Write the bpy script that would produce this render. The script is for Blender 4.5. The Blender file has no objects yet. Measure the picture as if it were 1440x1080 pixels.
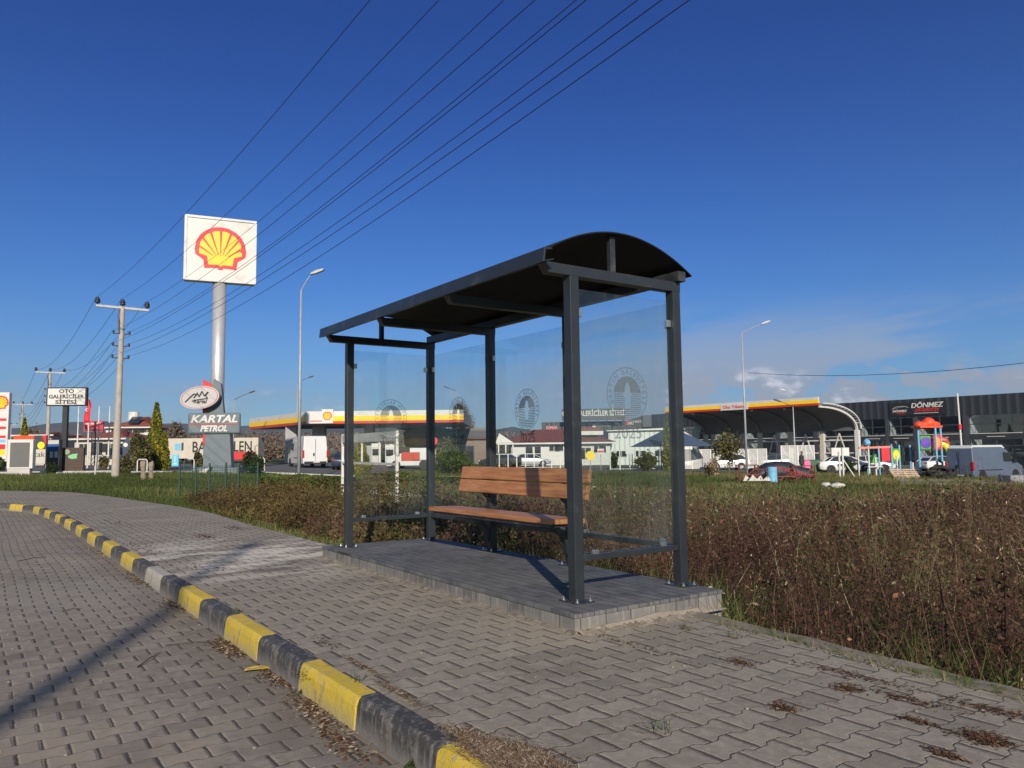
import bpy, bmesh, math, random
import numpy as np
from mathutils import Vector, Matrix, Euler
R=math.radians
S=bpy.context.scene
COL=S.collection
rnd=random.Random(7)
# ---------------------------------------------------------------- camera, sky, sun, exposure
F_PX=1083.0; PITCH=0.0859; ROLL=-0.0118; CZ=1.17
cam=bpy.data.cameras.new('camera'); co=bpy.data.objects.new('camera',cam); COL.objects.link(co)
cam.sensor_width=36; cam.lens=36*F_PX/1440; cam.clip_end=6000; cam.clip_start=0.05
co.location=(0,0,CZ)
co.rotation_euler=(Matrix.Rotation(math.pi/2+PITCH,3,'X')@Matrix.Rotation(ROLL,3,'Z')).to_euler()
S.camera=co
S.view_settings.view_transform='Standard'; S.view_settings.look='None'
S.view_settings.exposure=0.27; S.view_settings.gamma=1.0
SUN_EL=R(23.5); SUN_AZ=R(172.8)          # azimuth of the sun, clockwise from +Y
sd=Vector((math.sin(SUN_AZ)*math.cos(SUN_EL),math.cos(SUN_AZ)*math.cos(SUN_EL),math.sin(SUN_EL)))
sl=bpy.data.lights.new('sun','SUN'); sl.energy=5.0; sl.angle=R(0.53); sl.color=(1.0,0.90,0.77)
so=bpy.data.objects.new('sun',sl); COL.objects.link(so)
so.rotation_euler=(-sd).to_track_quat('-Z','Y').to_euler(); so.location=(0,0,30)

class G:
    """small node-graph helper: values are sockets or numbers"""
    def __init__(s,nt): s.nt=nt; s.n=nt.nodes; s.l=nt.links
    def node(s,t,**kw):
        n=s.n.new(t)
        for k,v in kw.items():
            if k.startswith('i_'): s.put(n.inputs[k[2:].replace('_',' ')],v)
            else: setattr(n,k,v)
        return n
    def put(s,sock,v):
        if isinstance(v,bpy.types.NodeSocket): s.l.new(v,sock)
        else: sock.default_value=v
    def m(s,op,a,b=None,c=None,clamp=False):
        n=s.n.new('ShaderNodeMath'); n.operation=op; n.use_clamp=clamp
        s.put(n.inputs[0],a)
        if b is not None: s.put(n.inputs[1],b)
        if c is not None: s.put(n.inputs[2],c)
        return n.outputs[0]
    def noise(s,vec,scale,detail=3,rough=.5,dim='3D',out='Fac'):
        n=s.n.new('ShaderNodeTexNoise'); n.noise_dimensions=dim
        if vec is not None: s.l.new(vec,n.inputs['Vector'])
        n.inputs['Scale'].default_value=scale; n.inputs['Detail'].default_value=detail; n.inputs['Roughness'].default_value=rough
        return n.outputs[0] if out=='Fac' else n.outputs[1]
    def ramp(s,f,pts,interp='LINEAR'):
        n=s.n.new('ShaderNodeValToRGB'); n.color_ramp.interpolation=interp
        e=n.color_ramp.elements
        while len(e)<len(pts): e.new(.5)
        for i,(p,c) in enumerate(pts):
            e[i].position=p; e[i].color=(c[0],c[1],c[2],1) if hasattr(c,'__len__') else (c,c,c,1)
        s.put(n.inputs[0],f); return n.outputs[0]
    def mix(s,f,a,b,bt='MIX'):
        n=s.n.new('ShaderNodeMix'); n.data_type='RGBA'; n.blend_type=bt
        s.put(n.inputs[0],f)
        for i,v in ((6,a),(7,b)):
            if isinstance(v,(tuple,list)): v=tuple(v)+((1,) if len(v)==3 else ())
            s.put(n.inputs[i],v)
        return n.outputs[2]
    def smooth(s,x,a,b):
        n=s.n.new('ShaderNodeMapRange'); n.interpolation_type='SMOOTHSTEP'
        s.put(n.inputs[0],x); n.inputs[1].default_value=a; n.inputs[2].default_value=b
        n.inputs[3].default_value=0; n.inputs[4].default_value=1; return n.outputs[0]
    def xyz(s,x,y,z):
        n=s.n.new('ShaderNodeCombineXYZ'); s.put(n.inputs[0],x); s.put(n.inputs[1],y); s.put(n.inputs[2],z); return n.outputs[0]
    def sep(s,v):
        n=s.n.new('ShaderNodeSeparateXYZ'); s.l.new(v,n.inputs[0]); return n.outputs

W=bpy.data.worlds.new('World'); S.world=W; W.use_nodes=True
g=G(W.node_tree); g.n.clear()
sky=g.node('ShaderNodeTexSky',sky_type='NISHITA',sun_disc=False)
sky.sun_elevation=SUN_EL; sky.sun_rotation=SUN_AZ
sky.altitude=0; sky.air_density=1.15; sky.dust_density=0.0; sky.ozone_density=5.0
geo=g.node('ShaderNodeNewGeometry')
dirv=g.node('ShaderNodeTexCoord').outputs['Generated']
dx,dy,dz=g.sep(dirv)
hor=g.m('SQRT',g.m('ADD',g.m('MULTIPLY',dx,dx),g.m('MULTIPLY',dy,dy)))
elev=g.m('DIVIDE',dz,g.m('MAXIMUM',hor,.05))           # tan of elevation
az=g.m('ARCTAN2',dx,dy)
# long thin streaks and low cumulus
pv=g.xyz(g.m('MULTIPLY',az,1.9),g.m('ADD',g.m('MULTIPLY',elev,15.0),g.m('MULTIPLY',az,-1.9)),0.62)
st=g.noise(pv,1.35,6,.55)
stm=g.smooth(st,.36,.54)
band=g.m('MULTIPLY',g.smooth(elev,.0,.04),g.m('SUBTRACT',1.0,g.smooth(elev,.10,.20)))
side=g.smooth(az,-.20,.18)
stm=g.m('MULTIPLY',stm,g.m('MULTIPLY',band,g.m('ADD',.12,g.m('MULTIPLY',side,.85))))
pc=g.xyz(g.m('MULTIPLY',az,11.0),g.m('MULTIPLY',elev,20.0),1.7)
cu=g.noise(pc,1.5,8,.62)
cb=g.m('MULTIPLY',g.smooth(elev,.02,.04),g.m('SUBTRACT',1.0,g.smooth(elev,.075,.115)))
cb=g.m('MULTIPLY',cb,g.m('ADD',.25,g.m('MULTIPLY',g.smooth(az,.05,.25),.75)))
cum=g.m('MULTIPLY',g.smooth(cu,.44,.52),cb)
skyc=g.node('ShaderNodeHueSaturation',i_Saturation=1.15,i_Value=1.0,i_Color=sky.outputs[0]).outputs[0]
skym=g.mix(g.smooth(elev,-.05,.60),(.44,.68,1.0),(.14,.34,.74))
skym=g.mix(g.smooth(g.m('MULTIPLY',dy,-1.0),-.15,.55),skym,(1.25,1.10,.92))   # unseen sky behind the camera tinted paler, warmer to offset blue shadow fill
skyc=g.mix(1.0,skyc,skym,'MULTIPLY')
c1=g.mix(g.m('MULTIPLY',stm,.80),skyc,(3.6,4.3,5.6))
lit=g.mix(g.smooth(cu,.56,.70),(4.0,4.4,5.3),(9.5,9.4,9.6))
c2=g.mix(g.m('MULTIPLY',cum,.85),c1,lit)
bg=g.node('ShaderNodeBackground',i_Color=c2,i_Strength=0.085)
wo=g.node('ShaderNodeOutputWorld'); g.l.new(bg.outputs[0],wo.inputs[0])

# ---------------------------------------------------------------- helpers
def ray(px,py):
    a=px-720;b=py-540;c,s=math.cos(ROLL),math.sin(ROLL)
    u=c*a+s*b; v=-s*a+c*b
    d=(u/F_PX,1,-v/F_PX); cp,sp=math.cos(PITCH),math.sin(PITCH)
    return (d[0],d[1]*cp-d[2]*sp,d[1]*sp+d[2]*cp)
def at(px,py,Y):
    "world point seen at a photo pixel, at distance Y in front of the camera"
    d=ray(px,py); t=Y/d[1]; return Vector((d[0]*t,Y,CZ+d[2]*t))
def ax(px,Y,py=640): return at(px,py,Y).x
def az_(py,px,Y): return at(px,py,Y).z
A0=0.961
RZ=-A0                                 # the kerb / shelter frame: local x runs along the kerb towards the camera, y away from the road
_c,_s=math.cos(RZ),math.sin(RZ)
def Fw(X,Y,z=0): return Vector((_c*X-_s*Y,_s*X+_c*Y,z))
class MB:
    def __init__(s): s.v=[]; s.f=[]; s.mi=[]
    def add(s,vs,fs,mi=0):
        o=len(s.v); s.v+= [tuple(v) for v in vs]; s.f+=[tuple(i+o for i in f) for f in fs]; s.mi+=[mi]*len(fs); return s
    def box(s,x0,x1,y0,y1,z0,z1,mi=0,M=None):
        vs=[Vector(p) for p in ((x0,y0,z0),(x1,y0,z0),(x1,y1,z0),(x0,y1,z0),(x0,y0,z1),(x1,y0,z1),(x1,y1,z1),(x0,y1,z1))]
        if M is not None: vs=[M@v for v in vs]
        return s.add(vs,[(3,2,1,0),(4,5,6,7),(0,1,5,4),(1,2,6,5),(2,3,7,6),(3,0,4,7)],mi)
    def cbox(s,c,sz,mi=0,rot=None):
        M=Matrix.Translation(c)
        if rot is not None: M=M@Euler(rot).to_matrix().to_4x4()
        a,b,d=[q/2 for q in sz]
        return s.box(-a,a,-b,b,-d,d,mi,M)
    def cyl(s,p0,p1,r0,r1=None,n=10,mi=0,caps=True):
        r1=r0 if r1 is None else r1
        p0,p1=Vector(p0),Vector(p1); d=(p1-p0).normalized()
        a=d.orthogonal().normalized(); b=d.cross(a)
        vs=[]; 
        for p,r in ((p0,r0),(p1,r1)):
            for i in range(n):
                t=2*math.pi*i/n; vs.append(p+(a*math.cos(t)+b*math.sin(t))*r)
        fs=[(i,(i+1)%n,n+(i+1)%n,n+i) for i in range(n)]
        if caps: fs+=[tuple(range(n))[::-1],tuple(range(n,2*n))]
        return s.add(vs,fs,mi)
    def bar(s,p0,p1,w,h,mi=0,up=(0,0,1)):
        p0,p1=Vector(p0),Vector(p1); d=(p1-p0).normalized(); u=Vector(up)
        a=d.cross(u)
        if a.length<1e-4: a=d.orthogonal()
        a.normalize(); b=a.cross(d).normalized()
        vs=[]
        for p in (p0,p1):
            for sa,sb in ((-1,-1),(1,-1),(1,1),(-1,1)): vs.append(p+a*sa*w/2+b*sb*h/2)
        return s.add(vs,[(0,1,2,3),(7,6,5,4),(0,4,5,1),(1,5,6,2),(2,6,7,3),(3,7,4,0)],mi)
    def tube(s,pts,r,n=6,mi=0):
        pts=[Vector(p) for p in pts]; rs=r if hasattr(r,'__len__') else [r]*len(pts)
        vs=[];fs=[]; a=None
        for i,p in enumerate(pts):
            d=(pts[min(i+1,len(pts)-1)]-pts[max(i-1,0)]).normalized()
            if a is None: a=d.orthogonal().normalized()
            a=(a-d*a.dot(d)).normalized(); b=d.cross(a)
            for k in range(n):
                t=2*math.pi*k/n; vs.append(p+(a*math.cos(t)+b*math.sin(t))*rs[i])
        for i in range(len(pts)-1):
            for k in range(n):
                fs.append((i*n+k,i*n+(k+1)%n,(i+1)*n+(k+1)%n,(i+1)*n+k))
        fs+=[tuple(range(n))[::-1],tuple(range((len(pts)-1)*n,len(pts)*n))]
        return s.add(vs,fs,mi)
    def prism(s,poly,y0,y1,plane='xz',mi=0,M=None):
        "polygon in a plane, extruded along the third axis"
        def P(a,b,c):
            v={'xz':Vector((a,c,b)),'xy':Vector((a,b,c)),'yz':Vector((c,a,b))}[plane]
            return M@v if M is not None else v
        n=len(poly); vs=[P(a,b,y0) for a,b in poly]+[P(a,b,y1) for a,b in poly]
        fs=[tuple(range(n)),tuple(range(n,2*n))[::-1]]+[(i,n+i,n+(i+1)%n,(i+1)%n) for i in range(n)]
        return s.add(vs,fs,mi)
    def lathe(s,prof,c=(0,0,0),n=16,axis='z',mi=0):
        vs=[];fs=[];c=Vector(c)
        for r,h in prof:
            for i in range(n):
                t=2*math.pi*i/n; a,b=r*math.cos(t),r*math.sin(t)
                vs.append(c+({'z':Vector((a,b,h)),'y':Vector((a,h,b)),'x':Vector((h,a,b))}[axis]))
        for j in range(len(prof)-1):
            for i in range(n): fs.append((j*n+i,j*n+(i+1)%n,(j+1)*n+(i+1)%n,(j+1)*n+i))
        if prof[0][0]>1e-4: fs.append(tuple(range(n))[::-1])
        if prof[-1][0]>1e-4: fs.append(tuple(range((len(prof)-1)*n,len(prof)*n)))
        return s.add(vs,fs,mi)
    def ico(s,c,r,mi=0,sub=1,jit=0,sz=(1,1,1)):
        bm=bmesh.new(); bmesh.ops.create_icosphere(bm,subdivisions=sub,radius=1)
        vs=[Vector(c)+Vector((v.co.x*sz[0],v.co.y*sz[1],v.co.z*sz[2]))*r*(1+jit*(rnd.random()-.5)) for v in bm.verts]
        fs=[tuple(v.index for v in f.verts) for f in bm.faces]; bm.free()
        return s.add(vs,fs,mi)
    def build(s,name,mat,parent=None,loc=None,rotz=None,bevel=0,smooth=False,fix=True,seg=2):
        me=bpy.data.meshes.new(name); me.from_pydata([tuple(v) for v in s.v],[],s.f)
        mats=mat if isinstance(mat,(list,tuple)) else [mat]
        for m in mats: me.materials.append(m)
        if len(mats)>1: me.polygons.foreach_set('material_index',s.mi)
        if fix:
            bm=bmesh.new(); bm.from_mesh(me); bmesh.ops.recalc_face_normals(bm,faces=bm.faces); bm.to_mesh(me); bm.free()
        if smooth: me.polygons.foreach_set('use_smooth',[True]*len(me.polygons))
        me.update()
        o=bpy.data.objects.new(name,me); COL.objects.link(o)
        if parent is not None: o.parent=parent
        if loc is not None: o.location=loc
        if rotz is not None: o.rotation_euler=(0,0,rotz)
        if bevel:
            b=o.modifiers.new('bevel','BEVEL'); b.width=bevel; b.segments=seg; b.limit_method='ANGLE'; b.angle_limit=R(40)
        if smooth and bevel==0:
            pass
        return o
def tag(o,label,cat,group=None):
    o['label']=label; o['category']=cat
    if group: o['group']=group
    return o
def thing(name,label,cat,loc=(0,0,0),rotz=0,group=None):
    o=bpy.data.objects.new(name,None); COL.objects.link(o); o.empty_display_size=.3
    o.location=loc; o.rotation_euler=(0,0,rotz); return tag(o,label,cat,group)
def dup(root,loc,rotz,label,group=None,scale=None):
    r=root.copy(); COL.objects.link(r); r.location=loc; r.rotation_euler=(0,0,rotz); r['label']=label
    if group: r['group']=group
    if scale: r.scale=scale
    def rec(a,b):
        for ch in list(a.children):
            if ch==b: continue
            c=ch.copy(); COL.objects.link(c); c.parent=b; rec(ch,c)
    rec(root,r); return r
def struct(o): o['kind']='structure'; return o
def stuff(o): o['kind']='stuff'; return o
_tc={}
def text_data(s,size,ext=.01,bold=0.0,shear=0.0,space=1.0):
    cu=bpy.data.curves.new('txt','FONT'); cu.body=s; cu.size=size; cu.extrude=ext; cu.offset=bold; cu.shear=shear
    cu.align_x='CENTER'; cu.align_y='CENTER'; cu.resolution_u=4; cu.space_character=space
    o=bpy.data.objects.new('txt',cu); COL.objects.link(o); bpy.context.view_layer.update()
    me=bpy.data.meshes.new_from_object(o.evaluated_get(bpy.context.evaluated_depsgraph_get()))
    bpy.data.objects.remove(o); bpy.data.curves.remove(cu); return me
def text(name,s,parent,x,z,y,size,mat,ext=.01,bold=0.0,shear=0.0,width=None,space=1.0,M=None):
    me=text_data(s,size,ext,bold,shear,space)
    sx=1
    if width:
        xs=[v.co.x for v in me.vertices]
        if xs: sx=width/(max(xs)-min(xs))
    me.transform(Matrix.Diagonal((sx,1,1,1)))
    me.transform(M if M is not None else Matrix(((1,0,0,x),(0,0,-1,y),(0,1,0,z),(0,0,0,1))))
    me.name=name; me.materials.clear(); me.materials.append(mat)
    o=bpy.data.objects.new(name,me); COL.objects.link(o); o.parent=parent; return o

# ---------------------------------------------------------------- materials
MATS={}
def mat(name,col,rough=.7,metal=0,var=.12,scale=4,bump=0,bscale=40,coord='Object',spec=.5,stain=None,coat=0):
    if name in MATS: return MATS[name]
    m=bpy.data.materials.new(name); m.use_nodes=True; g=G(m.node_tree)
    p=g.n['Principled BSDF']; p.inputs['Roughness'].default_value=rough; p.inputs['Metallic'].default_value=metal
    p.inputs['Specular IOR Level'].default_value=spec
    if coat: p.inputs['Coat Weight'].default_value=coat; p.inputs['Coat Roughness'].default_value=.05
    tc=g.node('ShaderNodeTexCoord').outputs[coord]
    n=g.noise(tc,scale,4,.6)
    lo=[c*(1-var) for c in col]; hi=[min(1,c*(1+var)) for c in col]
    c=g.ramp(n,[(.3,lo),(.7,hi)])
    if stain:
        c=g.mix(g.smooth(g.noise(tc,stain[1],5,.65),stain[2],stain[3]),c,stain[0])
    g.l.new(c,p.inputs['Base Color'])
    rn=g.m('ADD',rough-.06,g.m('MULTIPLY',g.noise(tc,scale*3,3,.6),.12)); g.l.new(rn,p.inputs['Roughness'])
    if bump:
        b=g.node('ShaderNodeBump',i_Strength=1.0,i_Distance=bump,i_Height=g.noise(tc,bscale,5,.6)); g.l.new(b.outputs[0],p.inputs['Normal'])
    MATS[name]=m; return m
def principled(name):
    m=bpy.data.materials.new(name); m.use_nodes=True; MATS[name]=m; g=G(m.node_tree); return m,g,g.n['Principled BSDF']

def paver_mat(name,colw,plen,amp,base,dark,jw=.0045,x0=0.0,y0=0.0,stainy=True,road=False):
    m,g,p=principled(name)
    tc=g.node('ShaderNodeTexCoord').outputs['Object']
    x,y,z=g.sep(tc)
    wob=g.noise(tc,.35,2,.5,out='Color'); wx,wy,_=g.sep(wob)
    x=g.m('ADD',x,g.m('MULTIPLY',g.m('SUBTRACT',wx,.5),.10)); y=g.m('ADD',y,g.m('MULTIPLY',g.m('SUBTRACT',wy,.5),.10))
    jit=g.noise(tc,34,4,.7,out='Color'); jx,jy,_=g.sep(jit)
    x=g.m('ADD',x,g.m('MULTIPLY',g.m('SUBTRACT',jx,.5),.016)); y=g.m('ADD',y,g.m('MULTIPLY',g.m('SUBTRACT',jy,.5),.016))
    u=g.m('DIVIDE',g.m('SUBTRACT',x,x0),colw); yy=g.m('DIVIDE',g.m('SUBTRACT',y,y0),plen)
    T=g.m('MAXIMUM',g.m('MINIMUM',g.m('MULTIPLY',g.m('COSINE',g.m('MULTIPLY',yy,2*math.pi)),2.2),1.0),-1.0)
    uu=g.m('SUBTRACT',u,g.m('MULTIPLY',g.m('MULTIPLY',T,amp/colw),g.m('COSINE',g.m('MULTIPLY',u,math.pi))))
    cid=g.m('FLOOR',uu); fu=g.m('FRACT',uu)
    odd=g.m('FLOORED_MODULO',cid,2.0)
    v=g.m('ADD',yy,g.m('MULTIPLY',g.m('SUBTRACT',1.0,odd),.5)); rid=g.m('FLOOR',v); fv=g.m('FRACT',v)
    du=g.m('MULTIPLY',g.m('MINIMUM',fu,g.m('SUBTRACT',1.0,fu)),colw)
    dv=g.m('MULTIPLY',g.m('MINIMUM',fv,g.m('SUBTRACT',1.0,fv)),plen)
    wn=g.node('ShaderNodeTexWhiteNoise',noise_dimensions='2D'); g.l.new(g.xyz(cid,rid,0),wn.inputs['Vector'])
    r1,r2,r3=g.sep(wn.outputs['Color'])
    jn=g.m('MULTIPLY',g.noise(tc,6,3,.6),g.m('ADD',.35,g.m('MULTIPLY',g.noise(tc,17,3,.6),1.4)))
    ju=g.m('MULTIPLY',jw,g.m('MULTIPLY',jn,.62)); jv=g.m('MULTIPLY',jw,g.m('ADD',.55,g.m('MULTIPLY',jn,1.3)))
    def edge(d,w): return g.m('DIVIDE',d,w)
    e=g.m('MINIMUM',edge(du,ju),edge(dv,jv))
    top=g.smooth(e,.6,1.35)                  # 0 in the joint, 1 on the paver
    cham=g.smooth(e,.7,3.2)
    fine=g.noise(tc,220,3,.7); med=g.noise(tc,18,5,.65); big=g.noise(tc,.55,5,.62)
    c=g.mix(g.m('MULTIPLY',r1,1.0),[k*.90 for k in base],[k*1.08 for k in base])
    c=g.mix(g.m('MULTIPLY',g.smooth(r2,.86,.9),.5),c,[base[0]*1.05,base[1]*1.0,base[2]*.96])
    c=g.mix(g.m('MULTIPLY',g.smooth(med,.42,.70),.55),c,[k*1.45 for k in base])
    c=g.mix(g.m('MULTIPLY',g.smooth(g.noise(tc,11,5,.7),.52,.68),.45),c,[k*.60 for k in base])
    c=g.mix(g.m('MULTIPLY',g.smooth(fine,.50,.75),.50),c,[k*.45 for k in base])
    c=g.mix(g.m('MULTIPLY',g.smooth(g.noise(tc,75,3,.65),.58,.72),.35),c,[k*1.6 for k in base])
    c=g.mix(g.m('MULTIPLY',g.smooth(big,.50,.68),.55),c,[base[0]*1.35,base[1]*1.28,base[2]*1.2])
    c=g.mix(g.m('MULTIPLY',g.smooth(g.noise(tc,1.3,6,.7),.52,.70),.6),c,[k*.58 for k in base])
    c=g.mix(g.m('MULTIPLY',g.smooth(r3,.90,.93),.35),c,[k*.55 for k in base])
    if stainy:
        # pale cement washed across the pavement near the left end of the shelter, and dark damp streaks in it
        ox,oy,oz=g.sep(tc)
        ex=g.m('DIVIDE',g.m('ADD',ox,9.2),2.3); ey=g.m('DIVIDE',g.m('SUBTRACT',oy,2.6),1.9)
        rr=g.m('SQRT',g.m('ADD',g.m('MULTIPLY',ex,ex),g.m('MULTIPLY',ey,ey)))
        sn=g.noise(g.xyz(g.m('MULTIPLY',ox,1.3),g.m('MULTIPLY',oy,.55),0),1.5,8,.72)
        msk=g.m('MULTIPLY',g.m('SUBTRACT',1.0,g.smooth(rr,.35,1.15)),g.smooth(sn,.44,.56))
        c=g.mix(g.m('MULTIPLY',msk,.95),c,(.60,.54,.45))
        sn2=g.noise(g.xyz(g.m('MULTIPLY',ox,1.6),g.m('MULTIPLY',oy,.5),4.0),1.3,8,.7)
        msk2=g.m('MULTIPLY',g.m('SUBTRACT',1.0,g.smooth(rr,.3,1.2)),g.smooth(sn2,.50,.62))
        c=g.mix(g.m('MULTIPLY',msk2,.8),c,(.10,.088,.075))
        # sand and grit next to the plinth and the rear kerb
        gm=g.m('MULTIPLY',g.smooth(g.m('ADD',oy,g.m('MULTIPLY',g.m('SUBTRACT',big,.5),.9)),3.75,4.25),g.smooth(med,.35,.6))
        c=g.mix(g.m('MULTIPLY',gm,.6),c,(.30,.26,.21))
        top=g.m('MAXIMUM',top,g.m('MULTIPLY',msk,.7))
    else:
        ox,oy,oz=g.sep(tc)
        dk=g.smooth(g.m('ADD',oy,g.m('MULTIPLY',g.m('SUBTRACT',g.noise(tc,1.8,5,.7),.5),1.0)),1.05,1.55)
        c=g.mix(g.m('MULTIPLY',dk,.75),c,(.15,.125,.10))
        c=g.mix(g.m('MULTIPLY',g.m('MULTIPLY',dk,g.smooth(g.noise(tc,45,3,.7),.60,.66)),.9),c,(.33,.30,.25))
        c=g.mix(g.m('MULTIPLY',g.m('MULTIPLY',g.smooth(ox,-10.5,-9.0),g.m('SUBTRACT',1.0,g.smooth(ox,-8.0,-6.6))),g.m('MULTIPLY',g.smooth(big,.42,.55),.35)),c,(.27,.25,.22))
    c=g.mix(top,dark,c)
    g.l.new(c,p.inputs['Base Color'])
    g.l.new(g.m('ADD',.80,g.m('MULTIPLY',fine,.15)),p.inputs['Roughness']); p.inputs['Specular IOR Level'].default_value=.35
    tilt=g.m('ADD',g.m('MULTIPLY',g.m('SUBTRACT',fu,.5),g.m('SUBTRACT',r2,.5)),g.m('MULTIPLY',g.m('SUBTRACT',fv,.5),g.m('SUBTRACT',r3,.5)))
    h=g.m('ADD',g.m('MULTIPLY',cham,.0040),g.m('MULTIPLY',g.m('MULTIPLY',tilt,top),.009))
    h=g.m('ADD',h,g.m('MULTIPLY',r3,.0035))
    h=g.m('ADD',h,g.m('ADD',g.m('MULTIPLY',fine,.0009),g.m('MULTIPLY',med,.0022)))
    b=g.node('ShaderNodeBump',i_Strength=1.0,i_Distance=1.0,i_Height=h); g.l.new(b.outputs[0],p.inputs['Normal'])
    return m
M_PAVE=paver_mat('pavement_pavers',.1505,.2205,.0125,(.262,.228,.182),(.075,.060,.046),jw=.0055,x0=-2.776+.1505*20-.0,y0=2.012)
M_ROAD=paver_mat('road_pavers',.1375,.2,.007,(.240,.205,.166),(.070,.056,.044),jw=.0042,x0=-4.039,y0=.617,stainy=False,road=True)

def terrain_mat():
    m,g,p=principled('field_ground')
    tc=g.node('ShaderNodeTexCoord').outputs['Object']
    n1=g.noise(tc,.22,5,.6); n2=g.noise(tc,2.3,5,.65); n3=g.noise(tc,22,4,.7)
    gr=g.ramp(n2,[(.3,(.045,.062,.017)),(.55,(.075,.098,.026)),(.75,(.13,.125,.05))])
    br=g.ramp(n2,[(.3,(.055,.040,.026)),(.7,(.13,.098,.062))])
    c=g.mix(g.smooth(n1,.50,.62),gr,br)
    c=g.mix(g.m('MULTIPLY',g.smooth(n3,.5,.8),.55),c,(.025,.028,.012))
    g.l.new(c,p.inputs['Base Color']); p.inputs['Roughness'].default_value=.95; p.inputs['Specular IOR Level'].default_value=.15
    b=g.node('ShaderNodeBump',i_Strength=1.0,i_Distance=.06,i_Height=g.m('ADD',n3,n2)); g.l.new(b.outputs[0],p.inputs['Normal'])
    return m
M_TERR=terrain_mat()

def veg_mat(name,stops,transl=.25,rough=.75):
    m,g,p=principled(name)
    a=g.node('ShaderNodeAttribute',attribute_name='tone').outputs['Fac']
    c=g.ramp(a,stops)
    g.l.new(c,p.inputs['Base Color']); p.inputs['Roughness'].default_value=rough; p.inputs['Specular IOR Level'].default_value=.2
    t=g.node('ShaderNodeBsdfTranslucent'); g.l.new(c,t.inputs[0])
    mx=g.node('ShaderNodeMixShader'); mx.inputs[0].default_value=transl
    g.l.new(p.outputs[0],mx.inputs[1]); g.l.new(t.outputs[0],mx.inputs[2])
    g.l.new(mx.outputs[0],g.n['Material Output'].inputs[0]); return m
M_WEED=veg_mat('dry_weeds',[(0,(.026,.015,.012)),(.25,(.085,.043,.031)),(.5,(.140,.072,.050)),(.66,(.20,.130,.08)),(.76,(.12,.12,.045)),(.88,(.13,.145,.045)),(.95,(.27,.085,.05)),(1,(.50,.42,.30))])
M_BRAM=veg_mat('brambles',[(0,(.035,.028,.014)),(.35,(.10,.065,.028)),(.6,(.16,.115,.040)),(.8,(.085,.095,.028)),(1,(.26,.20,.08))])
M_GRASS=veg_mat('green_grass',[(0,(.036,.052,.014)),(.5,(.080,.105,.026)),(.8,(.135,.145,.045)),(1,(.24,.20,.095))])
M_CONI=veg_mat('conifer_leaves',[(0,(.045,.065,.012)),(.45,(.17,.17,.02)),(.8,(.32,.27,.03)),(1,(.42,.34,.045))],.15)
M_DKLEAF=veg_mat('dark_leaves',[(0,(.012,.022,.009)),(.5,(.035,.058,.018)),(1,(.085,.115,.03))],.15)
M_HEDGE=veg_mat('hedge_leaves',[(0,(.020,.038,.010)),(.5,(.055,.088,.018)),(1,(.12,.15,.035))],.15)
M_OLIVE=veg_mat('olive_leaves',[(0,(.05,.045,.02)),(.5,(.11,.105,.035)),(1,(.20,.16,.07))],.2)
M_BARE=veg_mat('bare_twigs',[(0,(.10,.075,.055)),(.5,(.16,.125,.095)),(1,(.24,.20,.15))],.05)

M_ANTH=mat('anthracite_paint',(.022,.027,.031),.36,0,.10,6,bump=.0002,bscale=300,spec=.5,stain=((.085,.085,.080),3.5,.52,.78))
M_SHEET=mat('black_roof_sheet',(.003,.0032,.0035),.6,0,.1,2,spec=.5)
M_WOODBASE=None
def wood_mat():
    m,g,p=principled('varnished_pine')
    tc=g.node('ShaderNodeTexCoord').outputs['Object']; x,y,z=g.sep(tc)
    v=g.xyz(g.m('MULTIPLY',x,1.2),g.m('MULTIPLY',y,16),g.m('MULTIPLY',z,16))
    n=g.noise(v,2.2,5,.6); n2=g.noise(g.xyz(g.m('MULTIPLY',x,3),g.m('MULTIPLY',y,70),g.m('MULTIPLY',z,70)),1.5,3,.5)
    c=g.ramp(n,[(.28,(.235,.092,.035)),(.5,(.37,.158,.062)),(.72,(.50,.245,.105))])
    c=g.mix(g.m('MULTIPLY',g.smooth(n2,.5,.8),.4),c,(.20,.062,.018))
    vo=g.node('ShaderNodeTexVoronoi'); g.l.new(g.xyz(g.m('MULTIPLY',x,2.6),g.m('MULTIPLY',y,9),g.m('MULTIPLY',z,9)),vo.inputs['Vector']); vo.inputs['Scale'].default_value=1.0
    c=g.mix(g.m('MULTIPLY',g.m('SUBTRACT',1.0,g.smooth(vo.outputs['Distance'],.05,.13)),.75),c,(.10,.035,.012))
    g.l.new(c,p.inputs['Base Color']); p.inputs['Roughness'].default_value=.42
    b=g.node('ShaderNodeBump',i_Strength=.6,i_Distance=.0015,i_Height=n2); g.l.new(b.outputs[0],p.inputs['Normal']); return m
M_WOOD=wood_mat()
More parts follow.
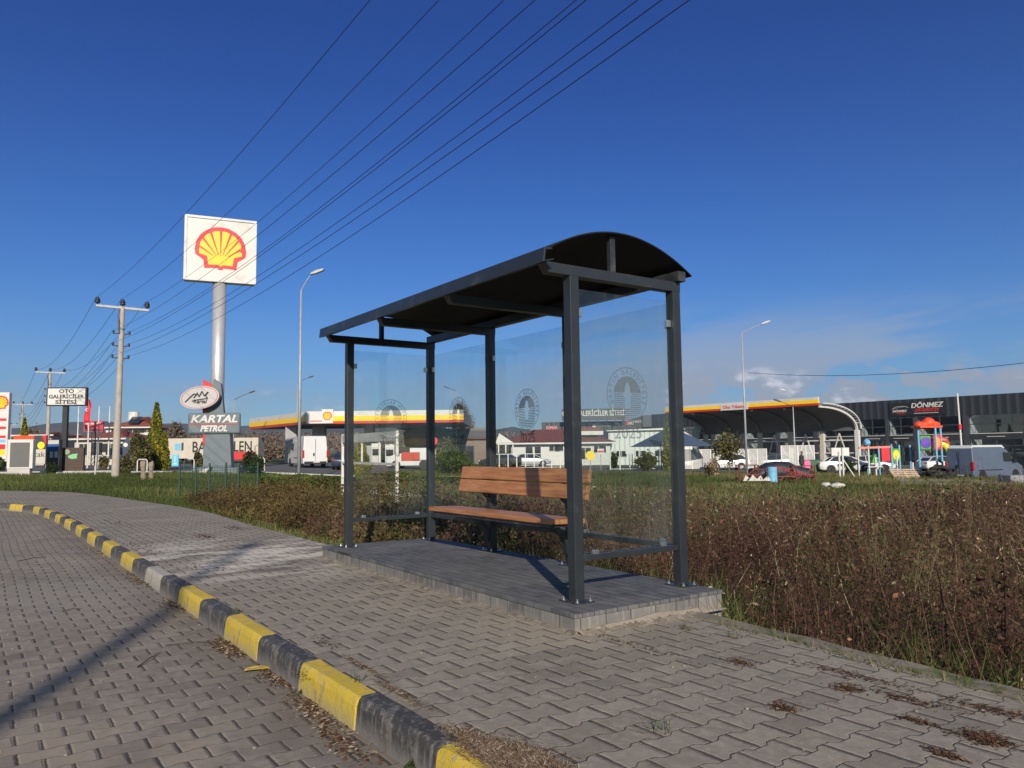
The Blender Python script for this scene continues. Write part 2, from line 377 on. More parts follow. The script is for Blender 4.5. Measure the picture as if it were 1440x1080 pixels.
def glass_mat(name,tint,extra=0.0,film=0.0):
    m,g,p=principled(name); g.n.remove(p)
    tr=g.node('ShaderNodeBsdfTransparent'); tr.inputs[0].default_value=(*tint,1)
    gl=g.node('ShaderNodeBsdfGlossy'); gl.inputs['Roughness'].default_value=.0; gl.inputs[0].default_value=(.9,.95,1,1)
    ge=g.node('ShaderNodeNewGeometry'); vm=g.node('ShaderNodeVectorMath',operation='DOT_PRODUCT')
    g.l.new(ge.outputs['Incoming'],vm.inputs[0]); g.l.new(ge.outputs['Normal'],vm.inputs[1])
    fz=g.m('POWER',g.m('SUBTRACT',1.0,g.m('ABSOLUTE',vm.outputs['Value'])),5.0)
    fr=g.m('ADD',.035+extra,g.m('MULTIPLY',fz,.90))
    mx=g.node('ShaderNodeMixShader'); g.l.new(g.m('MINIMUM',fr,1.0),mx.inputs[0]); g.l.new(tr.outputs[0],mx.inputs[1]); g.l.new(gl.outputs[0],mx.inputs[2])
    last=mx.outputs[0]
    if film:
        d=g.node('ShaderNodeBsdfDiffuse'); d.inputs[0].default_value=(.42,.44,.44,1)
        tc=g.node('ShaderNodeTexCoord').outputs['Object']; x,y,z=g.sep(tc)
        nn=g.noise(g.xyz(g.m('MULTIPLY',x,1.5),g.m('MULTIPLY',y,1.5),g.m('MULTIPLY',z,.5)),3,5,.65)
        m2=g.node('ShaderNodeMixShader'); g.l.new(g.m('MULTIPLY',g.smooth(nn,.35,.75),film),m2.inputs[0]); g.l.new(last,m2.inputs[1]); g.l.new(d.outputs[0],m2.inputs[2]); last=m2.outputs[0]
    g.l.new(last,g.n['Material Output'].inputs[0]); return m
M_GLASS=glass_mat('shelter_glass',(.93,.955,.95),0,.03)
def etch_mat():
    m,g,p=principled('etched_grey'); g.n.remove(p)
    tr=g.node('ShaderNodeBsdfTransparent'); tr.inputs[0].default_value=(.85,.88,.86,1)
    d=g.node('ShaderNodeBsdfDiffuse'); d.inputs[0].default_value=(.10,.115,.12,1)
    mx=g.node('ShaderNodeMixShader'); mx.inputs[0].default_value=.6
    g.l.new(tr.outputs[0],mx.inputs[1]); g.l.new(d.outputs[0],mx.inputs[2]); g.l.new(mx.outputs[0],g.n['Material Output'].inputs[0]); return m
M_ETCH=etch_mat()
M_CHROME=mat('clamp_steel',(.55,.56,.56),.3,.9,.1,20)
M_GALV=mat('galvanised_steel',(.33,.34,.35),.5,.15,.12,3)
M_CONC=mat('concrete_pole',(.36,.315,.265),.85,0,.15,3,bump=.004,bscale=25,stain=((.28,.25,.22),2,.55,.8))
M_CONC2=mat('pale_concrete',(.46,.44,.41),.85,0,.15,2,bump=.003,bscale=20)
M_BLACK=mat('black_plastic',(.018,.018,.02),.5,0,.1,5)
M_DARK=mat('dark_grey_metal',(.045,.048,.052),.5,0,.1,3)
M_RUBBER=mat('rubber',(.018,.018,.018),.85,0,.15,10)
M_WHITE=mat('white_paint',(.58,.565,.535),.42,0,.06,1.5,stain=((.44,.42,.385),.9,.50,.78))
M_WHITE2=mat('weathered_white',(.48,.465,.43),.6,0,.12,3,stain=((.35,.30,.25),5,.55,.8))
M_CARW=mat('white_car_paint',(.60,.60,.59),.22,0,.03,1,coat=.6)
M_RED=mat('red_paint',(.55,.03,.03),.4,0,.08,2)
M_SRED=mat('emblem_red',(.62,.015,.03),.45,0,.04,2)
M_YEL=mat('emblem_yellow',(.86,.52,.02),.45,0,.04,2)
M_YELF=mat('fascia_yellow',(.90,.56,.01),.4,0,.04,1)
M_REDF=mat('fascia_red',(.55,.035,.02),.4,0,.04,1)
M_LBLUE=mat('light_blue_paint',(.16,.42,.62),.4,0,.08,2)
M_BLUE=mat('blue_paint',(.02,.09,.30),.4,0,.08,2)
M_GREEN=mat('green_paint',(.06,.30,.03),.4,0,.08,2)
M_DGREEN=mat('dark_green_paint',(.02,.10,.05),.5,0,.08,2)
M_PURPLE=mat('purple_plastic',(.10,.04,.35),.4,0,.08,2)
M_ORANGE=mat('orange_plastic',(.80,.28,.02),.4,0,.08,2)
M_YPLAS=mat('yellow_plastic',(.85,.62,.02),.35,0,.08,2)
M_RPLAS=mat('red_plastic',(.75,.07,.02),.35,0,.08,2)
M_WINDOW=mat('window_dark_glass',(.03,.035,.04),.12,0,.1,1)
M_BWALL=mat('black_wall_panel',(.028,.030,.034),.55,0,.15,1.5)
M_CREAM=mat('cream_wall',(.48,.44,.37),.8,0,.08,1.5)
M_WWALL=mat('white_wall',(.56,.55,.52),.75,0,.06,1.2)
M_BARK=mat('bark',(.12,.09,.065),.9,0,.25,8,bump=.01,bscale=20)
def roof_mat(name,col,pitch=3.0):
    m,g,p=principled(name)
    tc=g.node('ShaderNodeTexCoord').outputs['Object']; x,y,z=g.sep(tc)
    w=g.m('ABSOLUTE',g.m('SINE',g.m('MULTIPLY',x,pitch*math.pi)))
    c=g.mix(g.noise(tc,1.2,4,.6),[k*.75 for k in col],[k*1.25 for k in col])
    c=g.mix(g.m('MULTIPLY',g.m('SUBTRACT',1.0,g.smooth(w,.1,.4)),.5),c,[k*.5 for k in col])
    g.l.new(c,p.inputs['Base Color']); p.inputs['Roughness'].default_value=.7
    b=g.node('ShaderNodeBump',i_Strength=.8,i_Distance=.03,i_Height=w); g.l.new(b.outputs[0],p.inputs['Normal']); return m
M_ROOFR=roof_mat('maroon_roof_tiles',(.16,.045,.035))
M_ROOFO=roof_mat('red_roof_tiles',(.24,.075,.045))
def corr_mat(name,col,per=4.0,dep=.04):
    m,g,p=principled(name)
    tc=g.node('ShaderNodeTexCoord').outputs['Object']; x,y,z=g.sep(tc)
    w=g.m('SINE',g.m('MULTIPLY',g.m('ADD',x,y),per*2*math.pi))
    c=g.mix(g.noise(tc,1.0,4,.6),[k*.88 for k in col],[k*1.1 for k in col])
    c=g.mix(g.smooth(w,.6,.95),c,[k*.6 for k in col])
    g.l.new(c,p.inputs['Base Color']); p.inputs['Roughness'].default_value=.5
    b=g.node('ShaderNodeBump',i_Strength=.6,i_Distance=dep,i_Height=w); g.l.new(b.outputs[0],p.inputs['Normal']); return m
M_CORRW=corr_mat('corrugated_white',(.60,.62,.60),1.6)
M_CORRB=corr_mat('corrugated_black',(.032,.035,.040),1.1)
M_ASPH=mat('asphalt',(.10,.098,.095),.9,0,.2,1.2,bump=.01,bscale=30)
M_SLAB=mat('concrete_slab',(.36,.32,.28),.9,0,.2,1.0,bump=.01,bscale=12,stain=((.20,.17,.14),.8,.5,.7))
# ---------------------------------------------------------------- ground, road, pavement, kerb
def terr(x,y):
    x=np.asarray(x,float); y=np.asarray(y,float)
    zf=np.interp(x,(-30,-18,-10,0,25,40,80),(0,-.02,-.45,-.62,-1.0,-1.3,-1.5))
    B=-_s*x+_c*y
    k=np.clip((y-6)/22,0,1); k=k*k*(3-2*k)
    near=-.32*np.clip((B-4.25)/.5,0,1)*np.clip((x+8)/5,0,1)
    z=near*(1-k)+np.minimum(zf,near)*k-.02
    road=(B<1.62)&(y<19.9)
    return np.where(road,-.45,z)
def terr_s(x,y): return float(terr(x,y))
def sheet_grid(name,xs,ys,zf,m,label=None,dz=0):
    X,Y=np.meshgrid(xs,ys); Z=zf(X,Y)+dz
    nx,ny=len(xs),len(ys); v=np.stack([X.ravel(),Y.ravel(),Z.ravel()],1)
    i=np.arange((ny-1)*(nx-1)); r=i//(nx-1); c=i%(nx-1); a=r*nx+c
    f=np.stack([a,a+1,a+nx+1,a+nx],1)
    me=bpy.data.meshes.new(name); me.from_pydata(v.tolist(),[],f.tolist()); me.materials.append(m)
    me.polygons.foreach_set('use_smooth',[True]*len(f))
    o=bpy.data.objects.new(name,me); COL.objects.link(o); return o
xs=np.concatenate([np.linspace(-3000,-120,12)[:-1],np.linspace(-120,-20,30)[:-1],np.linspace(-20,16,100)[:-1],np.linspace(16,90,40)[:-1],np.linspace(90,3000,12)])
ys=np.concatenate([np.linspace(-600,-20,6)[:-1],np.linspace(-20,30,140)[:-1],np.linspace(30,140,60)[:-1],np.linspace(140,3500,14)])
struct(sheet_grid('ground',xs,ys,terr,M_TERR))

road=MB(); road.add([(-24,-12,-.15),(14,-12,-.15),(14,1.56,-.15),(-15.6,1.56,-.15),(-22,1.4,-.15),(-28.5,-2.9,-.15),(-34,-12,-.15)],[tuple(range(7))])
road.v=[]; road.f=[]; road.mi=[]
rp=[(14,-14),(14,1.58),(-15.6,1.52),(-18.5,1.44),(-21,1.28),(-22.4,.95),(-23.3,.45),(-24.5,-.4),(-38,-9.5),(-30,-24),(0,-24)]
road.add([(a,b,-.15) for a,b in rp],[tuple(range(len(rp)))])
o=struct(road.build('road',M_ROAD,rotz=RZ))
pv_=MB(); pp=[(14,1.64),(-15.6,1.60),(-18.5,1.52),(-21,1.36),(-22.4,1.03),(-23.3,.53),(-24.5,-.32),(-38,-9.4),(-41,-5.0),
    (-31.8,.9),(-28.6,2.6),(-25,3.2),(-21.4,3.55),(-18.5,3.85),(-16,3.93),(-13,3.78),(-9.6,3.76),(-8.44,3.9),(-3.5,4.17),(-1.7,4.03),(3,3.75),(14,3.2)]
pv_.add([(a,b,0) for a,b in pp],[tuple(range(len(pp)))])
struct(pv_.build('pavement',M_PAVE,rotz=RZ))

def kerb_mat(name,col,worn,amt):
    m,g,p=principled(name)
    tc=g.node('ShaderNodeTexCoord').outputs['Object']; x,y,z=g.sep(tc)
    n=g.noise(tc,9,6,.7); n2=g.noise(g.xyz(g.m('MULTIPLY',x,1.0),y,g.m('MULTIPLY',z,.15)),24,4,.6); n3=g.noise(tc,90,3,.6)
    c=g.mix(g.noise(tc,5,4,.6),[k*.8 for k in col],[min(1,k*1.15) for k in col])
    low=g.m('SUBTRACT',1.0,g.smooth(g.m('ADD',z,g.m('MULTIPLY',g.m('SUBTRACT',n,.5),.16)),-.15,-.05))
    w=g.m('MAXIMUM',g.m('MULTIPLY',low,.9),g.smooth(n,.60-amt*.1,.66))
    w=g.m('MAXIMUM',w,g.m('MULTIPLY',g.smooth(n2,.50,.66),amt))
    c=g.mix(g.m('MULTIPLY',w,.8),c,worn)
    c=g.mix(g.m('MULTIPLY',g.smooth(g.noise(tc,3.5,5,.7),.58,.70),.55),c,(.10,.075,.05))
    g.l.new(c,p.inputs['Base Color']); p.inputs['Roughness'].default_value=.7
    b=g.node('ShaderNodeBump',i_Strength=1.0,i_Distance=.004,i_Height=g.m('ADD',n3,g.m('MULTIPLY',n,1.5))); g.l.new(b.outputs[0],p.inputs['Normal']); return m
M_KY=kerb_mat('kerb_yellow',(.58,.41,.035),(.34,.29,.17),.62)
M_KB=kerb_mat('kerb_black',(.048,.046,.046),(.22,.20,.18),.85)
M_KG=kerb_mat('kerb_bare',(.40,.36,.30),(.30,.27,.23),.3)
# kerb path (outer top edge) in the kerb frame, X = -A
path=[(4,1.555),(0,1.55),(-2.784,1.545),(-7.4,1.53),(-11,1.50),(-15.6,1.46),(-18.5,1.38),(-21,1.22),(-22.4,.89),(-23.3,.39),(-24.5,-.46),(-30,-4.4)]
def path_pt(s):
    "s = distance along from X=-2.784"
    d=0; i=2
    if s<0:
        i=2
        while True:
            a=path[i];b=path[i-1]; L=math.dist(a,b)
            if -s<=L or i==1: t=-s/L; return (a[0]+(b[0]-a[0])*t,a[1]+(b[1]-a[1])*t)
            s+=L; i-=1
    while i<len(path)-1:
        a=path[i];b=path[i+1]; L=math.dist(a,b)
        if s<=L: t=s/L; return (a[0]+(b[0]-a[0])*t,a[1]+(b[1]-a[1])*t)
        s-=L; i+=1
    return path[-1]
STP=.765
ktint={1:0,0:1,2:1}
for k in range(-7,30):
    s0=k*STP+.004; s1=(k+1)*STP-.004
    a=path_pt(s0); b=path_pt(s1)
    ux,uy=b[0]-a[0],b[1]-a[1]; L=math.hypot(ux,uy); ux/=L; uy/=L; nx,ny=uy,-ux
    if ny<0: nx,ny=-nx,-ny
    prof=[(-.012,-.30),(.0,-.13),(.006,-.035),(.014,-.010),(.030,.004),(.118,.006),(.13,-.004),(.13,-.30)]
    zj=rnd.uniform(-.004,.004); oj=rnd.uniform(-.004,.004)
    cx,cy=(a[0]+b[0])/2,(a[1]+b[1])/2
    m_=MB(); n=len(prof); vs=[]
    # a few cross-sections with tiny irregularities so the arris is not ruler straight
    ns=7
    for j in range(ns):
        t=j/(ns-1)
        for q,(d,z) in enumerate(prof):
            dd=d+oj+(rnd.uniform(-.0025,.0025) if 1<q<6 else 0); zz=z+zj+(rnd.uniform(-.002,.002) if 1<q<6 else 0)
            if j in (0,ns-1) and 2<=q<=4: zz-=.004; dd+=.003
            vs.append((a[0]+(b[0]-a[0])*t+nx*dd-cx,a[1]+(b[1]-a[1])*t+ny*dd-cy,zz))
    fs=[tuple(range(n)),tuple(range((ns-1)*n,ns*n))]
    for j in range(ns-1):
        for q in range(n-1): fs.append((j*n+q,(j+1)*n+q,(j+1)*n+q+1,j*n+q+1))
    m_.add(vs,fs)
    # yellow where k even-1.. stone 0 is black from A 2.784 to 3.55
    kind='y' if k%2 else 'b'
    if k==7: kind='g'
    o=m_.build('kerb_stone',{'y':M_KY,'b':M_KB,'g':M_KG}[kind],loc=Fw(cx,cy,0),rotz=RZ,smooth=False)
    nm={'y':'yellow','b':'black','g':'bare grey'}[kind]; K2={'y':[],'b':[]}
    ordn=['first','second','third','fourth','fifth','sixth','seventh','eighth','ninth','tenth','eleventh','twelfth','thirteenth','fourteenth','fifteenth','sixteenth','seventeenth','eighteenth']
    if kind=='g': lab='unpainted pale kerb stone among the yellow and black ones'
    elif k<-1: lab='worn %s kerb stone, number %s behind the camera'%(nm,ordn[-k-2])
    elif kind=='y': lab='worn yellow kerb stone, %s yellow one counted from the bottom edge'%ordn[(k+1)//2]
    else: lab='scuffed black kerb stone, %s black one counted from the bottom edge'%ordn[k//2]
    tag(o,lab,'kerb stone','kerb stones along the lay-by')
# plain rear kerb of the pavement, right of the plinth
mk=MB(); rear=[(-3.86,4.275),(-2.95,4.225),(-2.19,4.16),(-1.70,4.115),(-.6,4.03),(1.5,3.88),(6,3.6)]
for i in range(len(rear)-1):
    a,b=rear[i],rear[i+1]; n0=8
    for j in range(n0):
        t0,t1=j/n0,(j+1)/n0
        p=(a[0]+(b[0]-a[0])*t0,a[1]+(b[1]-a[1])*t0); q=(a[0]+(b[0]-a[0])*t1,a[1]+(b[1]-a[1])*t1)
        h0=.012+.004*math.sin(t0*7+i); h1=.012+.004*math.sin(t1*7+i)
        mk.add([(p[0],p[1]-.12,-.3),(q[0],q[1]-.12,-.3),(q[0],q[1],-.3),(p[0],p[1],-.3),(p[0],p[1]-.12,h0),(q[0],q[1]-.12,h1),(q[0],q[1],h1),(p[0],p[1],h0)],[(4,5,6,7),(0,1,5,4),(3,2,6,7)])
M_REARK=mat('rear_kerb_concrete',(.20,.170,.135),.9,0,.2,3,bump=.006,bscale=35,stain=((.10,.115,.035),4,.50,.62))
struct(mk.build('rear_kerb',M_REARK,rotz=RZ))

# ---------------------------------------------------------------- plinth of the shelter
def slab_mat():
    m,g,p=principled('plinth_pavers')
    tc=g.node('ShaderNodeTexCoord').outputs['Object']; x,y,z=g.sep(tc)
    bw,bh=.20,.0995
    row=g.m('FLOOR',g.m('DIVIDE',y,bh)); xo=g.m('ADD',g.m('DIVIDE',x,bw),g.m('MULTIPLY',g.m('FLOORED_MODULO',row,2.0),.5))
    cid=g.m('FLOOR',xo); fu=g.m('FRACT',xo); fv=g.m('FRACT',g.m('DIVIDE',y,bh))
    du=g.m('MULTIPLY',g.m('MINIMUM',fu,g.m('SUBTRACT',1.0,fu)),bw); dv=g.m('MULTIPLY',g.m('MINIMUM',fv,g.m('SUBTRACT',1.0,fv)),bh)
    d=g.m('MINIMUM',du,dv); top=g.smooth(d,.0015,.0045)
    wn=g.node('ShaderNodeTexWhiteNoise',noise_dimensions='2D'); g.l.new(g.xyz(cid,row,0),wn.inputs['Vector']); r1,r2,r3=g.sep(wn.outputs['Color'])
    st=g.noise(g.xyz(g.m('MULTIPLY',x,3.0),g.m('MULTIPLY',y,16.0),0),1.6,6,.65); fine=g.noise(tc,160,3,.7)
    c=g.mix(r1,(.060,.062,.066),(.105,.106,.110))
    c=g.mix(g.m('MULTIPLY',g.smooth(st,.42,.66),.6),c,(.185,.18,.172))
    c=g.mix(g.m('MULTIPLY',g.smooth(fine,.5,.8),.35),c,(.05,.05,.055))
    c=g.mix(g.m('MULTIPLY',g.smooth(g.noise(tc,1.4,4,.6),.48,.65),.4),c,(.17,.163,.15))
    c=g.mix(top,(.035,.033,.032),c)
    g.l.new(c,p.inputs['Base Color']); p.inputs['Roughness'].default_value=.75
    h=g.m('ADD',g.m('MULTIPLY',top,.003),g.m('ADD',g.m('MULTIPLY',fine,.0012),g.m('MULTIPLY',g.m('MULTIPLY',r2,fu),.002)))
    b=g.node('ShaderNodeBump',i_Strength=1.0,i_Distance=1.0,i_Height=h); g.l.new(b.outputs[0],p.inputs['Normal']); return m
M_PLTOP=slab_mat()
def side_mat():
    m,g,p=principled('plinth_side')
    tc=g.node('ShaderNodeTexCoord').outputs['Object']; x,y,z=g.sep(tc)
    s=g.m('ADD',x,g.m('MULTIPLY',y,.93))
    q=g.m('DIVIDE',s,.205); q=g.m('ADD',q,g.m('MULTIPLY',g.noise(g.xyz(g.m('MULTIPLY',s,3),0,0),1.0,1,.5),.5))
    f=g.m('FRACT',q); cid=g.m('FLOOR',q); d=g.m('MULTIPLY',g.m('MINIMUM',f,g.m('SUBTRACT',1.0,f)),.205)
    top=g.smooth(d,.001,.005)
    wn=g.node('ShaderNodeTexWhiteNoise',noise_dimensions='1D'); g.l.new(cid,wn.inputs['W']); r1=wn.outputs['Value']
    st=g.noise(g.xyz(g.m('MULTIPLY',s,22),0,g.m('MULTIPLY',z,2.5)),1.3,5,.65); n=g.noise(tc,9,5,.65)
    c=g.mix(r1,(.11,.107,.102),(.19,.183,.172))
    c=g.mix(g.m('MULTIPLY',g.smooth(st,.48,.68),.55),c,(.32,.30,.275))
    low=g.m('SUBTRACT',1.0,g.smooth(g.m('ADD',z,g.m('MULTIPLY',g.m('SUBTRACT',n,.5),.10)),.0,.05))
    c=g.mix(g.m('MULTIPLY',low,.8),c,(.24,.205,.165))
    c=g.mix(top,(.05,.048,.045),c)
    g.l.new(c,p.inputs['Base Color']); p.inputs['Roughness'].default_value=.85
    b=g.node('ShaderNodeBump',i_Strength=1.0,i_Distance=1.0,i_Height=g.m('ADD',g.m('MULTIPLY',top,.004),g.m('MULTIPLY',n,.004))); g.l.new(b.outputs[0],p.inputs['Normal']); return m
M_PLSIDE=side_mat()
M_MORTAR=mat('mortar',(.235,.205,.17),.95,0,.2,6,bump=.012,bscale=30)
M_SAND=mat('sand_dirt',(.22,.185,.145),.95,0,.25,8,bump=.015,bscale=45,stain=((.13,.10,.075),14,.5,.65))
PL=thing('concrete_plinth','low grey paver plinth carrying the bus shelter','plinth',Fw(-6.15,3.95,0),RZ)
pcx,pcy=-6.15,3.95
def q4(mb,pts,z0,z1,off=0,mi=0):
    p=[(a-pcx,b-pcy) for a,b in pts]
    c=(sum(a for a,b in p)/4,sum(b for a,b in p)/4)
    p=[(a+math.copysign(off,a-c[0]),b+math.copysign(off,b-c[1])) for a,b in p]
    mb.add([(a,b,z0) for a,b in p]+[(a,b,z1) for a,b in p],[(3,2,1,0),(4,5,6,7),(0,1,5,4),(1,2,6,5),(2,3,7,6),(3,0,4,7)],mi)
qp=[(-8.44,3.27),(-3.90,3.195),(-3.90,4.60),(-8.36,4.64)]
mb=MB(); q4(mb,qp,-.5,.092); mb.build('plinth_side',M_PLSIDE,PL,bevel=.004)
mb=MB(); q4(mb,qp,.0925,.120,.006); mb.build('plinth_top',M_PLTOP,PL,bevel=.004)
# mortar smear on the near end and the sandy fillets at the foot
mb=MB(); pts=[]
for i in range(16):
    t=i/15; X=-3.868+.045*t; Y=3.30+1.25*t
    hh=.022+.030*math.sin(t*math.pi)+.006*math.sin(t*17)
    if t>.85: hh*=.5
    pts.append((X-pcx,Y-pcy,max(.01,hh)))
for a,b in zip(pts,pts[1:]):
    e=.012
    mb.add([(a[0]-.004,a[1],0),(b[0]-.004,b[1],0),(b[0]+e,b[1],0),(a[0]+e,a[1],0),(a[0]-.004,a[1],a[2]),(b[0]-.004,b[1],b[2]),(b[0]+e*.6,b[1],b[2]),(a[0]+e*.6,a[1],a[2])],[(4,5,6,7),(0,1,5,4),(3,2,6,7)])
mb.build('mortar_smear',M_MORTAR,PL)
mb=MB()
def fillet(mb,p0,p1,nx,ny,w,h,n):
    pr=[]
    for i in range(n+1):
        t=i/n; x=p0[0]+(p1[0]-p0[0])*t; y=p0[1]+(p1[1]-p0[1])*t
        ww=w*(.45+rnd.random()); hh=h*(.4+rnd.random())
        pr.append([(x-pcx,y-pcy,hh),(x+nx*ww*.5-pcx,y+ny*ww*.5-pcy,hh*.35+.002),(x+nx*ww-pcx,y+ny*ww-pcy,-.004)])
    for a,b in zip(pr,pr[1:]):
        mb.add(a+b,[(0,1,4,3),(1,2,5,4)])
fillet(mb,(-8.44,3.265),(-3.875,3.19),0,-1,.05,.016,90)
fillet(mb,(-3.87,3.195),(-3.83,4.25),1,0,.09,.030,40)
stuff(mb.build('sand_fillet',M_SAND,rotz=RZ,loc=Fw(pcx,pcy,0),smooth=True,fix=False))['label']='sandy grit gathered at the foot of the plinth'

# ---------------------------------------------------------------- the bus shelter
SX,SY,SZ=-6.209,3.997,.12
SH=thing('bus_shelter','anthracite steel bus shelter with arched black roof and glass walls on the plinth','bus shelter',Fw(SX,SY,SZ),RZ)
XE0,XE1=-8.197-SX,-4.221-SX; YF,YB=3.475-SY,4.519-SY
XS=[XE0,XE0+(XE1-XE0)/3,XE0+2*(XE1-XE0)/3,XE1]
PH=2.285
def post(x,y,h=PH):
    mb=MB(); mb.cbox((0,0,h/2+.004),(.08,.08,h)); o=mb.build('post',M_ANTH,SH,loc=(x,y,0),bevel=.004)
    mb=MB(); mb.cbox((0,0,.005),(.20,.16,.008)); p=mb.build('base_plate',M_ANTH,o,bevel=.002)
    for a in (-.075,.075):
        for b in (-.058,.058):
            mb=MB(); mb.lathe([(0,0),(.016,0),(.016,.003),(.010,.004),(.010,.013),(.005,.0135),(.005,.025),(0,.025)],n=8); mb.build('anchor_bolt',M_CHROME,o,loc=(a,b,.0092))
    return o
for x in (XE0,XE1): post(x,YF)
for x in XS: post(x,YB)
ZB0=PH; ZB1=PH+.078
for i,x in enumerate(XS):
    mb=MB(); mb.prism([(YF-.275,ZB1),(YF-.225,ZB0+.001),(YB+.045,ZB0+.001),(YB+.045,ZB1)],-.04,.04,'yz')
    mb.build('cross_beam',M_ANTH,SH,loc=(x,0,0),bevel=.003)
# roof: eave channel, back purlin, arched sheet, struts
YE=YF-.345
mb=MB(); e0,e1=XE0-.05,XE1+.13
mb.prism([(YE,ZB1-.03),(YE+.012,ZB1-.03),(YE+.025,ZB1+.055),(YE+.080,ZB1+.062),(YE+.080,ZB1+.072),(YE+.012,ZB1+.068)],e0,e1,'yz'); 
mb.prism([(YE,ZB1-.034),(YE+.09,ZB1-.010),(YE+.09,ZB1-.002),(YE,ZB1-.026)],e0,e1,'yz')
mb.build('eave_channel',M_ANTH,SH,bevel=.0015)
mb=MB(); mb.box(XE0-.06,XE1+.085,YB-.02,YB+.062,ZB1+.001,ZB1+.081); mb.build('rear_purlin',M_ANTH,SH,bevel=.003)
mb=MB(); NN=28; ya,yb=YE+.045,YB+.145; za,zb,zp=ZB1+.052,ZB1+.055,ZB1+.285
def arch(t):
    y=ya+(yb-ya)*t; z=(za*(1-t)+zb*t)+(zp-(za+zb)/2)*4*t*(1-t)**1.0
    return y,z
x0,x1=XE0-.075,XE1+.075
vs=[]
for i in range(NN+1):
    y,z=arch(i/NN)
    for x in (x0,x1): vs.append((x,y,z)); 
for i in range(NN+1):
    y,z=arch(i/NN)
    for x in (x0,x1): vs.append((x,y,z+.010))
o2=2*(NN+1); fs=[]
for i in range(NN):
    a=2*i; fs+=[(a,a+1,a+3,a+2),(o2+a,o2+a+2,o2+a+3,o2+a+1),(a,a+2,o2+a+2,o2+a),(a+1,o2+a+1,o2+a+3,a+3)]
fs+=[(0,o2,o2+1,1),(2*NN,2*NN+1,o2+2*NN+1,o2+2*NN)]
mb.add(vs,fs); mb.build('roof_sheet',M_SHEET,SH,smooth=False)
mb=MB(); tm=(YF+.395-ya)/(yb-ya); yS,zS=arch(tm)
for i,x in enumerate((XS[0],XS[3])):
    mb=MB(); mb.box(x-.02,x+.02,yS-.025,yS+.025,ZB1,zS-.002); mb.build('roof_strut',M_ANTH,SH,bevel=.002)
# low rails
RZ0,RZ1=.270,.312
def rail(a,b,nm='rail'):
    mb=MB(); mb.bar(a,b,.04,.042); return mb.build(nm,M_ANTH,SH,bevel=.002)
for x in (XE0,XE1): rail((x,YF+.041,.291),(x,YB-.041,.291))
for i in range(3): rail((XS[i]+.041,YB,.291),(XS[i+1]-.041,YB,.291))
# glass panels with clamps and the etched emblem
def emblem(parent,M):
    "M maps (h,v,out) to the panel's space"
    mb=MB(); P=lambda h,v: M@Vector((h,v,0))
    def ring(r0,r1,n=56,a0=0,a1=2*math.pi):
        for i in range(n):
            t0=a0+(a1-a0)*i/n; t1=a0+(a1-a0)*(i+1)/n
            mb.add([P(r0*math.cos(t0),r0*math.sin(t0)),P(r1*math.cos(t0),r1*math.sin(t0)),P(r1*math.cos(t1),r1*math.sin(t1)),P(r0*math.cos(t1),r0*math.sin(t1))],[(0,1,2,3)])
    ring(.199,.206)
    # inner field: solid above, water lines below, with a clear lighthouse-like figure in the middle
    st=.004; r=.138; fig=[(-.19,.030),(-.02,.028),(.0,.046),(.015,.030),(.05,.024),(.08,.014),(.092,.006)]
    def figw(v):
        for (v0,w0),(v1,w1) in zip(fig,fig[1:]):
            if v0<=v<=v1: return w0+(w1-w0)*(v-v0)/(v1-v0)
        return 0
    v=-.190
    while v<.138:
        vm=v+st/2; rr=r if vm>-.02 else .138+.0*vm
        if abs(vm)<rr or vm<-.02:
            hw=math.sqrt(max(0,r*r-vm*vm)) if vm>-.02 else min(.136,math.sqrt(max(0,.190**2-vm*vm)))
            stripe=vm<.015 and (int((vm+1)/.008)%2==0)
            if hw>.004 and not stripe:
                w=figw(vm)
                runs=[(-hw,hw)] if w<=0 or vm<-.10 else [(-hw,-w),(w,hw)]
                if vm>-.02 and vm>.0: pass
                for a,b in runs:
                    if b>a: mb.add([P(a,v),P(b,v),P(b,v+st),P(a,v+st)],[(0,1,2,3)])
        v+=st
    # ribbon below, and a small star at the left
    for sx in (-1,1):
        mb.add([P(sx*.05,-.235),P(sx*.12,-.205),P(sx*.135,-.225),P(sx*.10,-.232),P(sx*.11,-.25),P(sx*.06,-.255)],[(0,1,2,3,4,5)])
    o=mb.build('etched_emblem',M_ETCH,parent,fix=False)
    # lettering round the rim
    def put(ch,h,v,ang,size,sx=1.0,name='etched_letter'):
        me=text_data(ch,size,0,.0006)
        T=M@Matrix.Translation((h,v,0))@Matrix.Rotation(ang,4,'Z')@Matrix.Diagonal((sx,1,1,1))
        me.transform(T); return me
    def joined(name,items):
        bm=bmesh.new()
        for me in items: bm.from_mesh(me); bpy.data.meshes.remove(me)
        me=bpy.data.meshes.new(name); bm.to_mesh(me); bm.free(); me.materials.append(M_ETCH)
        ob=bpy.data.objects.new(name,me); COL.objects.link(ob); ob.parent=parent; return ob
    s='BARTIN BELEDİYESİ'; its=[]; n=len(s); a0,a1=math.radians(200),math.radians(-20)
    for i,ch in enumerate(s):
        if ch==' ': continue
        t=a0+(a1-a0)*i/(n-1); its.append(put(ch,.168*math.cos(t),.168*math.sin(t),t-math.pi/2,.050))
    joined('etched_lettering',its)
    joined('etched_year',[put('2025',0,-.290,0,.125,1.15)])
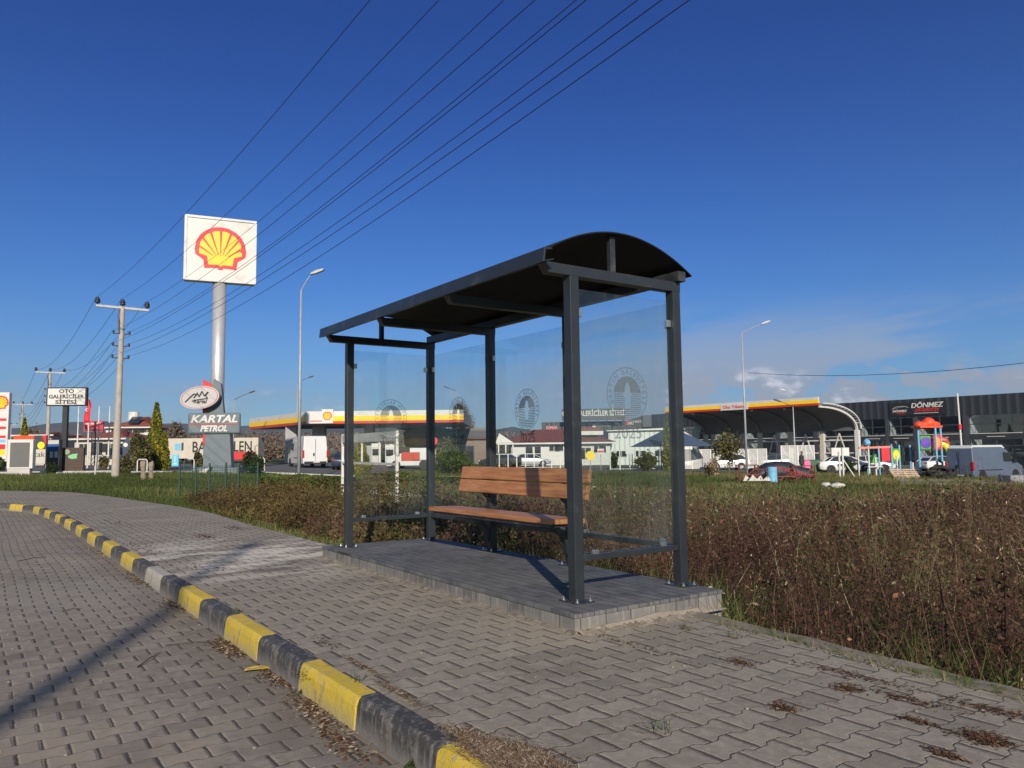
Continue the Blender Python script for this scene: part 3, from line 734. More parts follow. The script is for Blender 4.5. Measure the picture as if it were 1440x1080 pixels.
def panel(cx,cy,L,along,flip,mark=True):
    "along: 'x' or 'y'; flip: reading side"
    w=L/2; t=.004
    gp=thing('glass_panel','','',(0,0,0)); 
    bpy.data.objects.remove(gp)
    mb=MB(); z0,z1=.325,2.205
    if along=='x': mb.box(-w,w,-t,t,z0,z1)
    else: mb.box(-t,t,-w,w,z0,z1)
    o=mb.build('glass_panel',M_GLASS,SH,loc=(cx,cy,0))
    for sgn in (-1,1):
        for z in (2.03,):
            mb=MB()
            c=(sgn*(w-.005),0,z) if along=='x' else (0,sgn*(w-.005),z)
            mb.cbox(c,(.045,.028,.055) if along=='x' else (.028,.045,.055)); mb.build('glass_clamp',M_CHROME,o,bevel=.002)
        mb=MB(); c=(sgn*(w-.12),0,z0-.002) if along=='x' else (0,sgn*(w-.12),z0-.002)
        mb.cbox(c,(.045,.028,.030) if along=='x' else (.028,.045,.030)); mb.build('glass_clamp',M_CHROME,o,bevel=.002)
    zc=1.575-.12
    off=.0065
    if along=='x': M=Matrix(((1,0,0,0),(0,0,-1,-off),(0,1,0,zc),(0,0,0,1)))
    elif flip>0: M=Matrix(((0,0,1,off),(1,0,0,0),(0,1,0,zc),(0,0,0,1)))
    else: M=Matrix(((0,0,-1,-off),(-1,0,0,0),(0,1,0,zc),(0,0,0,1)))
    if mark: emblem(o,M)
Lx=XS[1]-XS[0]-.115; Ly=YB-YF-.12
for i in range(3): panel((XS[i]+XS[i+1])/2,YB,Lx,'x',1,i<2)
panel(XE1,(YF+YB)/2,Ly,'y',1); panel(XE0,(YF+YB)/2,Ly,'y',-1)

# ---------------------------------------------------------------- bench, bolted between the two middle rear posts
BX,BY=-6.22,4.40
BN=thing('bench','varnished wooden bench with two-plank back on curved black brackets in the bus shelter','bench',Fw(BX,BY,SZ),RZ)
def plank(nm,c,sz,rotx=0,par=BN):
    mb=MB(); mb.cbox((0,0,0),sz); o=mb.build(nm,M_WOOD,par,bevel=.006,seg=3); o.location=c; o.rotation_euler=(rotx,0,0); return o
for z,dy in ((.815,.020),(.677,-.008)): plank('back_plank',(0,dy,z),(2.13,.038,.131),-.19)
for i in range(4):
    plank('seat_plank',(0,-.365+i*.094,.445-.003*i),(2.13,.090,.042),0)
mb=MB(); mb.box(-1.02,1.02,-.385,-.345,.392,.423); mb.box(-1.02,1.02,-.09,-.05,.392,.423)
for x in (-1.02,-.65,0,.65,.98): mb.box(x,x+.04,-.345,-.09,.394,.421)
mb.build('seat_frame',M_ANTH,BN,bevel=.002)
for xp in (XS[1]+SX-BX,XS[2]+SX-BX):
    mb=MB()
    pts=[(.075,.10),(.07,.16),(.055,.24),(.02,.31),(-.05,.362),(-.14,.385),(-.30,.392)]
    inner=[(-.30,.375),(-.15,.352),(-.07,.322),(.00,.262),(.03,.20),(.04,.12),(.045,.10)]
    mb.prism(pts+inner,-.03,.03,'yz'); mb.build('curved_bracket',M_ANTH,BN,loc=(xp,0,0))
    mb=MB(); mb.prism([(.075,.56),(.055,.56),(.005,.60),(.045,.88),(.058,.88),(.075,.60)],-.02,.02,'yz'); mb.build('back_bracket',M_ANTH,BN,loc=(xp,0,0))
    for z,y in ((.815,-.004),(.677,-.032)):
        mb=MB(); mb.lathe([(0,0),(.007,0),(.006,-.004),(0,-.006)],n=8,axis='y'); mb.build('screw',M_CHROME,BN,loc=(xp,y,z))
# ---------------------------------------------------------------- background: poles, wires, lamps, signs
def gxy(px,Y,dz=0,py=640):
    x=ax(px,Y,py); return (x,Y,terr_s(x,Y)+dz)
def shell_emblem(parent,x,z,y,w,nm='emblem'):
    "scallop emblem facing local -y, centred at x,z"
    h=[(-.5,-.02),(-.47,.15),(-.40,.28),(-.29,.38),(-.15,.45),(0,.47)]
    top=h+[(-a,b) for a,b in h[-2::-1]]
    low=[(.485,-.13),(.33,-.24),(.31,-.41),(.06,-.39),(.035,-.43)]
    out=top+low+[(-a,b) for a,b in low[::-1]]
    mb=MB(); mb.prism([(a*w,b*w) for a,b in out],0,-.02,'xz'); o=mb.build(nm,M_SRED,parent,loc=(x,y,z))
    mb=MB()
    # seven rays and the base, in yellow
    angs=[R(t) for t in (152,133,114.5,97,83,65.5,47,28)]
    cx0,cz0=0,-.24
    n=8; th=[R(165-150*i/n) for i in range(n+1)]
    for i in range(n):
        t0=th[i]+R(0) ; t1=th[i+1]
        g0=R(2.2); a0=t0-g0; a1=t1+g0
        def rim(t):
            # distance from the base point to the inner outline
            dx,dz=math.cos(t),math.sin(t)
            best=.3
            for k in range(400):
                r=k*.002; X=dx*r; Z=cz0+dz*r
                e=(X/.415)**2+((Z+.02)/.405)**2 if Z>-.02 else (X/.415)**2
                if e<1: best=r
            return best
        r0,r1=rim(a0),rim(a1); rm=rim((a0+a1)/2)
        if i in (0,n-1): r0=min(r0,.43); r1=min(r1,.60); rm=min(rm,.52)
        s=.10
        poly=[(s*math.cos(a0),cz0+s*math.sin(a0)),(r0*math.cos(a0),cz0+r0*math.sin(a0)),(rm*1.01*math.cos((a0+a1)/2),cz0+rm*1.01*math.sin((a0+a1)/2)),(r1*math.cos(a1),cz0+r1*math.sin(a1)),(s*math.cos(a1),cz0+s*math.sin(a1))]
        mb.prism([(a*w,b*w) for a,b in poly],-.001,-.03,'xz')
    base=[(-.26,-.165),(-.10,-.135),(.10,-.135),(.26,-.165),(.235,-.335),(.05,-.325),(.02,-.355),(-.02,-.355),(-.05,-.325),(-.235,-.335)]
    mb.prism([(a*w,b*w) for a,b in base],-.001,-.031,'xz')
    mb.build(nm+'_rays',M_YEL,o); return o

# concrete utility poles
PD=(Vector((-20.54,40,0))); LD=Vector((-.578,.816,0)); CD=Vector((.816,.578,0))
def util_pole(p,label,h=9.0,levels=3,lean=(0,0),group='concrete utility poles along the road',fancy=True):
    z0=terr_s(p[0],p[1])
    t=thing('utility_pole',label,'utility pole',(p[0],p[1],z0),math.atan2(CD.y,CD.x),group)
    t.rotation_euler=(lean[0],lean[1],math.atan2(CD.y,CD.x))
    H=h-z0
    mb=MB(); mb.cyl((0,0,-.3),(0,0,H-.05),.20,.11,16); mb.build('shaft',M_CONC,t,smooth=False)
    mb=MB(); mb.cbox((0,0,H-.12),(2.5,.14,.12)); mb.build('crossarm',M_CONC2,t,bevel=.01)
    for x in (-1.18,0,1.18):
        mb=MB(); mb.lathe([(.0,0),(.03,0),(.03,.06),(.09,.08),(.11,.12),(.07,.15),(.11,.18),(.10,.22),(.06,.24),(.08,.28),(.05,.33),(0,.34)],n=12); mb.v=[(a*1.35,b*1.35,c*1.2) for a,b,c in mb.v]
        mb.build('insulator',M_BLACK,t,loc=(x,0,H-.06),smooth=True)
    for i in range(levels):
        z=7.5-.64*i-z0
        mb=MB(); mb.bar((-.42,-.02,z),(.42,-.02,z),.05,.05); mb.build('bracket_arm',M_DARK,t)
        for x in (-.38,.38):
            mb=MB(); mb.lathe([(0,0),(.025,0),(.055,.04),(.055,.11),(.03,.15),(0,.16)],n=8); mb.build('insulator',M_BLACK,t,loc=(x,-.02,z+.02))
    if fancy:
        mb=MB(); mb.tube([(-.14,-.05,H-.15),(-.2,-.08,H-.5),(-.16,-.1,H-.9),(-.12,-.12,H-1.5)],.035,6); mb.build('cable_joint',M_BLACK,t)
        mb=MB(); mb.cyl((0,0,H*.86),(0,0,H*.86+.03),.16,.16,12); mb.build('pole_band',M_DARK,t)
    return t
POLE0=Vector((7.3,.5,0)); P0=Vector((7.6,.45,0))
util_pole((-20.54,40),'nearest concrete utility pole with three black insulators on its crossarm',9.0,3,(0,R(.6)))
p2=at(66,640,74); util_pole((p2.x,74),'second concrete utility pole, left of the black and white sign',9.3,3,(0,0))
p3=at(29,640,118); util_pole((p3.x,118),'third utility pole, above the small yellow conifer',9.2,2,(0,0))
p4=at(14,640,190); util_pole((p4.x,190),'farthest small utility pole beside the fuel price totem',9.0,1,(0,0),fancy=False)
M_WIRE=mat('wire_black',(.012,.012,.013),.6,0,.05,2)
def wire(a,b,sag,r,label,nm='power_wire',group='overhead power wires',n=40):
    a,b=Vector(a),Vector(b); c=(a+b)/2; pts=[]
    for i in range(n+1):
        t=i/n; p=a.lerp(b,t); p.z-=4*sag*t*(1-t); pts.append(p-a)
    mb=MB(); mb.tube(pts,r,5); o=mb.build(nm,M_WIRE,loc=a,fix=False); return tag(o,label,'wire',group)
A1=Vector((-20.54,40,0)); A0p=A1-LD*48.5; A2=Vector((p2.x,74,0)); A3=Vector((p3.x,118,0)); A4=Vector((p4.x,190,0))
hv=[(-1.18,9.28,'left'),(0,9.32,'middle'),(1.18,9.28,'right')]
exo={-1.18:-1.0,0:-.05,1.18:.75}
for o,z,nm in hv:
    wire(A1+CD*o+Vector((0,0,z)),A0p+CD*exo[o]+Vector((0,0,z+.6)),1.0,.007,'high overhead wire from the %s top insulator of the nearest pole, towards the camera'%nm)
    wire(A1+CD*o+Vector((0,0,z)),A2+CD*o+Vector((0,0,z+.2)),1.1,.010,'high wire from the %s top insulator of the nearest pole to the second'%nm)
    wire(A2+CD*o+Vector((0,0,z+.2)),A3+CD*o+Vector((0,0,z+.1)),1.3,.014,'high %s wire between the second and third poles'%nm)
lv=[(-.38,7.6,'upper',-.15,'left'),(.38,7.6,'upper',.25,'right'),(-.38,6.97,'middle',-.20,'left'),(.38,6.97,'middle',.30,'right'),(-.38,6.33,'lower',-.1,'left'),(.38,6.33,'lower',.05,'right')]
for o,z,nm,e,sd_ in lv:
    wire(A1+CD*o+Vector((0,0,z)),A0p+CD*e+Vector((0,0,z+.65)),1.0,.0065,'%s low wire on the %s side, from the nearest pole towards the camera'%(nm,sd_))
    wire(A1+CD*o+Vector((0,0,z)),A2+CD*o+Vector((0,0,z)),1.1,.009,'%s low wire on the %s side between the nearest and second poles'%(nm,sd_))
for o,z,nm,e,sd_ in lv[::2]:
    wire(A2+CD*o+Vector((0,0,z)),A3+CD*o+Vector((0,0,z-.2)),1.3,.013,'%s low wire between the second and third poles'%nm)
util_pole((A0p.x,A0p.y),'utility pole to the right of the shelter, out of the picture',9.6,3)
t=thing('street_lamp','thick lamp mast behind the camera that throws its shadow across the kerb','street lamp',(-.07,-16.0,-.15),0,'street lamps')
mb=MB(); mb.cyl((0,0,0),(0,0,11.6),.17,.045,16); mb.build('pole',M_GALV,t)
mb=MB(); mb.cbox((0,-.3,11.65),(.12,.6,.08)); mb.build('lamp_head',M_GALV,t)
# cable on the right
wr=at(1052,524,58); w2=at(1445,482,40); w2b=w2+(w2-wr)*.6
wire(wr,w2b,1.1,.016,'single cable rising to the right from the street lamp by the car wash',group=None)

# street lamps
def lamp(px,Y,ytop,side,label,arm=1.5,h=None,py=650,headm=None,rot=0,armm=None,z0=None,rise=None):
    x=ax(px,Y,py); z=terr_s(x,Y); H=az_(ytop,px,Y)-z
    t=thing('street_lamp',label,'street lamp',(x,Y,z),rot,'street lamps')
    mb=MB(); mb.cyl((0,0,-.1),(0,0,H),.095,.045,10); mb.build('pole',M_GALV,t,smooth=True)
    ax1=side*arm; rise=rise or .72*arm*.6
    mb=MB(); mb.tube([(0,0,H-.02),(ax1*.5,0,H+rise*.55),(ax1,0,H+rise)],[.035,.028,.025],6); mb.build('arm',armm or M_GALV,t)
    mb=MB(); hz=H+rise; e=[(-.05,.0),(.02,.07),(.30,.12),(.62,.10),(.70,.03),(.62,-.03),(.25,-.06),(.0,-.04)]
    mb.prism([(ax1+side*a,hz+b+a*.30) for a,b in e],-.11,.11,'xz'); mb.build('lamp_head',headm or M_GALV,t,bevel=.02)
    return t
lamp(420.5,40,408,1,'tall grey street lamp between the brand mast and the shelter',.52,rise=.85)
lamp(1050,58,468,1,'tall grey street lamp right of the shelter',1.5)
lamp(1118.5,76,572,-1,'street lamp in front of the car wash with its arm to the left',1.2,armm=M_DARK,headm=M_DARK)
lamp(1117,108,553,-1,'farther street lamp showing above the car wash fascia',.9,headm=M_WHITE)
lamp(327.5,88,562,1,'thin distant street lamp above the grey petrol monument',1.7,armm=M_DARK,headm=M_DARK)
lamp(417,100,538,1,'distant street lamp head just right of the tall lamp pole',1.4,armm=M_DARK,headm=M_DARK)
lamp(642,96,550,-1,'distant street lamp seen through the rear glass',.9,armm=M_DARK,headm=M_DARK)

# brand mast
x=ax(304,55,640); zt=az_(309,304,55); zb=az_(397.5,304,55)
MT=thing('brand_mast','tall steel mast with a square white sign carrying a red and yellow scallop shell','sign mast',(x,55,0),R(24))
mb=MB(); mb.cyl((0,0.1,-.2),(0,0.1,zb),.46,.46,32); mb.build('mast',mat('mast_steel',(.48,.48,.485),.42,.4,.08,2),MT,smooth=True)
zc=(zt+zb)/2; hw=2.42; hh=(zt-zb)/2
mb=MB(); mb.box(-hw,hw,-.35,.55,zc-hh,zc+hh); sb=mb.build('sign_box',M_WHITE,MT,bevel=.06)
mb=MB()
f=.20
for a in ((-hw-.03,-hw+f,zc-hh,zc+hh),(hw-f,hw+.03,zc-hh,zc+hh),(-hw,hw,zc+hh-f,zc+hh+.03),(-hw,hw,zc-hh-.03,zc-hh+f)):
    pass
mb.prism([(-hw-.03,zc-hh-.03),(hw+.03,zc-hh-.03),(hw+.03,zc-hh+.14),(-hw+.14,zc-hh+.14),(-hw+.14,zc+hh-.14),(hw-.14,zc+hh-.14),(hw-.14,zc-hh+.14),(hw+.03,zc-hh+.14),(hw+.03,zc+hh+.03),(-hw-.03,zc+hh+.03)],-.36,-.42,'xz')
mb.build('sign_frame',M_WHITE,sb)
shell_emblem(sb,.0,zc+.02,-.355,3.5)

# KARTAL PETROL monument
x=ax(308,48,655); MO=thing('petrol_monument','grey slab monument with KARTAL PETROL sign and an oval white emblem','monument sign',(x,48,0),R(4))
M_SLATE=mat('slate_blue_panel',(.115,.145,.165),.5,0,.08,2,stain=((.12,.15,.17),.5,.45,.6))
def Z(py,px=308,Y=48): return az_(py,px,Y)
def XX(px,Y=48,py=600): return ax(px,Y,py)
mb=MB(); mb.prism([(XX(289)-x,Z(657)),(XX(328)-x,Z(657)),(XX(325)-x,Z(609)),(XX(289)-x,Z(609))],-.3,.4,'xz'); mb.build('slab',M_SLATE,MO,bevel=.03)
mb=MB(); mb.prism([(XX(289)-x,Z(609)),(XX(318)-x,Z(609)),(XX(310)-x,Z(540)),(XX(300)-x,Z(533)),(XX(289)-x,Z(600))],-.1,.25,'xz'); mb.build('tapered_fin',M_SLATE,MO)
mb=MB(); mb.prism([(XX(285)-x,Z(590)),(XX(288)-x,Z(590)),(XX(301)-x,Z(543)),(XX(284.5)-x,Z(533))],.0,.15,'xz'); mb.prism([(XX(288.5)-x,Z(625)),(XX(291)-x,Z(625)),(XX(291)-x,Z(609)),(XX(288.5)-x,Z(609))],-.35,-.3,'xz'); mb.build('red_fin',M_RED,MO)
mb=MB(); mb.box(XX(268)-x,XX(339.5)-x,-.45,-.15,Z(610.5),Z(581)); sbp=mb.build('sign_panel',M_SLATE,MO,bevel=.12)
text('lettering','KARTAL',sbp,(XX(304)-x),Z(590.0),-.46,.62,M_WHITE,.03,.02,.25,width=XX(336)-XX(272))
text('lettering','PETROL',sbp,(XX(304)-x),Z(603.2),-.46,.50,M_WHITE,.03,.02,.25,width=XX(323)-XX(286))
mb=MB(); mb.box(XX(272)-x,XX(337)-x,-.47,-.45,Z(597.3),Z(596.4)); mb.build('red_line',M_RED,sbp)
mb=MB(); n=40; ex,ez=XX(286)-x,Z(560); ra,rb=(XX(312.5)-XX(259.5))/2,(Z(544)-Z(575.8))/2
def ell(k): return [(ex+ra*k*math.cos(2*math.pi*i/n)+0,ez+rb*k*math.sin(2*math.pi*i/n)+ra*k*.10*math.cos(2*math.pi*i/n)) for i in range(n)]
mb.prism(ell(1.0),-.75,-.45,'xz'); ov=mb.build('oval_emblem',mat('oval_pale_grey',(.42,.40,.40),.5,0,.06,2),MO)
mb=MB(); 
o1,o2_=ell(.93),ell(.90)
for i in range(n):
    j=(i+1)%n; mb.add([(o1[i][0],-.765,o1[i][1]),(o1[j][0],-.765,o1[j][1]),(o2_[j][0],-.765,o2_[j][1]),(o2_[i][0],-.765,o2_[i][1])],[(0,1,2,3)])
mb.build('red_rim',M_RED,ov,fix=False)
mb=MB()
def stroke(mb,pts,w,y):
    for p,q in zip(pts,pts[1:]):
        mb.bar((ex+p[0],y,ez+p[1]),(ex+q[0],y,ez+q[1]),w,w*1.0)
stroke(mb,[(-.85,-.28),(-.35,.22),(-.15,.20),(-.35,-.02)],.06,-.78); stroke(mb,[(-.15,.30),(-.02,.05),(.15,.38),(.28,.10),(.52,.34),(.36,.12),(.50,-.05)],.06,-.78); stroke(mb,[(-.45,-.22),(-.2,-.15),(.5,-.05)],.05,-.78)
mb.build('script_mark',M_BLACK,ov)
text('lettering','Kartal',ov,ex+.02,ez-.25,-.77,.32,M_BLACK,.01,.008,.3)
mb=MB(); mb.box(XX(280)-x,XX(341)-x,-.9,1.0,Z(668)*0-.1,Z(657)); mb.build('plinth',M_SLATE,MO)
tag(MB().prism([(0,0),(.75,.0),(.95,.42),(.55,.22)],0,.5,'xz').build('white_boulder',M_WHITE2,loc=(XX(280,47.0)-.1,46.6,-.02)),'small white wedge stone at the foot of the grey monument','stone')

# OTO GALERICILER SITESI sign
Y=60; x=ax(92.5,Y,660)
OG=thing('roadside_sign','white sign on a black post reading OTO GALERICILER SITESI','sign',(x,Y,0),R(5))
mb=MB(); mb.box(ax(88.3,Y,600)-x,ax(94.8,Y,600)-x,-.12,.2,0,az_(570,92,Y)); mb.build('post',M_BLACK,OG)
xa,xb=ax(69,Y,555)-x,ax(122.6,Y,555)-x; za_,zb_=az_(571,96,Y),az_(545,96,Y)
mb=MB(); mb.box(xa,xb,-.25,.1,za_,zb_); bo=mb.build('sign_board',M_BLACK,OG,bevel=.02)
mb=MB(); mb.box(xa+.1,xb-.1,-.262,-.249,za_+.09,zb_-.09); mb.build('white_face',M_WHITE,bo)
cx=(xa+xb)/2; hz=(zb_-za_)
for s,k,w in (('OTO',.78,.40),('GALERİCİLER',.49,.94),('SİTESİ',.20,.58)):
    text('lettering',s,bo,cx,za_+hz*k,-.264,.40,M_BLACK,.008,.012,width=w*(xb-xa-.2))

# fuel price totem, cut by the left edge
Y=80; x=ax(2,Y,640)
TT=thing('price_totem','white fuel price totem with a scallop shell, cut by the left edge of the picture','price totem',(x,Y,0),R(3))
w=ax(13,Y,600)-x; Zt=lambda py: az_(py,5,Y)
mb=MB(); mb.box(-w*1.6,w,-.25,.25,Zt(651),Zt(552)); tb=mb.build('panel',M_WHITE,TT,bevel=.03)
mb=MB(); mb.box(-w*1.2,w*.6,-.2,.2,0,Zt(651)); mb.build('base',M_WHITE2,TT)
shell_emblem(tb,-w*.18,Zt(566.5),-.26,1.55)
for a,b,m_ in ((588.5,592,M_SRED),(600,603.5,M_SRED),(612.5,616,M_SRED),(618,622,M_LBLUE),(624.8,631.8,M_SRED),(632.3,640,M_YELF)):
    mb=MB(); mb.box(-w*1.3,w*.72,-.27,-.255,Zt(b),Zt(a)); mb.build('price_row',m_,tb)

# grey lightbox with a white frame
Y=47.5; x=ax(30,Y,655)
LB=thing('light_box','white framed roadside light box with a blank grey face','light box',(x,Y,0),R(3))
Zt=lambda py: az_(py,30,Y); Xt=lambda px: ax(px,Y,640)-x
mb=MB(); mb.box(Xt(12.8),Xt(47.8),-.18,.18,Zt(659),Zt(618)); fb=mb.build('frame',M_WHITE,LB,bevel=.02)
mb=MB(); mb.box(Xt(17),Xt(43.5),-.19,-.178,Zt(656.8),Zt(622.3)); mb.build('grey_face',mat('grey_panel',(.12,.118,.112),.6,0,.05,2),fb)
mb=MB(); mb.box(Xt(13.5),Xt(44),-.15,.15,0,Zt(659)-.005); mb.build('base',M_CONC2,LB)

# red and black hoarding behind it
Y=56; x=ax(44,Y,650)
HB=thing('advert_hoarding','red and black hoarding with yellow disc and beige panel behind the light box','hoarding',(x,Y,0),R(2))
Zt=lambda py: az_(py,44,Y); Xt=lambda px: ax(px,Y,640)-x
mb=MB(); mb.box(Xt(20),Xt(65),-.08,.08,Zt(653),Zt(612.5)); hb=mb.build('board',M_DARK,HB)
mb=MB(); mb.box(Xt(20),Xt(48),-.10,-.085,Zt(619),Zt(612.5)); mb.build('red_strip',M_RPLAS,hb)
mb=MB(); mb.prism([(Xt(59),Zt(612.5)),(Xt(65),Zt(612.5)),(Xt(65),Zt(626)),(Xt(61),Zt(618))],-.085,-.10,'xz'); mb.build('red_corner',M_SRED,hb)
mb=MB(); mb.cyl((Xt(58),-.085,Zt(626.5)),(Xt(58),-.11,Zt(626.5)),.26,.26,20); mb.build('yellow_disc',M_YPLAS,hb)
mb=MB(); mb.box(Xt(44),Xt(64.5),-.11,-.09,Zt(652.5),Zt(632)); mb.build('beige_panel',M_CREAM,hb)
text('lettering','cak',hb,Xt(56),Zt(639.3),-.112,.55,M_BLACK,.005,.0,width=Xt(63)-Xt(48))
for px in (24,40,62):
    mb=MB(); mb.cyl((Xt(px),.1,0),(Xt(px),.1,Zt(653)),.05,n=6); mb.build('leg',M_DARK,HB)
# small blue kiosk boards
Y=58; x=ax(75,Y,650)
KB=thing('blue_notice_stand','blue and white notice stand with two small white sheets, left of the black sign post','notice stand',(x,Y,0),0)
Zt=lambda py: az_(py,75,Y); Xt=lambda px: ax(px,Y,640)-x
mb=MB(); mb.box(Xt(66),Xt(84),-.08,.3,Zt(664),Zt(618)); kb=mb.build('back_panel',M_DARK,KB)
mb=MB(); mb.box(Xt(67.5),Xt(83),-.10,-.085,Zt(634),Zt(625)); mb.build('blue_panel',M_BLUE,kb)
mb=MB(); mb.box(Xt(68),Xt(83),-.10,-.085,Zt(624.5),Zt(619)); mb.build('pale_strip',M_WHITE2,kb)
for a in (71,77.5):
    mb=MB(); mb.box(Xt(a),Xt(a+4.5),-.10,-.085,Zt(643.5),Zt(635)); mb.build('white_sheet',M_WHITE,kb)
# brown panel with green leaf
Y=59; x=ax(102,Y,650)
BP=thing('brown_sign_panel','dark brown brick patterned panel with a green leaf mark, right of the black sign post','sign panel',(x,Y,0),R(2))
Zt=lambda py: az_(py,102,Y); Xt=lambda px: ax(px,Y,640)-x
mb=MB(); mb.box(Xt(85),Xt(118.5),-.12,.12,Zt(663),Zt(629.5)); bp=mb.build('panel',mat('brown_brick_panel',(.075,.05,.04),.8,0,.5,9),BP)
mb=MB(); mb.prism([(Xt(97),Zt(641)),(Xt(103),Zt(638.5)),(Xt(110.8),Zt(638)),(Xt(109),Zt(641.5)),(Xt(110),Zt(644.5)),(Xt(103),Zt(645.5)),(Xt(98),Zt(644))],-.125,-.145,'xz'); mb.build('leaf_mark',mat('mint_green',(.20,.50,.25),.5,0,.1,2),bp)
mb=MB(); mb.cyl((Xt(95.8),-.125,Zt(635.5)),(Xt(95.8),-.145,Zt(635.5)),.2,.2,16); mb.build('round_mark',mat('dull_sage',(.25,.30,.2),.6,0,.3,8),bp)

# flagpoles
fpx=[(94.5,605,573,66,'second flagpole, thin and white against the black sign post'),(109,655,573,70,'white flagpole left of the red flag'),(123.8,655,562,70,'white flagpole carrying a limp red flag'),(138,655,573,66,'white flagpole right of the red flag'),(153,655,573,66,'white flagpole nearest the concrete pole')]
for px,pyb,pyt,Y,lab in fpx:
    x=ax(px,Y,620); H=az_(pyt,px,Y)
    t=thing('flagpole',lab,'flagpole',(x,Y,0),0,'flagpoles in front of the red roofs')
    mb=MB(); mb.cyl((0,0,0),(0,0,H),.075,.045,8); mb.build('pole',M_WHITE,t)
    mb=MB(); mb.lathe([(0,0),(.06,.03),(.06,.08),(0,.12)],n=8); mb.build('finial',M_WHITE,t,loc=(0,0,H))
Y=70; x=ax(123.8,Y,575); 
fl=MB(); zt_=az_(561,123,Y); zb2=az_(593.5,123,Y); n=10; vs=[]
for j in range(n+1):
    t=j/n; z=zt_+(zb2-zt_)*t
    wd=.10+.26*math.sin(min(1,t*1.25)*math.pi*.5); 
    for k in range(5):
        u=k/4-.35; vs.append((u*wd*1.5+.05*math.sin(t*6),-.10+.10*math.sin(k*1.7+t*5),z-zt_-.10*(k%2)))
for j in range(n):
    for k in range(4): a=j*5+k; fl.f.append((a,a+1,a+6,a+5)); fl.mi.append(0)
fl.v=vs; o=fl.build('flag',M_SRED,loc=(x,Y,zt_),fix=False,smooth=True); so_=o.modifiers.new('s','SOLIDIFY'); so_.thickness=.02
tag(o,'limp red flag with a white crescent hanging from the flagpole','flag')
cr=MB(); pts=[]
for i in range(9): a=R(60+240*i/8); pts.append((.16*math.cos(a),.16*math.sin(a)))
for i in range(9): a=R(300-240*i/8); pts.append((.05+.12*math.cos(a),.12*math.sin(a)))
cr.prism(pts,-.16,-.18,'xz'); cr.build('crescent',M_WHITE,o,loc=(.05,-.05,-1.0))
# red banner on a lattice frame
Y=85; x=ax(131,Y,640)
RB=thing('red_banner_sign','red banner sign with white lettering on a dark lattice mast','banner sign',(x,Y,0),R(-2))
Zt=lambda py: az_(py,131,Y); Xt=lambda px: ax(px,Y,620)-x
mb=MB(); mb.box(Xt(117.5),Xt(145.3),-.1,.1,Zt(607.3),Zt(592)); rb=mb.build('banner',mat('banner_red',(.50,.04,.06),.5,0,.1,2),RB)
mb=MB()
for i,(a,b) in enumerate(((120,126),(127.5,134),(136,142.5))): mb.box(Xt(a),Xt(b),-.13,-.105,Zt(597),Zt(594.6))
mb.build('white_marks',M_WHITE2,rb)
mb=MB(); mb.prism([(Xt(119),Zt(605.6)),(Xt(123),Zt(603.2)),(Xt(132),Zt(602.6)),(Xt(143.5),Zt(604.4)),(Xt(143.5),Zt(606)),(Xt(119),Zt(606.2))],-.105,-.13,'xz'); mb.build('dark_car_shape',M_DARK,rb)
mb=MB()
for a in (Xt(129),Xt(134)): mb.bar((a,0,0),(a,0,Zt(607)),.10,.10)
for k in range(7):
    z0=Zt(607)*k/7; z1=Zt(607)*(k+1)/7; mb.bar((Xt(129),0,z0),(Xt(134),0,z1),.05,.05)
mb.build('lattice_mast',M_DARK,RB)
# dark navy banner by the near pole
Y=57; x=ax(178,Y,650)
NB=thing('navy_banner','small navy banner with a white disc beside the concrete pole','banner',(x,Y,0),R(10))
Zt=lambda py: az_(py,178,Y); Xt=lambda px: ax(px,Y,640)-x
mb=MB(); mb.prism([(Xt(173),Zt(640)),(Xt(185),Zt(638)),(Xt(186),Zt(622)),(Xt(178),Zt(614)),(Xt(172),Zt(624))],-.03,.03,'xz'); nb=mb.build('cloth',mat('navy_cloth',(.035,.05,.10),.7,0,.1,2),NB)
mb=MB(); mb.cyl((Xt(176.5),-.035,Zt(625.5)),(Xt(176.5),-.05,Zt(625.5)),.16,.16,14); mb.build('white_disc',M_WHITE,nb)
mb=MB(); mb.cyl((Xt(186),0,0),(Xt(186),0,Zt(614)),.04,n=6); mb.build('pole',M_DARK,NB)
# light-blue sign by the conifer
Y=46; x=ax(247,Y,655)
LS=thing('light_blue_sign','small bright blue sign on a thin post right of the yellow conifer','sign',(x,Y,0),0)
Zt=lambda py: az_(py,247,Y); Xt=lambda px: ax(px,Y,640)-x
mb=MB(); mb.box(Xt(242),Xt(251.5),-.03,.03,Zt(655.5),Zt(639.5)); ls=mb.build('panel',mat('sky_blue_sign',(.12,.48,.70),.4,0,.1,2),LS)
mb=MB(); mb.box(Xt(246),Xt(247.3),-.04,-.031,Zt(650),Zt(641.5)); mb.box(Xt(244.5),Xt(249),-.04,-.031,Zt(653),Zt(651)); mb.build('white_marks',M_WHITE,ls)
mb=MB(); mb.cyl((0,0,0),(0,0,Zt(655.5)),.03,n=6); mb.build('post',M_DARK,LS)
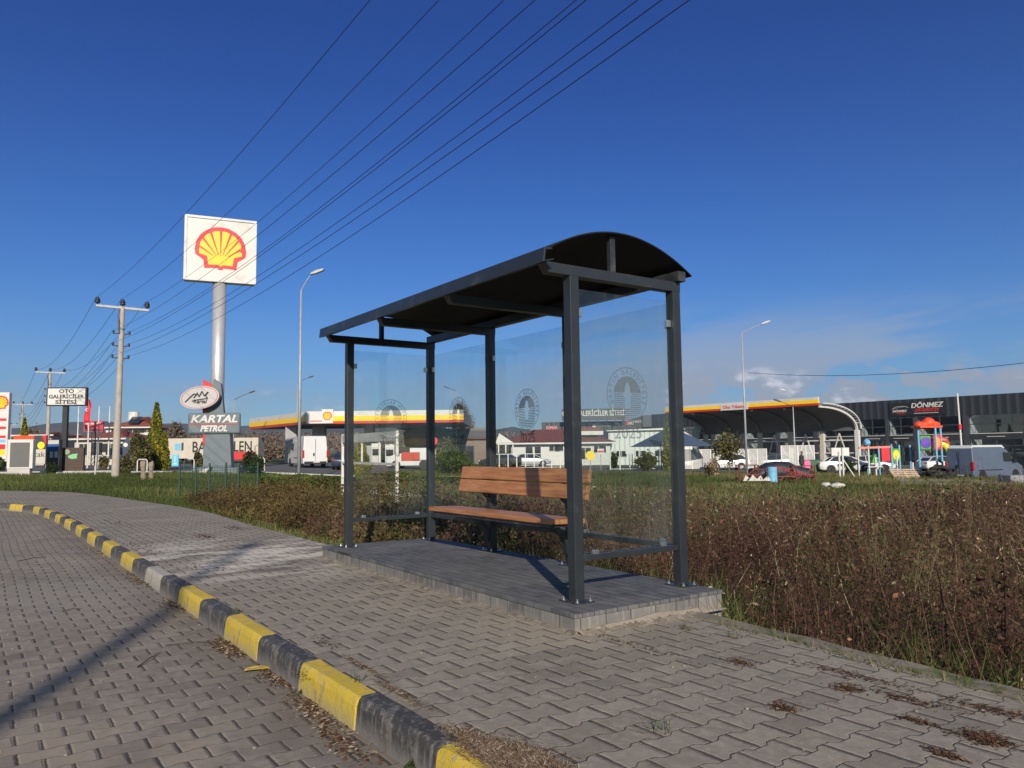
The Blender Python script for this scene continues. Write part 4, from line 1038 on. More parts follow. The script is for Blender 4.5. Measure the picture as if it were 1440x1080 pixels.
# broken stumps
for i,(px,w_,pyt,lab) in enumerate(((201.5,.26,646,'left and taller of the two weathered wooden stumps'),(208.5,.24,647.5,'right and paler of the two weathered wooden stumps'))):
    Y=37.5; x=ax(px,Y,660); H=az_(pyt,px,Y)
    mb=MB(); prof=[(w_*.5,-.05),(w_*.46,H*.4),(w_*.5,H*.8),(w_*.42,H*.93),(.02,H)]
    mb.lathe(prof,n=9); mb.v=[(a+.03*math.sin(c*9+a*20),b,c+(.06*math.sin(a*30) if c>H*.7 else 0)) for a,b,c in mb.v]
    tag(mb.build('wooden_stump',mat('weathered_wood',(.24,.19,.145),.9,0,.35,7,bump=.015,bscale=18),loc=(x,Y+i*.3,terr_s(x,Y)+.02)),lab,'stump','wooden stumps')
# small white bollard, white kerb line, grey forecourt
x=ax(134,45,665); mb=MB(); mb.cyl((0,0,0),(0,0,.62),.06,.055,8); tag(mb.build('bollard',M_CONC2,loc=(x,45,terr_s(x,45))),'short pale concrete bollard at the grass edge','bollard')
def drape(name,poly_fn,xs,ys,m,dz):
    o=sheet_grid(name,xs,ys,poly_fn,m,dz=dz); return struct(o)
drape('forecourt',terr,np.linspace(-75,-9,40),np.linspace(50,92,20),M_ASPH,.022)
mb=MB(); 
for i in range(40):
    xa=-34+i*.9; xb=xa+.9; za_=terr_s(xa,49.9); zb_=terr_s(xb,49.9)
    mb.add([(xa,49.8,za_-.1),(xb,49.8,zb_-.1),(xb,50.1,zb_-.1),(xa,50.1,za_-.1),(xa,49.8,za_+.13),(xb,49.8,zb_+.13),(xb,50.1,zb_+.13),(xa,50.1,za_+.13)],[(4,5,6,7),(0,1,5,4),(3,2,6,7)])
struct(mb.build('forecourt_kerb',M_WHITE2))
mb=MB(); mb.box(-40,-25.5,51.5,51.9,-.05,.14); struct(mb.build('forecourt_kerb',M_WHITE2))
# ---------------------------------------------------------------- filling-station canopy (left)
Y=85; x0=ax(431,Y,590); x1=ax(652,Y,590)
ST=thing('station_canopy','fuel station canopy with white, yellow and red fascia and a scallop shell badge','canopy',(x0,Y,0),0)
zt=az_(580,431,Y)+.1; zb=az_(597,431,Y)+.05
xl=ax(352,101,595)-x0; yl=16.0; W_=x1-x0
def band(name,z0,z1,m_,off):
    mb=MB(); 
    mb.box(0,W_,-off,.3,z0,z1)
    d=Vector((xl,yl,0)).normalized(); n=Vector((-d.y,d.x,0)); n=n if n.y<0 else -n
    a=Vector((0,-off*.2,0)); b=Vector((xl,yl,0))
    mb.add([a+n*off+Vector((0,0,z0)),b+n*off+Vector((0,0,z0)),b-n*.3+Vector((0,0,z0)),a-n*.3+Vector((0,0,z0)),a+n*off+Vector((0,0,z1)),b+n*off+Vector((0,0,z1)),b-n*.3+Vector((0,0,z1)),a-n*.3+Vector((0,0,z1))],[(3,2,1,0),(4,5,6,7),(0,1,5,4),(1,2,6,5),(2,3,7,6),(3,0,4,7)])
    return mb.build(name,m_,ST)
h=zt-zb
band('fascia_white',zb+h*.60,zt,M_WHITE,.10); band('fascia_yellow',zb+h*.20,zb+h*.597,M_YELF,.12); band('fascia_red',zb+.0,zb+h*.197,M_REDF,.08)
mb=MB(); mb.add([(0,.3,zb-.05),(W_,.3,zb-.05),(W_,yl,zb-.05),(xl,yl,zb-.05),(0,.3,zt-.2),(W_,.3,zt-.2),(W_,yl,zt-.2),(xl,yl,zt-.2)],[(0,1,2,3),(7,6,5,4),(0,4,5,1),(1,5,6,2),(2,6,7,3),(3,7,4,0)])
mb.build('soffit',mat('soffit_grey',(.26,.26,.27),.6,0,.08,1),ST)
xb_=ax(461,Y,590)-x0; 
mb=MB(); mb.box(xb_-.62,xb_+.62,-.20,-.125,zb+.05,zt+.22); bd=mb.build('badge_panel',M_WHITE,ST)
shell_emblem(bd,xb_,(zb+zt)/2+.16,-.21,1.02)
mb=MB(); mb.box(0,.9+.9,-.19,-.125,zb+.05,zt-.0); mb.build('white_panel',M_WHITE,ST)
mb=MB(); mb.box(.45,1.75,-.20,-.192,zb+.25,zb+.36); mb.build('red_line',M_REDF,ST)
for px,w_ in ((411,1.3),(449,1.4),(520,1.1)):
    xc=ax(px,Y+6,620)-x0
    mb=MB(); mb.box(xc-w_/2,xc+w_/2,5.4,6.6,0-.3,zb-.06); mb.build('column',mat('column_grey',(.30,.30,.30),.5,0,.1,1),ST)
for px in (520,540):
    xc=ax(px,80,650); t=thing('fuel_pump','fuel pump under the canopy, %s of the two seen through the shelter'%('left' if px==520 else 'right'),'fuel pump',(xc,84,terr_s(xc,84)),0,'fuel pumps')
    mb=MB(); mb.box(-.5,.5,-.3,.3,0,1.9); mb.build('cabinet',M_WHITE2,t,bevel=.03)
    mb=MB(); mb.box(-.4,.4,-.32,-.303,1.0,1.7); mb.build('display',M_WINDOW,t)
    mb=MB(); mb.box(-.5,.5,-.31,.31,1.902,2.3); mb.build('top_sign',M_WHITE,t)

# shop behind the canopy: dark pitched roof, brown band and timber strip
def wall_building(name,label,cat,px0,px1,Y,ytop,ybot_z=None,m_=M_WWALL,depth=8,rot=0,group=None):
    xa=ax(px0,Y,620); xb=ax(px1,Y,620); z0=terr_s((xa+xb)/2,Y)-.1; zt=az_(ytop,(px0+px1)/2,Y)
    t=thing(name,label,cat,((xa+xb)/2,Y,z0),rot,group); w=(xb-xa)/2
    mb=MB(); mb.box(-w,w,0,depth,0,zt-z0); mb.build('walls',m_,t); return t,w,zt-z0,z0
def hip_roof(t,w,d,z,h,over,m_,y0=0,ridge=.35,x0=0):
    a,b=-w-over+x0,w+over+x0; c,e=y0-over,y0+d+over; r=(e-c)/2*min(1,ridge*2.2)
    mb=MB(); vs=[(a,c,z),(b,c,z),(b,e,z),(a,e,z),(a+r,(c+e)/2,z+h),(b-r,(c+e)/2,z+h)]
    mb.add(vs,[(0,1,5,4),(1,2,5),(2,3,4,5),(3,0,4),(3,2,1,0)]); o=mb.build('roof',m_,t)
    mb=MB(); mb.box(a-.03,b+.03,c-.05,c+.0,z-.12,z+.06); mb.build('gutter',M_WHITE,t); return o
def window(t,x,z,w,h,y=0,frame=M_WHITE,pane=M_WINDOW,bars=1,nm='window'):
    mb=MB(); f=.07
    mb.prism([(x-w/2-f,z-f),(x+w/2+f,z-f),(x+w/2+f,z+h+f),(x-w/2-f,z+h+f)],y-.06,y+.0,'xz'); o=mb.build(nm,frame,t)
    mb=MB(); n=bars+1; ww=w/n
    for i in range(n): mb.box(x-w/2+i*ww+.03,x-w/2+(i+1)*ww-.03,y-.075,y-.062,z,z+h)
    mb.build('pane',pane,o); return o
M_BROWN=mat('brown_cladding',(.20,.155,.125),.8,0,.15,1)
M_TIMB=mat('timber_strip',(.42,.25,.10),.6,0,.2,1.5)
t,w,H,z0=wall_building('station_shop','brown station shop with a timber strip, seen through the left rear glass','shop',570,690,100,602.5,m_=M_BROWN,depth=10)
Zs=lambda py: az_(py,620,100)-z0
mb=MB(); mb.box(-w-.1,-w+6.5,-.35,-.05,Zs(625),Zs(616)); mb.build('timber_strip',M_TIMB,t)
mb=MB(); mb.box(-w-.15,w+.1,-.5,-.36,Zs(616),Zs(606)); mb.build('dark_eave',M_DARK,t)
mb=MB(); mb.box(-w+7.5,w+.1,-.45,-.02,Zs(618),Zs(615.5)); mb.build('maroon_trim',M_ROOFR,t)
mb=MB(); mb.prism([(-w-1.0,Zs(603)),(-w+.2,Zs(592)),(-w+1.0,Zs(583)),(-w+5.0,Zs(601)),(-w+5.0,Zs(604))],-1.0,6,'xz'); mb.build('roof',M_DARK,t)
mb=MB(); mb.bar((-w+1.0,-1.1,Zs(582.5)),(-w+5.4,-1.1,Zs(602)),.12,.35); mb.build('white_verge',M_WHITE,t)
for i in range(4):
    window(t,-w+1.4+i*2.2,Zs(650),1.7,Zs(628)-Zs(650),frame=M_DARK)
# long white house with maroon roof (through the rear glass)
Y=93; xa=ax(700,Y,630); xb=ax(868,Y,630); z0=terr_s((xa+xb)/2,Y); 
t=thing('white_bungalow','long white bungalow with a maroon roof and white posts, behind the bench','house',((xa+xb)/2,Y,z0),R(2)); w=(xb-xa)/2
Zs=lambda py: az_(py,784,Y)-z0; Xs=lambda px: ax(px,Y,630)-(xa+xb)/2
mb=MB(); mb.box(-w+1.6,w-.8,0,8,0,Zs(623)); mb.build('walls',M_WWALL,t)
hip_roof(t,w-.6,8,Zs(623),1.75,.7,M_ROOFR,ridge=.45)
mb=MB(); mb.prism([(Xs(697),Zs(622)),(Xs(722),Zs(622)),(Xs(702),Zs(608.5))],-.75,-.6,'xz'); mb.build('gable',M_WHITE,t)
for px in (701,711,721):
    mb=MB(); mb.box(Xs(px)-.07,Xs(px)+.07,-.7,-.55,0,Zs(622)); mb.build('porch_post',M_WHITE,t)
for px,wd,zz0,zz1 in ((744,.9,644,628),(756,.8,644,628),(779,1.2,634,626.5),(787,.9,634,626.5),(823,1.4,646,630),(842,1.2,637,628),(848,.8,637,628)):
    window(t,Xs(px),Zs(zz0),wd,Zs(zz1)-Zs(zz0),bars=0 if wd<1 else 1)
# annex roof tier at the right
mb=MB(); mb.prism([(Xs(815),Zs(606.5)),(Xs(852),Zs(606.5)),(Xs(844),Zs(601)),(Xs(815),Zs(600.8))],1,6,'xz'); mb.build('upper_roof',M_ROOFR,t)
mb=MB(); mb.box(Xs(815),Xs(850),.5,6,Zs(612),Zs(606.6)); mb.build('upper_wall',M_WHITE,t)
# white corrugated shed
Y=97; xa=ax(856,Y,630); xb=ax(940,Y,630); z0=terr_s(xb,Y)
t=thing('white_shed','white corrugated shed with a bright white eave, right of the bungalow','shed',((xa+xb)/2,Y,z0),R(0)); w=(xb-xa)/2
Zs=lambda py: az_(py,897,Y)-z0
mb=MB(); mb.box(-w,w+3,0,10,0,Zs(605)); mb.build('walls',M_CORRW,t)
mb=MB(); mb.prism([(-w-.3,Zs(606)),(-w-.3,Zs(605)),(w+3.2,Zs(601)),(w+3.2,Zs(604.6))],-.5,10.3,'xz'); mb.build('roof',M_WHITE,t)
for i in range(3): window(t,-w+1.6+i*2.4,Zs(642),1.3,Zs(634)-Zs(642))
# black showroom with roof letters
Y=140; xa=ax(762,Y,600); xb=ax(986,Y,600)
z0=terr_s((xa+xb)/2,Y); t=thing('black_showroom','low black showroom building with small shop signs, behind the white bungalow','building',((xa+xb)/2,Y,z0),R(-3)); w=(xb-xa)/2; xc=(xa+xb)/2
Zs=lambda py: az_(py,870,Y)-z0; Xs=lambda px: ax(px,Y,600)-xc
mb=MB(); mb.prism([(-w,0),(w,0),(w,Zs(586)),(Xs(905),Zs(585)),(Xs(880),Zs(592)),(-w,Zs(592.5))],0,14,'xz'); mb.build('walls',M_CORRB,t)
mb=MB(); mb.box(Xs(903),Xs(918),-.6,-.02,Zs(601),Zs(584.6)); mb.build('dark_pier',M_DARK,t)
def sign(s,px0,px1,zc_,size,m_,nm='shop_lettering'):
    return text(nm,s,t,(Xs(px0)+Xs(px1))/2,Zs(zc_),-.08,size,m_,.02,.01,width=Xs(px1)-Xs(px0))
sign('KEMAR',768,784,600.4,.9,mat('pink_lettering',(.75,.25,.28),.5,0,.05,1)); sign('SÜRKUBET',838,859,597.3,.75,M_WHITE)
sign('ART',884,892,595,1.0,M_WHITE); sign('MOTORS',893,908,593.5,.6,M_WHITE2)
mb=MB(); mb.cyl((Xs(836),-.05,Zs(598)),(Xs(836),-.12,Zs(598)),.42,.42,8); mb.build('shop_mark',M_WHITE,t)
mb=MB(); mb.box(Xs(881),Xs(884),-.1,-.02,Zs(598),Zs(591)); mb.build('red_mark',M_RED,t)
Y2=138; 
RL=thing('rooftop_sign','rooftop sign of white letters on a dark board reading OTO GALERICILER SITESI','rooftop sign',(ax(842,Y2,585),Y2,az_(590,842,Y2)),R(-3))
mb=MB(); mb.box(ax(790,Y2,585)-ax(842,Y2,585),ax(879,Y2,585)-ax(842,Y2,585),-.05,.15,-.1,az_(574.5,842,Y2)-az_(590,842,Y2)); rb_=mb.build('board',M_DARK,RL)
text('lettering','OTO GALERİCİLER SİTESİ',rb_,(ax(834.5,Y2,585)-ax(842,Y2,585)),(az_(581.5,842,Y2)-az_(590,842,Y2)),-.08,1.3,M_WHITE,.03,.02,width=ax(878,Y2,585)-ax(791,Y2,585))
mb=MB()
for i in range(8):
    xx=ax(793+i*12,Y2,585)-ax(842,Y2,585); mb.bar((xx,.25,-1.2),(xx,.25,1.4),.1,.1)
mb.build('supports',M_DARK,RL)
# left background houses
def house(name,label,px0,px1,Y,yeave,yridge,roofm,wallm,wins,depth=9,rot=0,floor=0):
    xa=ax(px0,Y,620); xb=ax(px1,Y,620); xc=(xa+xb)/2; w=(xb-xa)/2; z0=terr_s(xc,Y)
    t=thing(name,label,'house',(xc,Y,z0),rot)
    Zs=lambda py: az_(py,(px0+px1)/2,Y)-z0; Xs=lambda px: ax(px,Y,620)-xc
    mb=MB(); mb.box(-w,w,0,depth,0,Zs(yeave)); mb.build('walls',wallm,t)
    hip_roof(t,w,depth,Zs(yeave),Zs(yridge)-Zs(yeave),.6,roofm,ridge=.4)
    for px,py0,py1,wd in wins: window(t,Xs(px),Zs(py0),wd,Zs(py1)-Zs(py0),bars=1 if wd>1 else 0)
    return t,Zs,Xs
hs,Zs,Xs=house('two_storey_house','white two storey house with a red roof and rooftop tank, behind the concrete pole',150,213,112,601,584,M_ROOFO,M_WWALL,[(186,609,602.5,3.2),(205.5,608,603,1.8),(165,609,603,1.6),(186,624,615,2.6),(205,624,616,1.6)],10,R(6))
mb=MB(); mb.cyl((Xs(176),3,Zs(590)),(Xs(176),3,Zs(578)),.75,.75,14); mb.build('water_tank',M_WHITE,hs)
mb=MB(); mb.add([(Xs(178),.2,Zs(595.5)),(Xs(192),.2,Zs(595.5)),(Xs(191),2.2,Zs(585)),(Xs(177),2.2,Zs(585))],[(0,1,2,3)]); mb.v+= [(a,b+.1,c) for a,b,c in mb.v]; mb.f+=[(7,6,5,4),(0,4,5,1),(1,5,6,2),(2,6,7,3),(3,7,4,0)]; mb.mi+=[0]*5; mb.build('solar_panel',M_WINDOW,hs)
house('red_roofed_house','low wide house with a red roof behind the flagpoles',104,177,92,617,602,M_ROOFO,M_CREAM,[(118,640,624,1.2),(137,640,622,1.4),(146,636,624,.9),(157,640,624,1.3),(168,640,624,1.3)],9,R(-3))
house('small_orange_roofed_house','small house with a white gable frame, above the red and black hoarding',22,72,98,612,606.5,M_ROOFO,M_CREAM,[(40,640,625,1.6)],8)
# warehouse on the right
FU=Vector((-.6,.8,0)); FN=Vector((-.8,-.6,0)); OR=Vector((55.2+4.8,83-6.4,0)); zg=-1.25
WH=thing('black_warehouse','long black showroom warehouse with tall glazed bays on the right','warehouse',(OR.x,OR.y,zg),math.atan2(-FU.y,-FU.x))
# local x runs from far-left to near-right: origin at the near-right end, building spans x from -L to +8
def TL(t): return -(t+8.0)          # t metres along FU from the point (55.2,83)
Ltot=62
mb=MB(); ht=6.75-zg
zb0,zw1,zw0,zgf=4.5-zg,4.5-zg,2.5-zg,1.75-zg
mb.box(-Ltot,12,0,.35,zw1,ht); mb.build('upper_band',M_CORRB,WH)
mb=MB(); mb.box(-Ltot,12,-.01,.30,zgf,zw0); mb.build('middle_band',M_BWALL,WH)
mb=MB(); mb.box(-Ltot,12,12,12.3,0,ht-.2); mb.box(-Ltot,12,.36,12,ht-.5,ht-.2); mb.build('roof_and_rear_wall',M_BWALL,WH)
mb=MB(); mb.box(-Ltot,12,3.2,3.3,0,ht-.6); mb.build('inner_wall',mat('inner_wall_grey',(.20,.20,.20),.8,0,.15,.7),WH)
mb=MB(); mb.box(-Ltot,12,.36,3.19,-.05,.02); mb.build('floor_slab',M_CONC2,WH)
edges=[-6.5,-.5,.2,5.7,6.3,11.4,11.9,14.9,15.3,18.6,19.3,24.5,25.1,30.3,30.9,36,36.6,41.5,42,47]
prev=-20
bays=[(edges[i],edges[i+1]) for i in range(0,len(edges),2)]
pil=[(-12,-6.5)]+[(bays[i][1],bays[i+1][0]) for i in range(len(bays)-1)]+[(47,54)]
for a,b in pil:
    mb=MB(); mb.box(TL(b),TL(a),-.02,3.15,0,zw1+.001) ; mb.build('pier',mat('pier_grey',(.045,.048,.055),.6,0,.15,1),WH)
M_WGL=glass_mat('showroom_glass',(.80,.84,.85),.05)
M_SIDEW=mat('white_reveal',(.75,.74,.71),.8,0,.05,1)
for a,b in bays:
    mb=MB(); mb.box(TL(b)+.02,TL(a)-.02,.10,.13,zw0,zw1); wo_=mb.build('upper_window',M_WGL,WH)
    mb=MB(); mb.box(TL(b)+.005,TL(b)+.05,.35,3.1,0.03,zw1-.02); mb.build('side_reveal',M_SIDEW,WH)
    mb=MB(); 
    mb.box((TL(a)+TL(b))/2-.05,(TL(a)+TL(b))/2+.05,.03,.09,zw0,zw1); mb.box(TL(b),TL(a),.03,.09,(zw0+zw1)/2-.05,(zw0+zw1)/2+.05)
    mb.build('mullions',M_DARK,wo_)
    mb=MB(); mb.box(TL(b)+.02,TL(a)-.02,.10,.13,.03,zgf); wo_=mb.build('ground_window',M_WGL,WH)
    mb=MB(); mb.box((TL(a)+TL(b))/2-.06,(TL(a)+TL(b))/2+.06,.03,.09,.03,zgf); mb.box(TL(b),TL(a),.03,.09,zgf-.75,zgf-.66); mb.build('mullions',M_DARK,wo_)
    mb=MB(); mb.box(TL(b)+.1,TL(a)-.1,-.06,-.015,zw0-.10,zw0-.03); mb.build('white_sill',M_WHITE,WH)
    mb=MB(); xm=(TL(a)+TL(b))/2; mb.box(xm-.9,xm+.9,-.12,-.02,zgf+.28,zgf+.36); mb.build('strip_lamp',M_WHITE2,WH)
# DÖNMEZ sign
tA,tB=7.9,14.6
mb=MB(); mb.box(TL(tB),TL(tA),-.12,-.002,4.75-zg,6.35-zg); sg=mb.build('sign_board',M_BLACK,WH)
xr,xl_=TL(tA),TL(tB); ww=xr-xl_
text('lettering','DÖNMEZ',sg,xl_+ww*.66,5.92-zg,-.125,.80,M_WHITE,.02,.02,.2,width=ww*.56)
text('lettering','OTOMOTİV',sg,xl_+ww*.66,5.36-zg,-.125,.5,M_RED,.02,.02,.1,width=ww*.42)
mb=MB(); mb.box(xl_+ww*.44,xl_+ww*.86,-.14,-.125,4.98-zg,5.04-zg); mb.build('white_underline',M_WHITE,sg)
text('lettering','DÖNMEZ',sg,xl_+ww*.18,5.35-zg,-.125,.34,M_WHITE,.02,.01,.2,width=ww*.26)
text('lettering','OTO',sg,xl_+ww*.20,5.08-zg,-.125,.26,M_RED,.02,.01,.2,width=ww*.14)
mb=MB(); pts=[(.05,.0),(.07,.16),(.12,.34),(.20,.40),(.30,.34),(.34,.16)]
pp_=[Vector((xl_+ww*a,-.135,5.55-zg+b)) for a,b in pts]
for a,b in zip(pp_,pp_[1:]): mb.bar(a,b,.04,.04)
mb.bar(pp_[1],pp_[4],.03,.03); mb.build('car_outline',M_WHITE2,sg)
# arched car wash canopy
cL=Vector((ax(936,96,580),96,0)); cR=Vector((ax(1151,80,565),80,0)); dd=(cR-cL); LW=dd.length
CW=thing('car_wash_canopy','half arched car wash canopy with a white, yellow and red fascia reading Oto Yikama','canopy',(cL.x,cL.y,-1.05),math.atan2(dd.y,dd.x))
zt=az_(558,1151,80)+1.05; zb=az_(569.6,1151,80)+1.05; h=zt-zb
for nm,a,b,m_,o_ in (('fascia_white',.66,1,M_WHITE,.10),('fascia_yellow',.24,.657,M_YELF,.12),('fascia_red',0,.237,M_REDF,.08)):
    mb=MB(); mb.box(0,LW,-o_,.15,zb+h*a,zb+h*b); mb.build(nm,m_,CW)
xs0=LW*(1017-936)/(1151-936)*1.12
mb=MB(); mb.box(xs0-.3,xs0+3.4,-.16,-.13,zb-.02,zb+h*.80); wp=mb.build('white_panel',M_WHITE,CW)
text('lettering','Oto Yıkama',wp,xs0+1.55,zb+h*.38,-.162,.5,M_SRED,.01,.012,width=3.1)
def arcp(s):
    th=s*math.pi/2; return 7.5*math.sin(th)**.92, 3.95+(zb-3.95)*math.cos(th)**.9
prof=[arcp(i/14) for i in range(15)]
mb=MB(); vs=[];n=len(prof)
for (y,z) in prof: vs+=[(0,y+.15,z),(LW,y+.15,z)]
for (y,z) in prof: vs+=[(0,y+.15,z+.16),(LW,y+.15,z+.16)]
fs=[]
for i in range(n-1):
    a=2*i;b=2*n+2*i; fs+=[(a,a+1,a+3,a+2),(b,b+2,b+3,b+1),(a,a+2,b+2,b),(a+1,b+1,b+3,a+3)]
mb.add(vs,fs); mb.build('arched_roof',mat('canopy_underside',(.12,.12,.125),.6,0,.15,1),CW)
M_RIB=mat('rib_grey',(.16,.16,.165),.6,0,.1,1)
for i in range(6):
    xx=LW*i/5
    xx=min(max(xx,.12),LW+.05)
    last=i==5
    mb=MB()
    for p,q in zip(prof,prof[1:]): mb.bar((xx,p[0]+.15,p[1]-.14),(xx,q[0]+.15,q[1]-.14),.22,.22)
    mb.build('arch_rib',M_WHITE if last else M_RIB,CW)
    mb=MB(); mb.box(xx-.22,xx+.22,7.45,7.9,0,4.0); mb.build('column',M_WHITE if last else M_CREAM,CW)
    if i<5:
        for sg_ in (-1,1):
            mb=MB(); mb.bar((xx+LW/10,7.6,3.7),(xx+LW/10+sg_*1.1,7.6,.4),.1,.1); mb.build('brace',M_WHITE,CW)
mb=MB()
for i in range(12):
    t0=i/14+.02; y,z=arcp(t0+.05); mb.bar((LW+.05,y+.2,z+.18),(LW+.45,y+.2,z+.18),.10,.10)
p=[(LW+.45,arcp(i/12)[0]+.2,arcp(i/12)[1]+.18) for i in range(13)]
for a,b in zip(p,p[1:]): mb.bar(a,b,.12,.12)
mb.build('edge_truss',M_WHITE,CW)
mb=MB()
for z in (1.5,2.9): mb.bar((0,7.65,z),(LW,7.65,z),.1,.12)
mb.build('cross_rail',M_WHITE,CW)
# paved yard on the right
def yard(x,y): return terr(x,y)
drape('yard',yard,np.linspace(2,75,40),np.linspace(66,112,24),M_ASPH,.03)
sl_=MB(); pts=[at(1268,690,43),at(1440,694,43),at(1440,678,49),at(1262,676.5,52)]
xs_=[(p.x,p.y) for p in pts]
zz=lambda q: terr_s(*q)+.04
sl_.add([(*q,zz(q)) for q in xs_]+[(*q,zz(q)-.4) for q in xs_],[(0,1,2,3),(7,6,5,4),(0,4,5,1),(3,2,6,7)]); struct(sl_.build('concrete_road',M_SLAB))
# hills on the horizon
def hill(px0,px1,Yh,peaks,seed):
    rr=random.Random(seed); nx,ny=70,12; vs=[];fs=[]
    xa=ax(px0,Yh,640); xb=ax(px1,Yh,640)
    ph=[rr.uniform(0,6) for _ in range(8)]
    for j in range(ny):
        v=j/(ny-1)
        for i in range(nx):
            u=i/(nx-1); px=px0+(px1-px0)*u
            top=np.interp(px,[p[0] for p in peaks],[p[1] for p in peaks])
            z=az_(top,px,Yh)*math.sin(math.pi*min(v*1.0,1))**.8
            z*=1+.05*math.sin(px*.13+ph[0])+.03*math.sin(px*.41+ph[1])+.06*math.sin(v*9+px*.05+ph[2])*(1-abs(v-.5))*.5
            vs.append((xa+(xb-xa)*u,Yh+(v-.5)*900,max(-3,z)-2))
    for j in range(ny-1):
        for i in range(nx-1): a=j*nx+i; fs.append((a,a+1,a+nx+1,a+nx))
    mb=MB(); mb.add(vs,fs); return struct(mb.build('hills',M_HILL,fix=False,smooth=True))
M_HILL=mat('wooded_hills',(.055,.062,.050),.95,0,.35,.012)
hill(-200,1000,2300,[(-200,600),(0,603),(60,604),(85,598),(108,589),(125,592),(150,596),(185,597),(240,594),(300,600),(345,605),(400,600),(440,598),(470,600),(520,600),(600,601),(690,606),(700,603),(712,596),(725,600),(760,604),(900,612),(1000,625)],3)
hill(-400,1700,3000,[(-400,604),(0,606),(300,602),(500,597),(640,603),(900,612),(1100,610),(1440,612),(1700,618)],5)
# ---------------------------------------------------------------- vehicles
M_TYRE=M_RUBBER; M_RIM=mat('alloy_rim',(.45,.45,.46),.35,.7,.1,10)
M_CGLASS=mat('car_glass',(.025,.03,.035),.06,0,.1,1,coat=.5)
M_TAIL=mat('tail_light_red',(.45,.01,.01),.25,0,.1,4); M_HEAD=mat('headlight_clear',(.65,.67,.68),.15,.2,.1,4)
def loft(secs,closed=True):
    mb=MB(); n=len(secs[0]); vs=[p for s in secs for p in s]; fs=[]
    for i in range(len(secs)-1):
        for k in range(n if closed else n-1): fs.append((i*n+k,i*n+(k+1)%n,(i+1)*n+(k+1)%n,(i+1)*n+k))
    if closed: fs+=[tuple(range(n)),tuple(range((len(secs)-1)*n,len(secs)*n))[::-1]]
    mb.add(vs,fs); return mb
def wheel(t,x,y,r,side):
    mb=MB(); mb.lathe([(r*.62,-.10),(r*.94,-.105),(r,-.07),(r,.07),(r*.94,.105),(r*.62,.10)],n=22,axis='y'); o=mb.build('wheel',M_TYRE,t,loc=(x,y,r),smooth=False)
    mb=MB(); mb.lathe([(0,side*.085),(r*.2,side*.09),(r*.55,side*.075),(r*.62,side*.10)],n=16,axis='y'); rm=mb.build('rim',M_RIM,o)
    return o
def sedan(name,label,loc,rotz,paint,L=4.6,W=1.78,H=1.46,hatch=False,group=None):
    "local +x is the nose, wheels on z=0"
    t=thing(name,label,'car',loc,rotz,group); a=L/2; w=W/2
    st=[(-a,.50,.78,.80),(-a+.06,.32,.92,.90),(-a+.35,.24,1.00,.97),(-a+.9,.20,1.02,1.0),(-.3,.19,.97,1.0),(.7,.19,.95,1.0),(1.05,.20,.93,.99),(a-.75,.22,.84,.96),(a-.25,.25,.74,.88),(a-.06,.30,.62,.76),(a,.42,.56,.62)]
    if hatch: st[1]=(-a+.06,.32,1.0,.92)
    secs=[]
    for x,z0,z1,k in st:
        ww=w*k; zm=z0+(z1-z0)*.55
        secs.append([(x,-ww*.90,z0),(x,-ww,z0+.10),(x,-ww,zm),(x,-ww*.95,z1-.05),(x,-ww*.84,z1),(x,ww*.84,z1),(x,ww*.95,z1-.05),(x,ww,zm),(x,ww,z0+.10),(x,ww*.90,z0)])
    b=loft(secs).build('body',paint,t,bevel=.02,smooth=True)
    rb=-a+.25 if hatch else -a+.75
    gsecs=[]
    for x,zt,k in ((rb,1.0,.80),(rb+.42,H-.17,.74),(rb+.75,H-.04,.70),(-.25,H-.01,.70),(.25,H-.06,.70),(1.18,.95,.82)):
        zb=.90; ww=w*k; wb=w*.88
        gsecs.append([(x,-wb,zb),(x,-ww,max(zt,zb+.01)),(x,ww,max(zt,zb+.01)),(x,wb,zb)])
    loft(gsecs).build('windows',M_CGLASS,t)
    rs=[]
    for x,zt,k in ((rb+.40,H-.165,.735),(rb+.75,H-.03,.71),(-.25,H,.71),(.25,H-.05,.71),(.42,H-.13,.715)):
        ww=w*k; rs.append([(x,-ww-.01,zt-.05),(x,-ww*.92,zt+.012),(x,ww*.92,zt+.012),(x,ww+.01,zt-.05)])
    loft(rs).build('roof',paint,t)
    for s in (-1,1):
        for x0,z0,x1,z1,k in ((.42,H-.13,1.22,.94,.78),(-.35,H-.04,-.30,.92,.80),(rb+.42,H-.17,rb-.02,.98,.79)):
            mb=MB(); mb.bar((x0,s*w*.72,z0),(x1,s*w*.875,z1),.05,.07); mb.build('pillar',paint,t)
    for s in (-1,1):
        for x in (-a+.93,a-.93):
            mb=MB(); mb.cyl((x,s*(w-.13),.33),(x,s*(w+.004),.33),.37,.37,20); mb.build('wheel_arch',M_BLACK,t)
            wheel(t,x,s*(w-.085),.315,s)
        mb=MB(); mb.cbox((1.0,s*(w+.06),.99),(.12,.16,.11)); mb.build('mirror',paint,t,bevel=.02)
        mb=MB(); mb.cbox((a-.17,s*w*.68,.64),(.20,.34,.11),rot=(0,0,-s*.35)); mb.build('headlight',M_HEAD,t,bevel=.02)
        mb=MB(); mb.cbox((-a+.07,s*w*.72,.82),(.12,.32,.13),rot=(0,0,s*.25)); mb.build('tail_light',M_TAIL,t,bevel=.02)
    mb=MB(); mb.cbox((a-.03,0,.42),(.08,W*.5,.14)); mb.build('grille',M_BLACK,t)
    return t
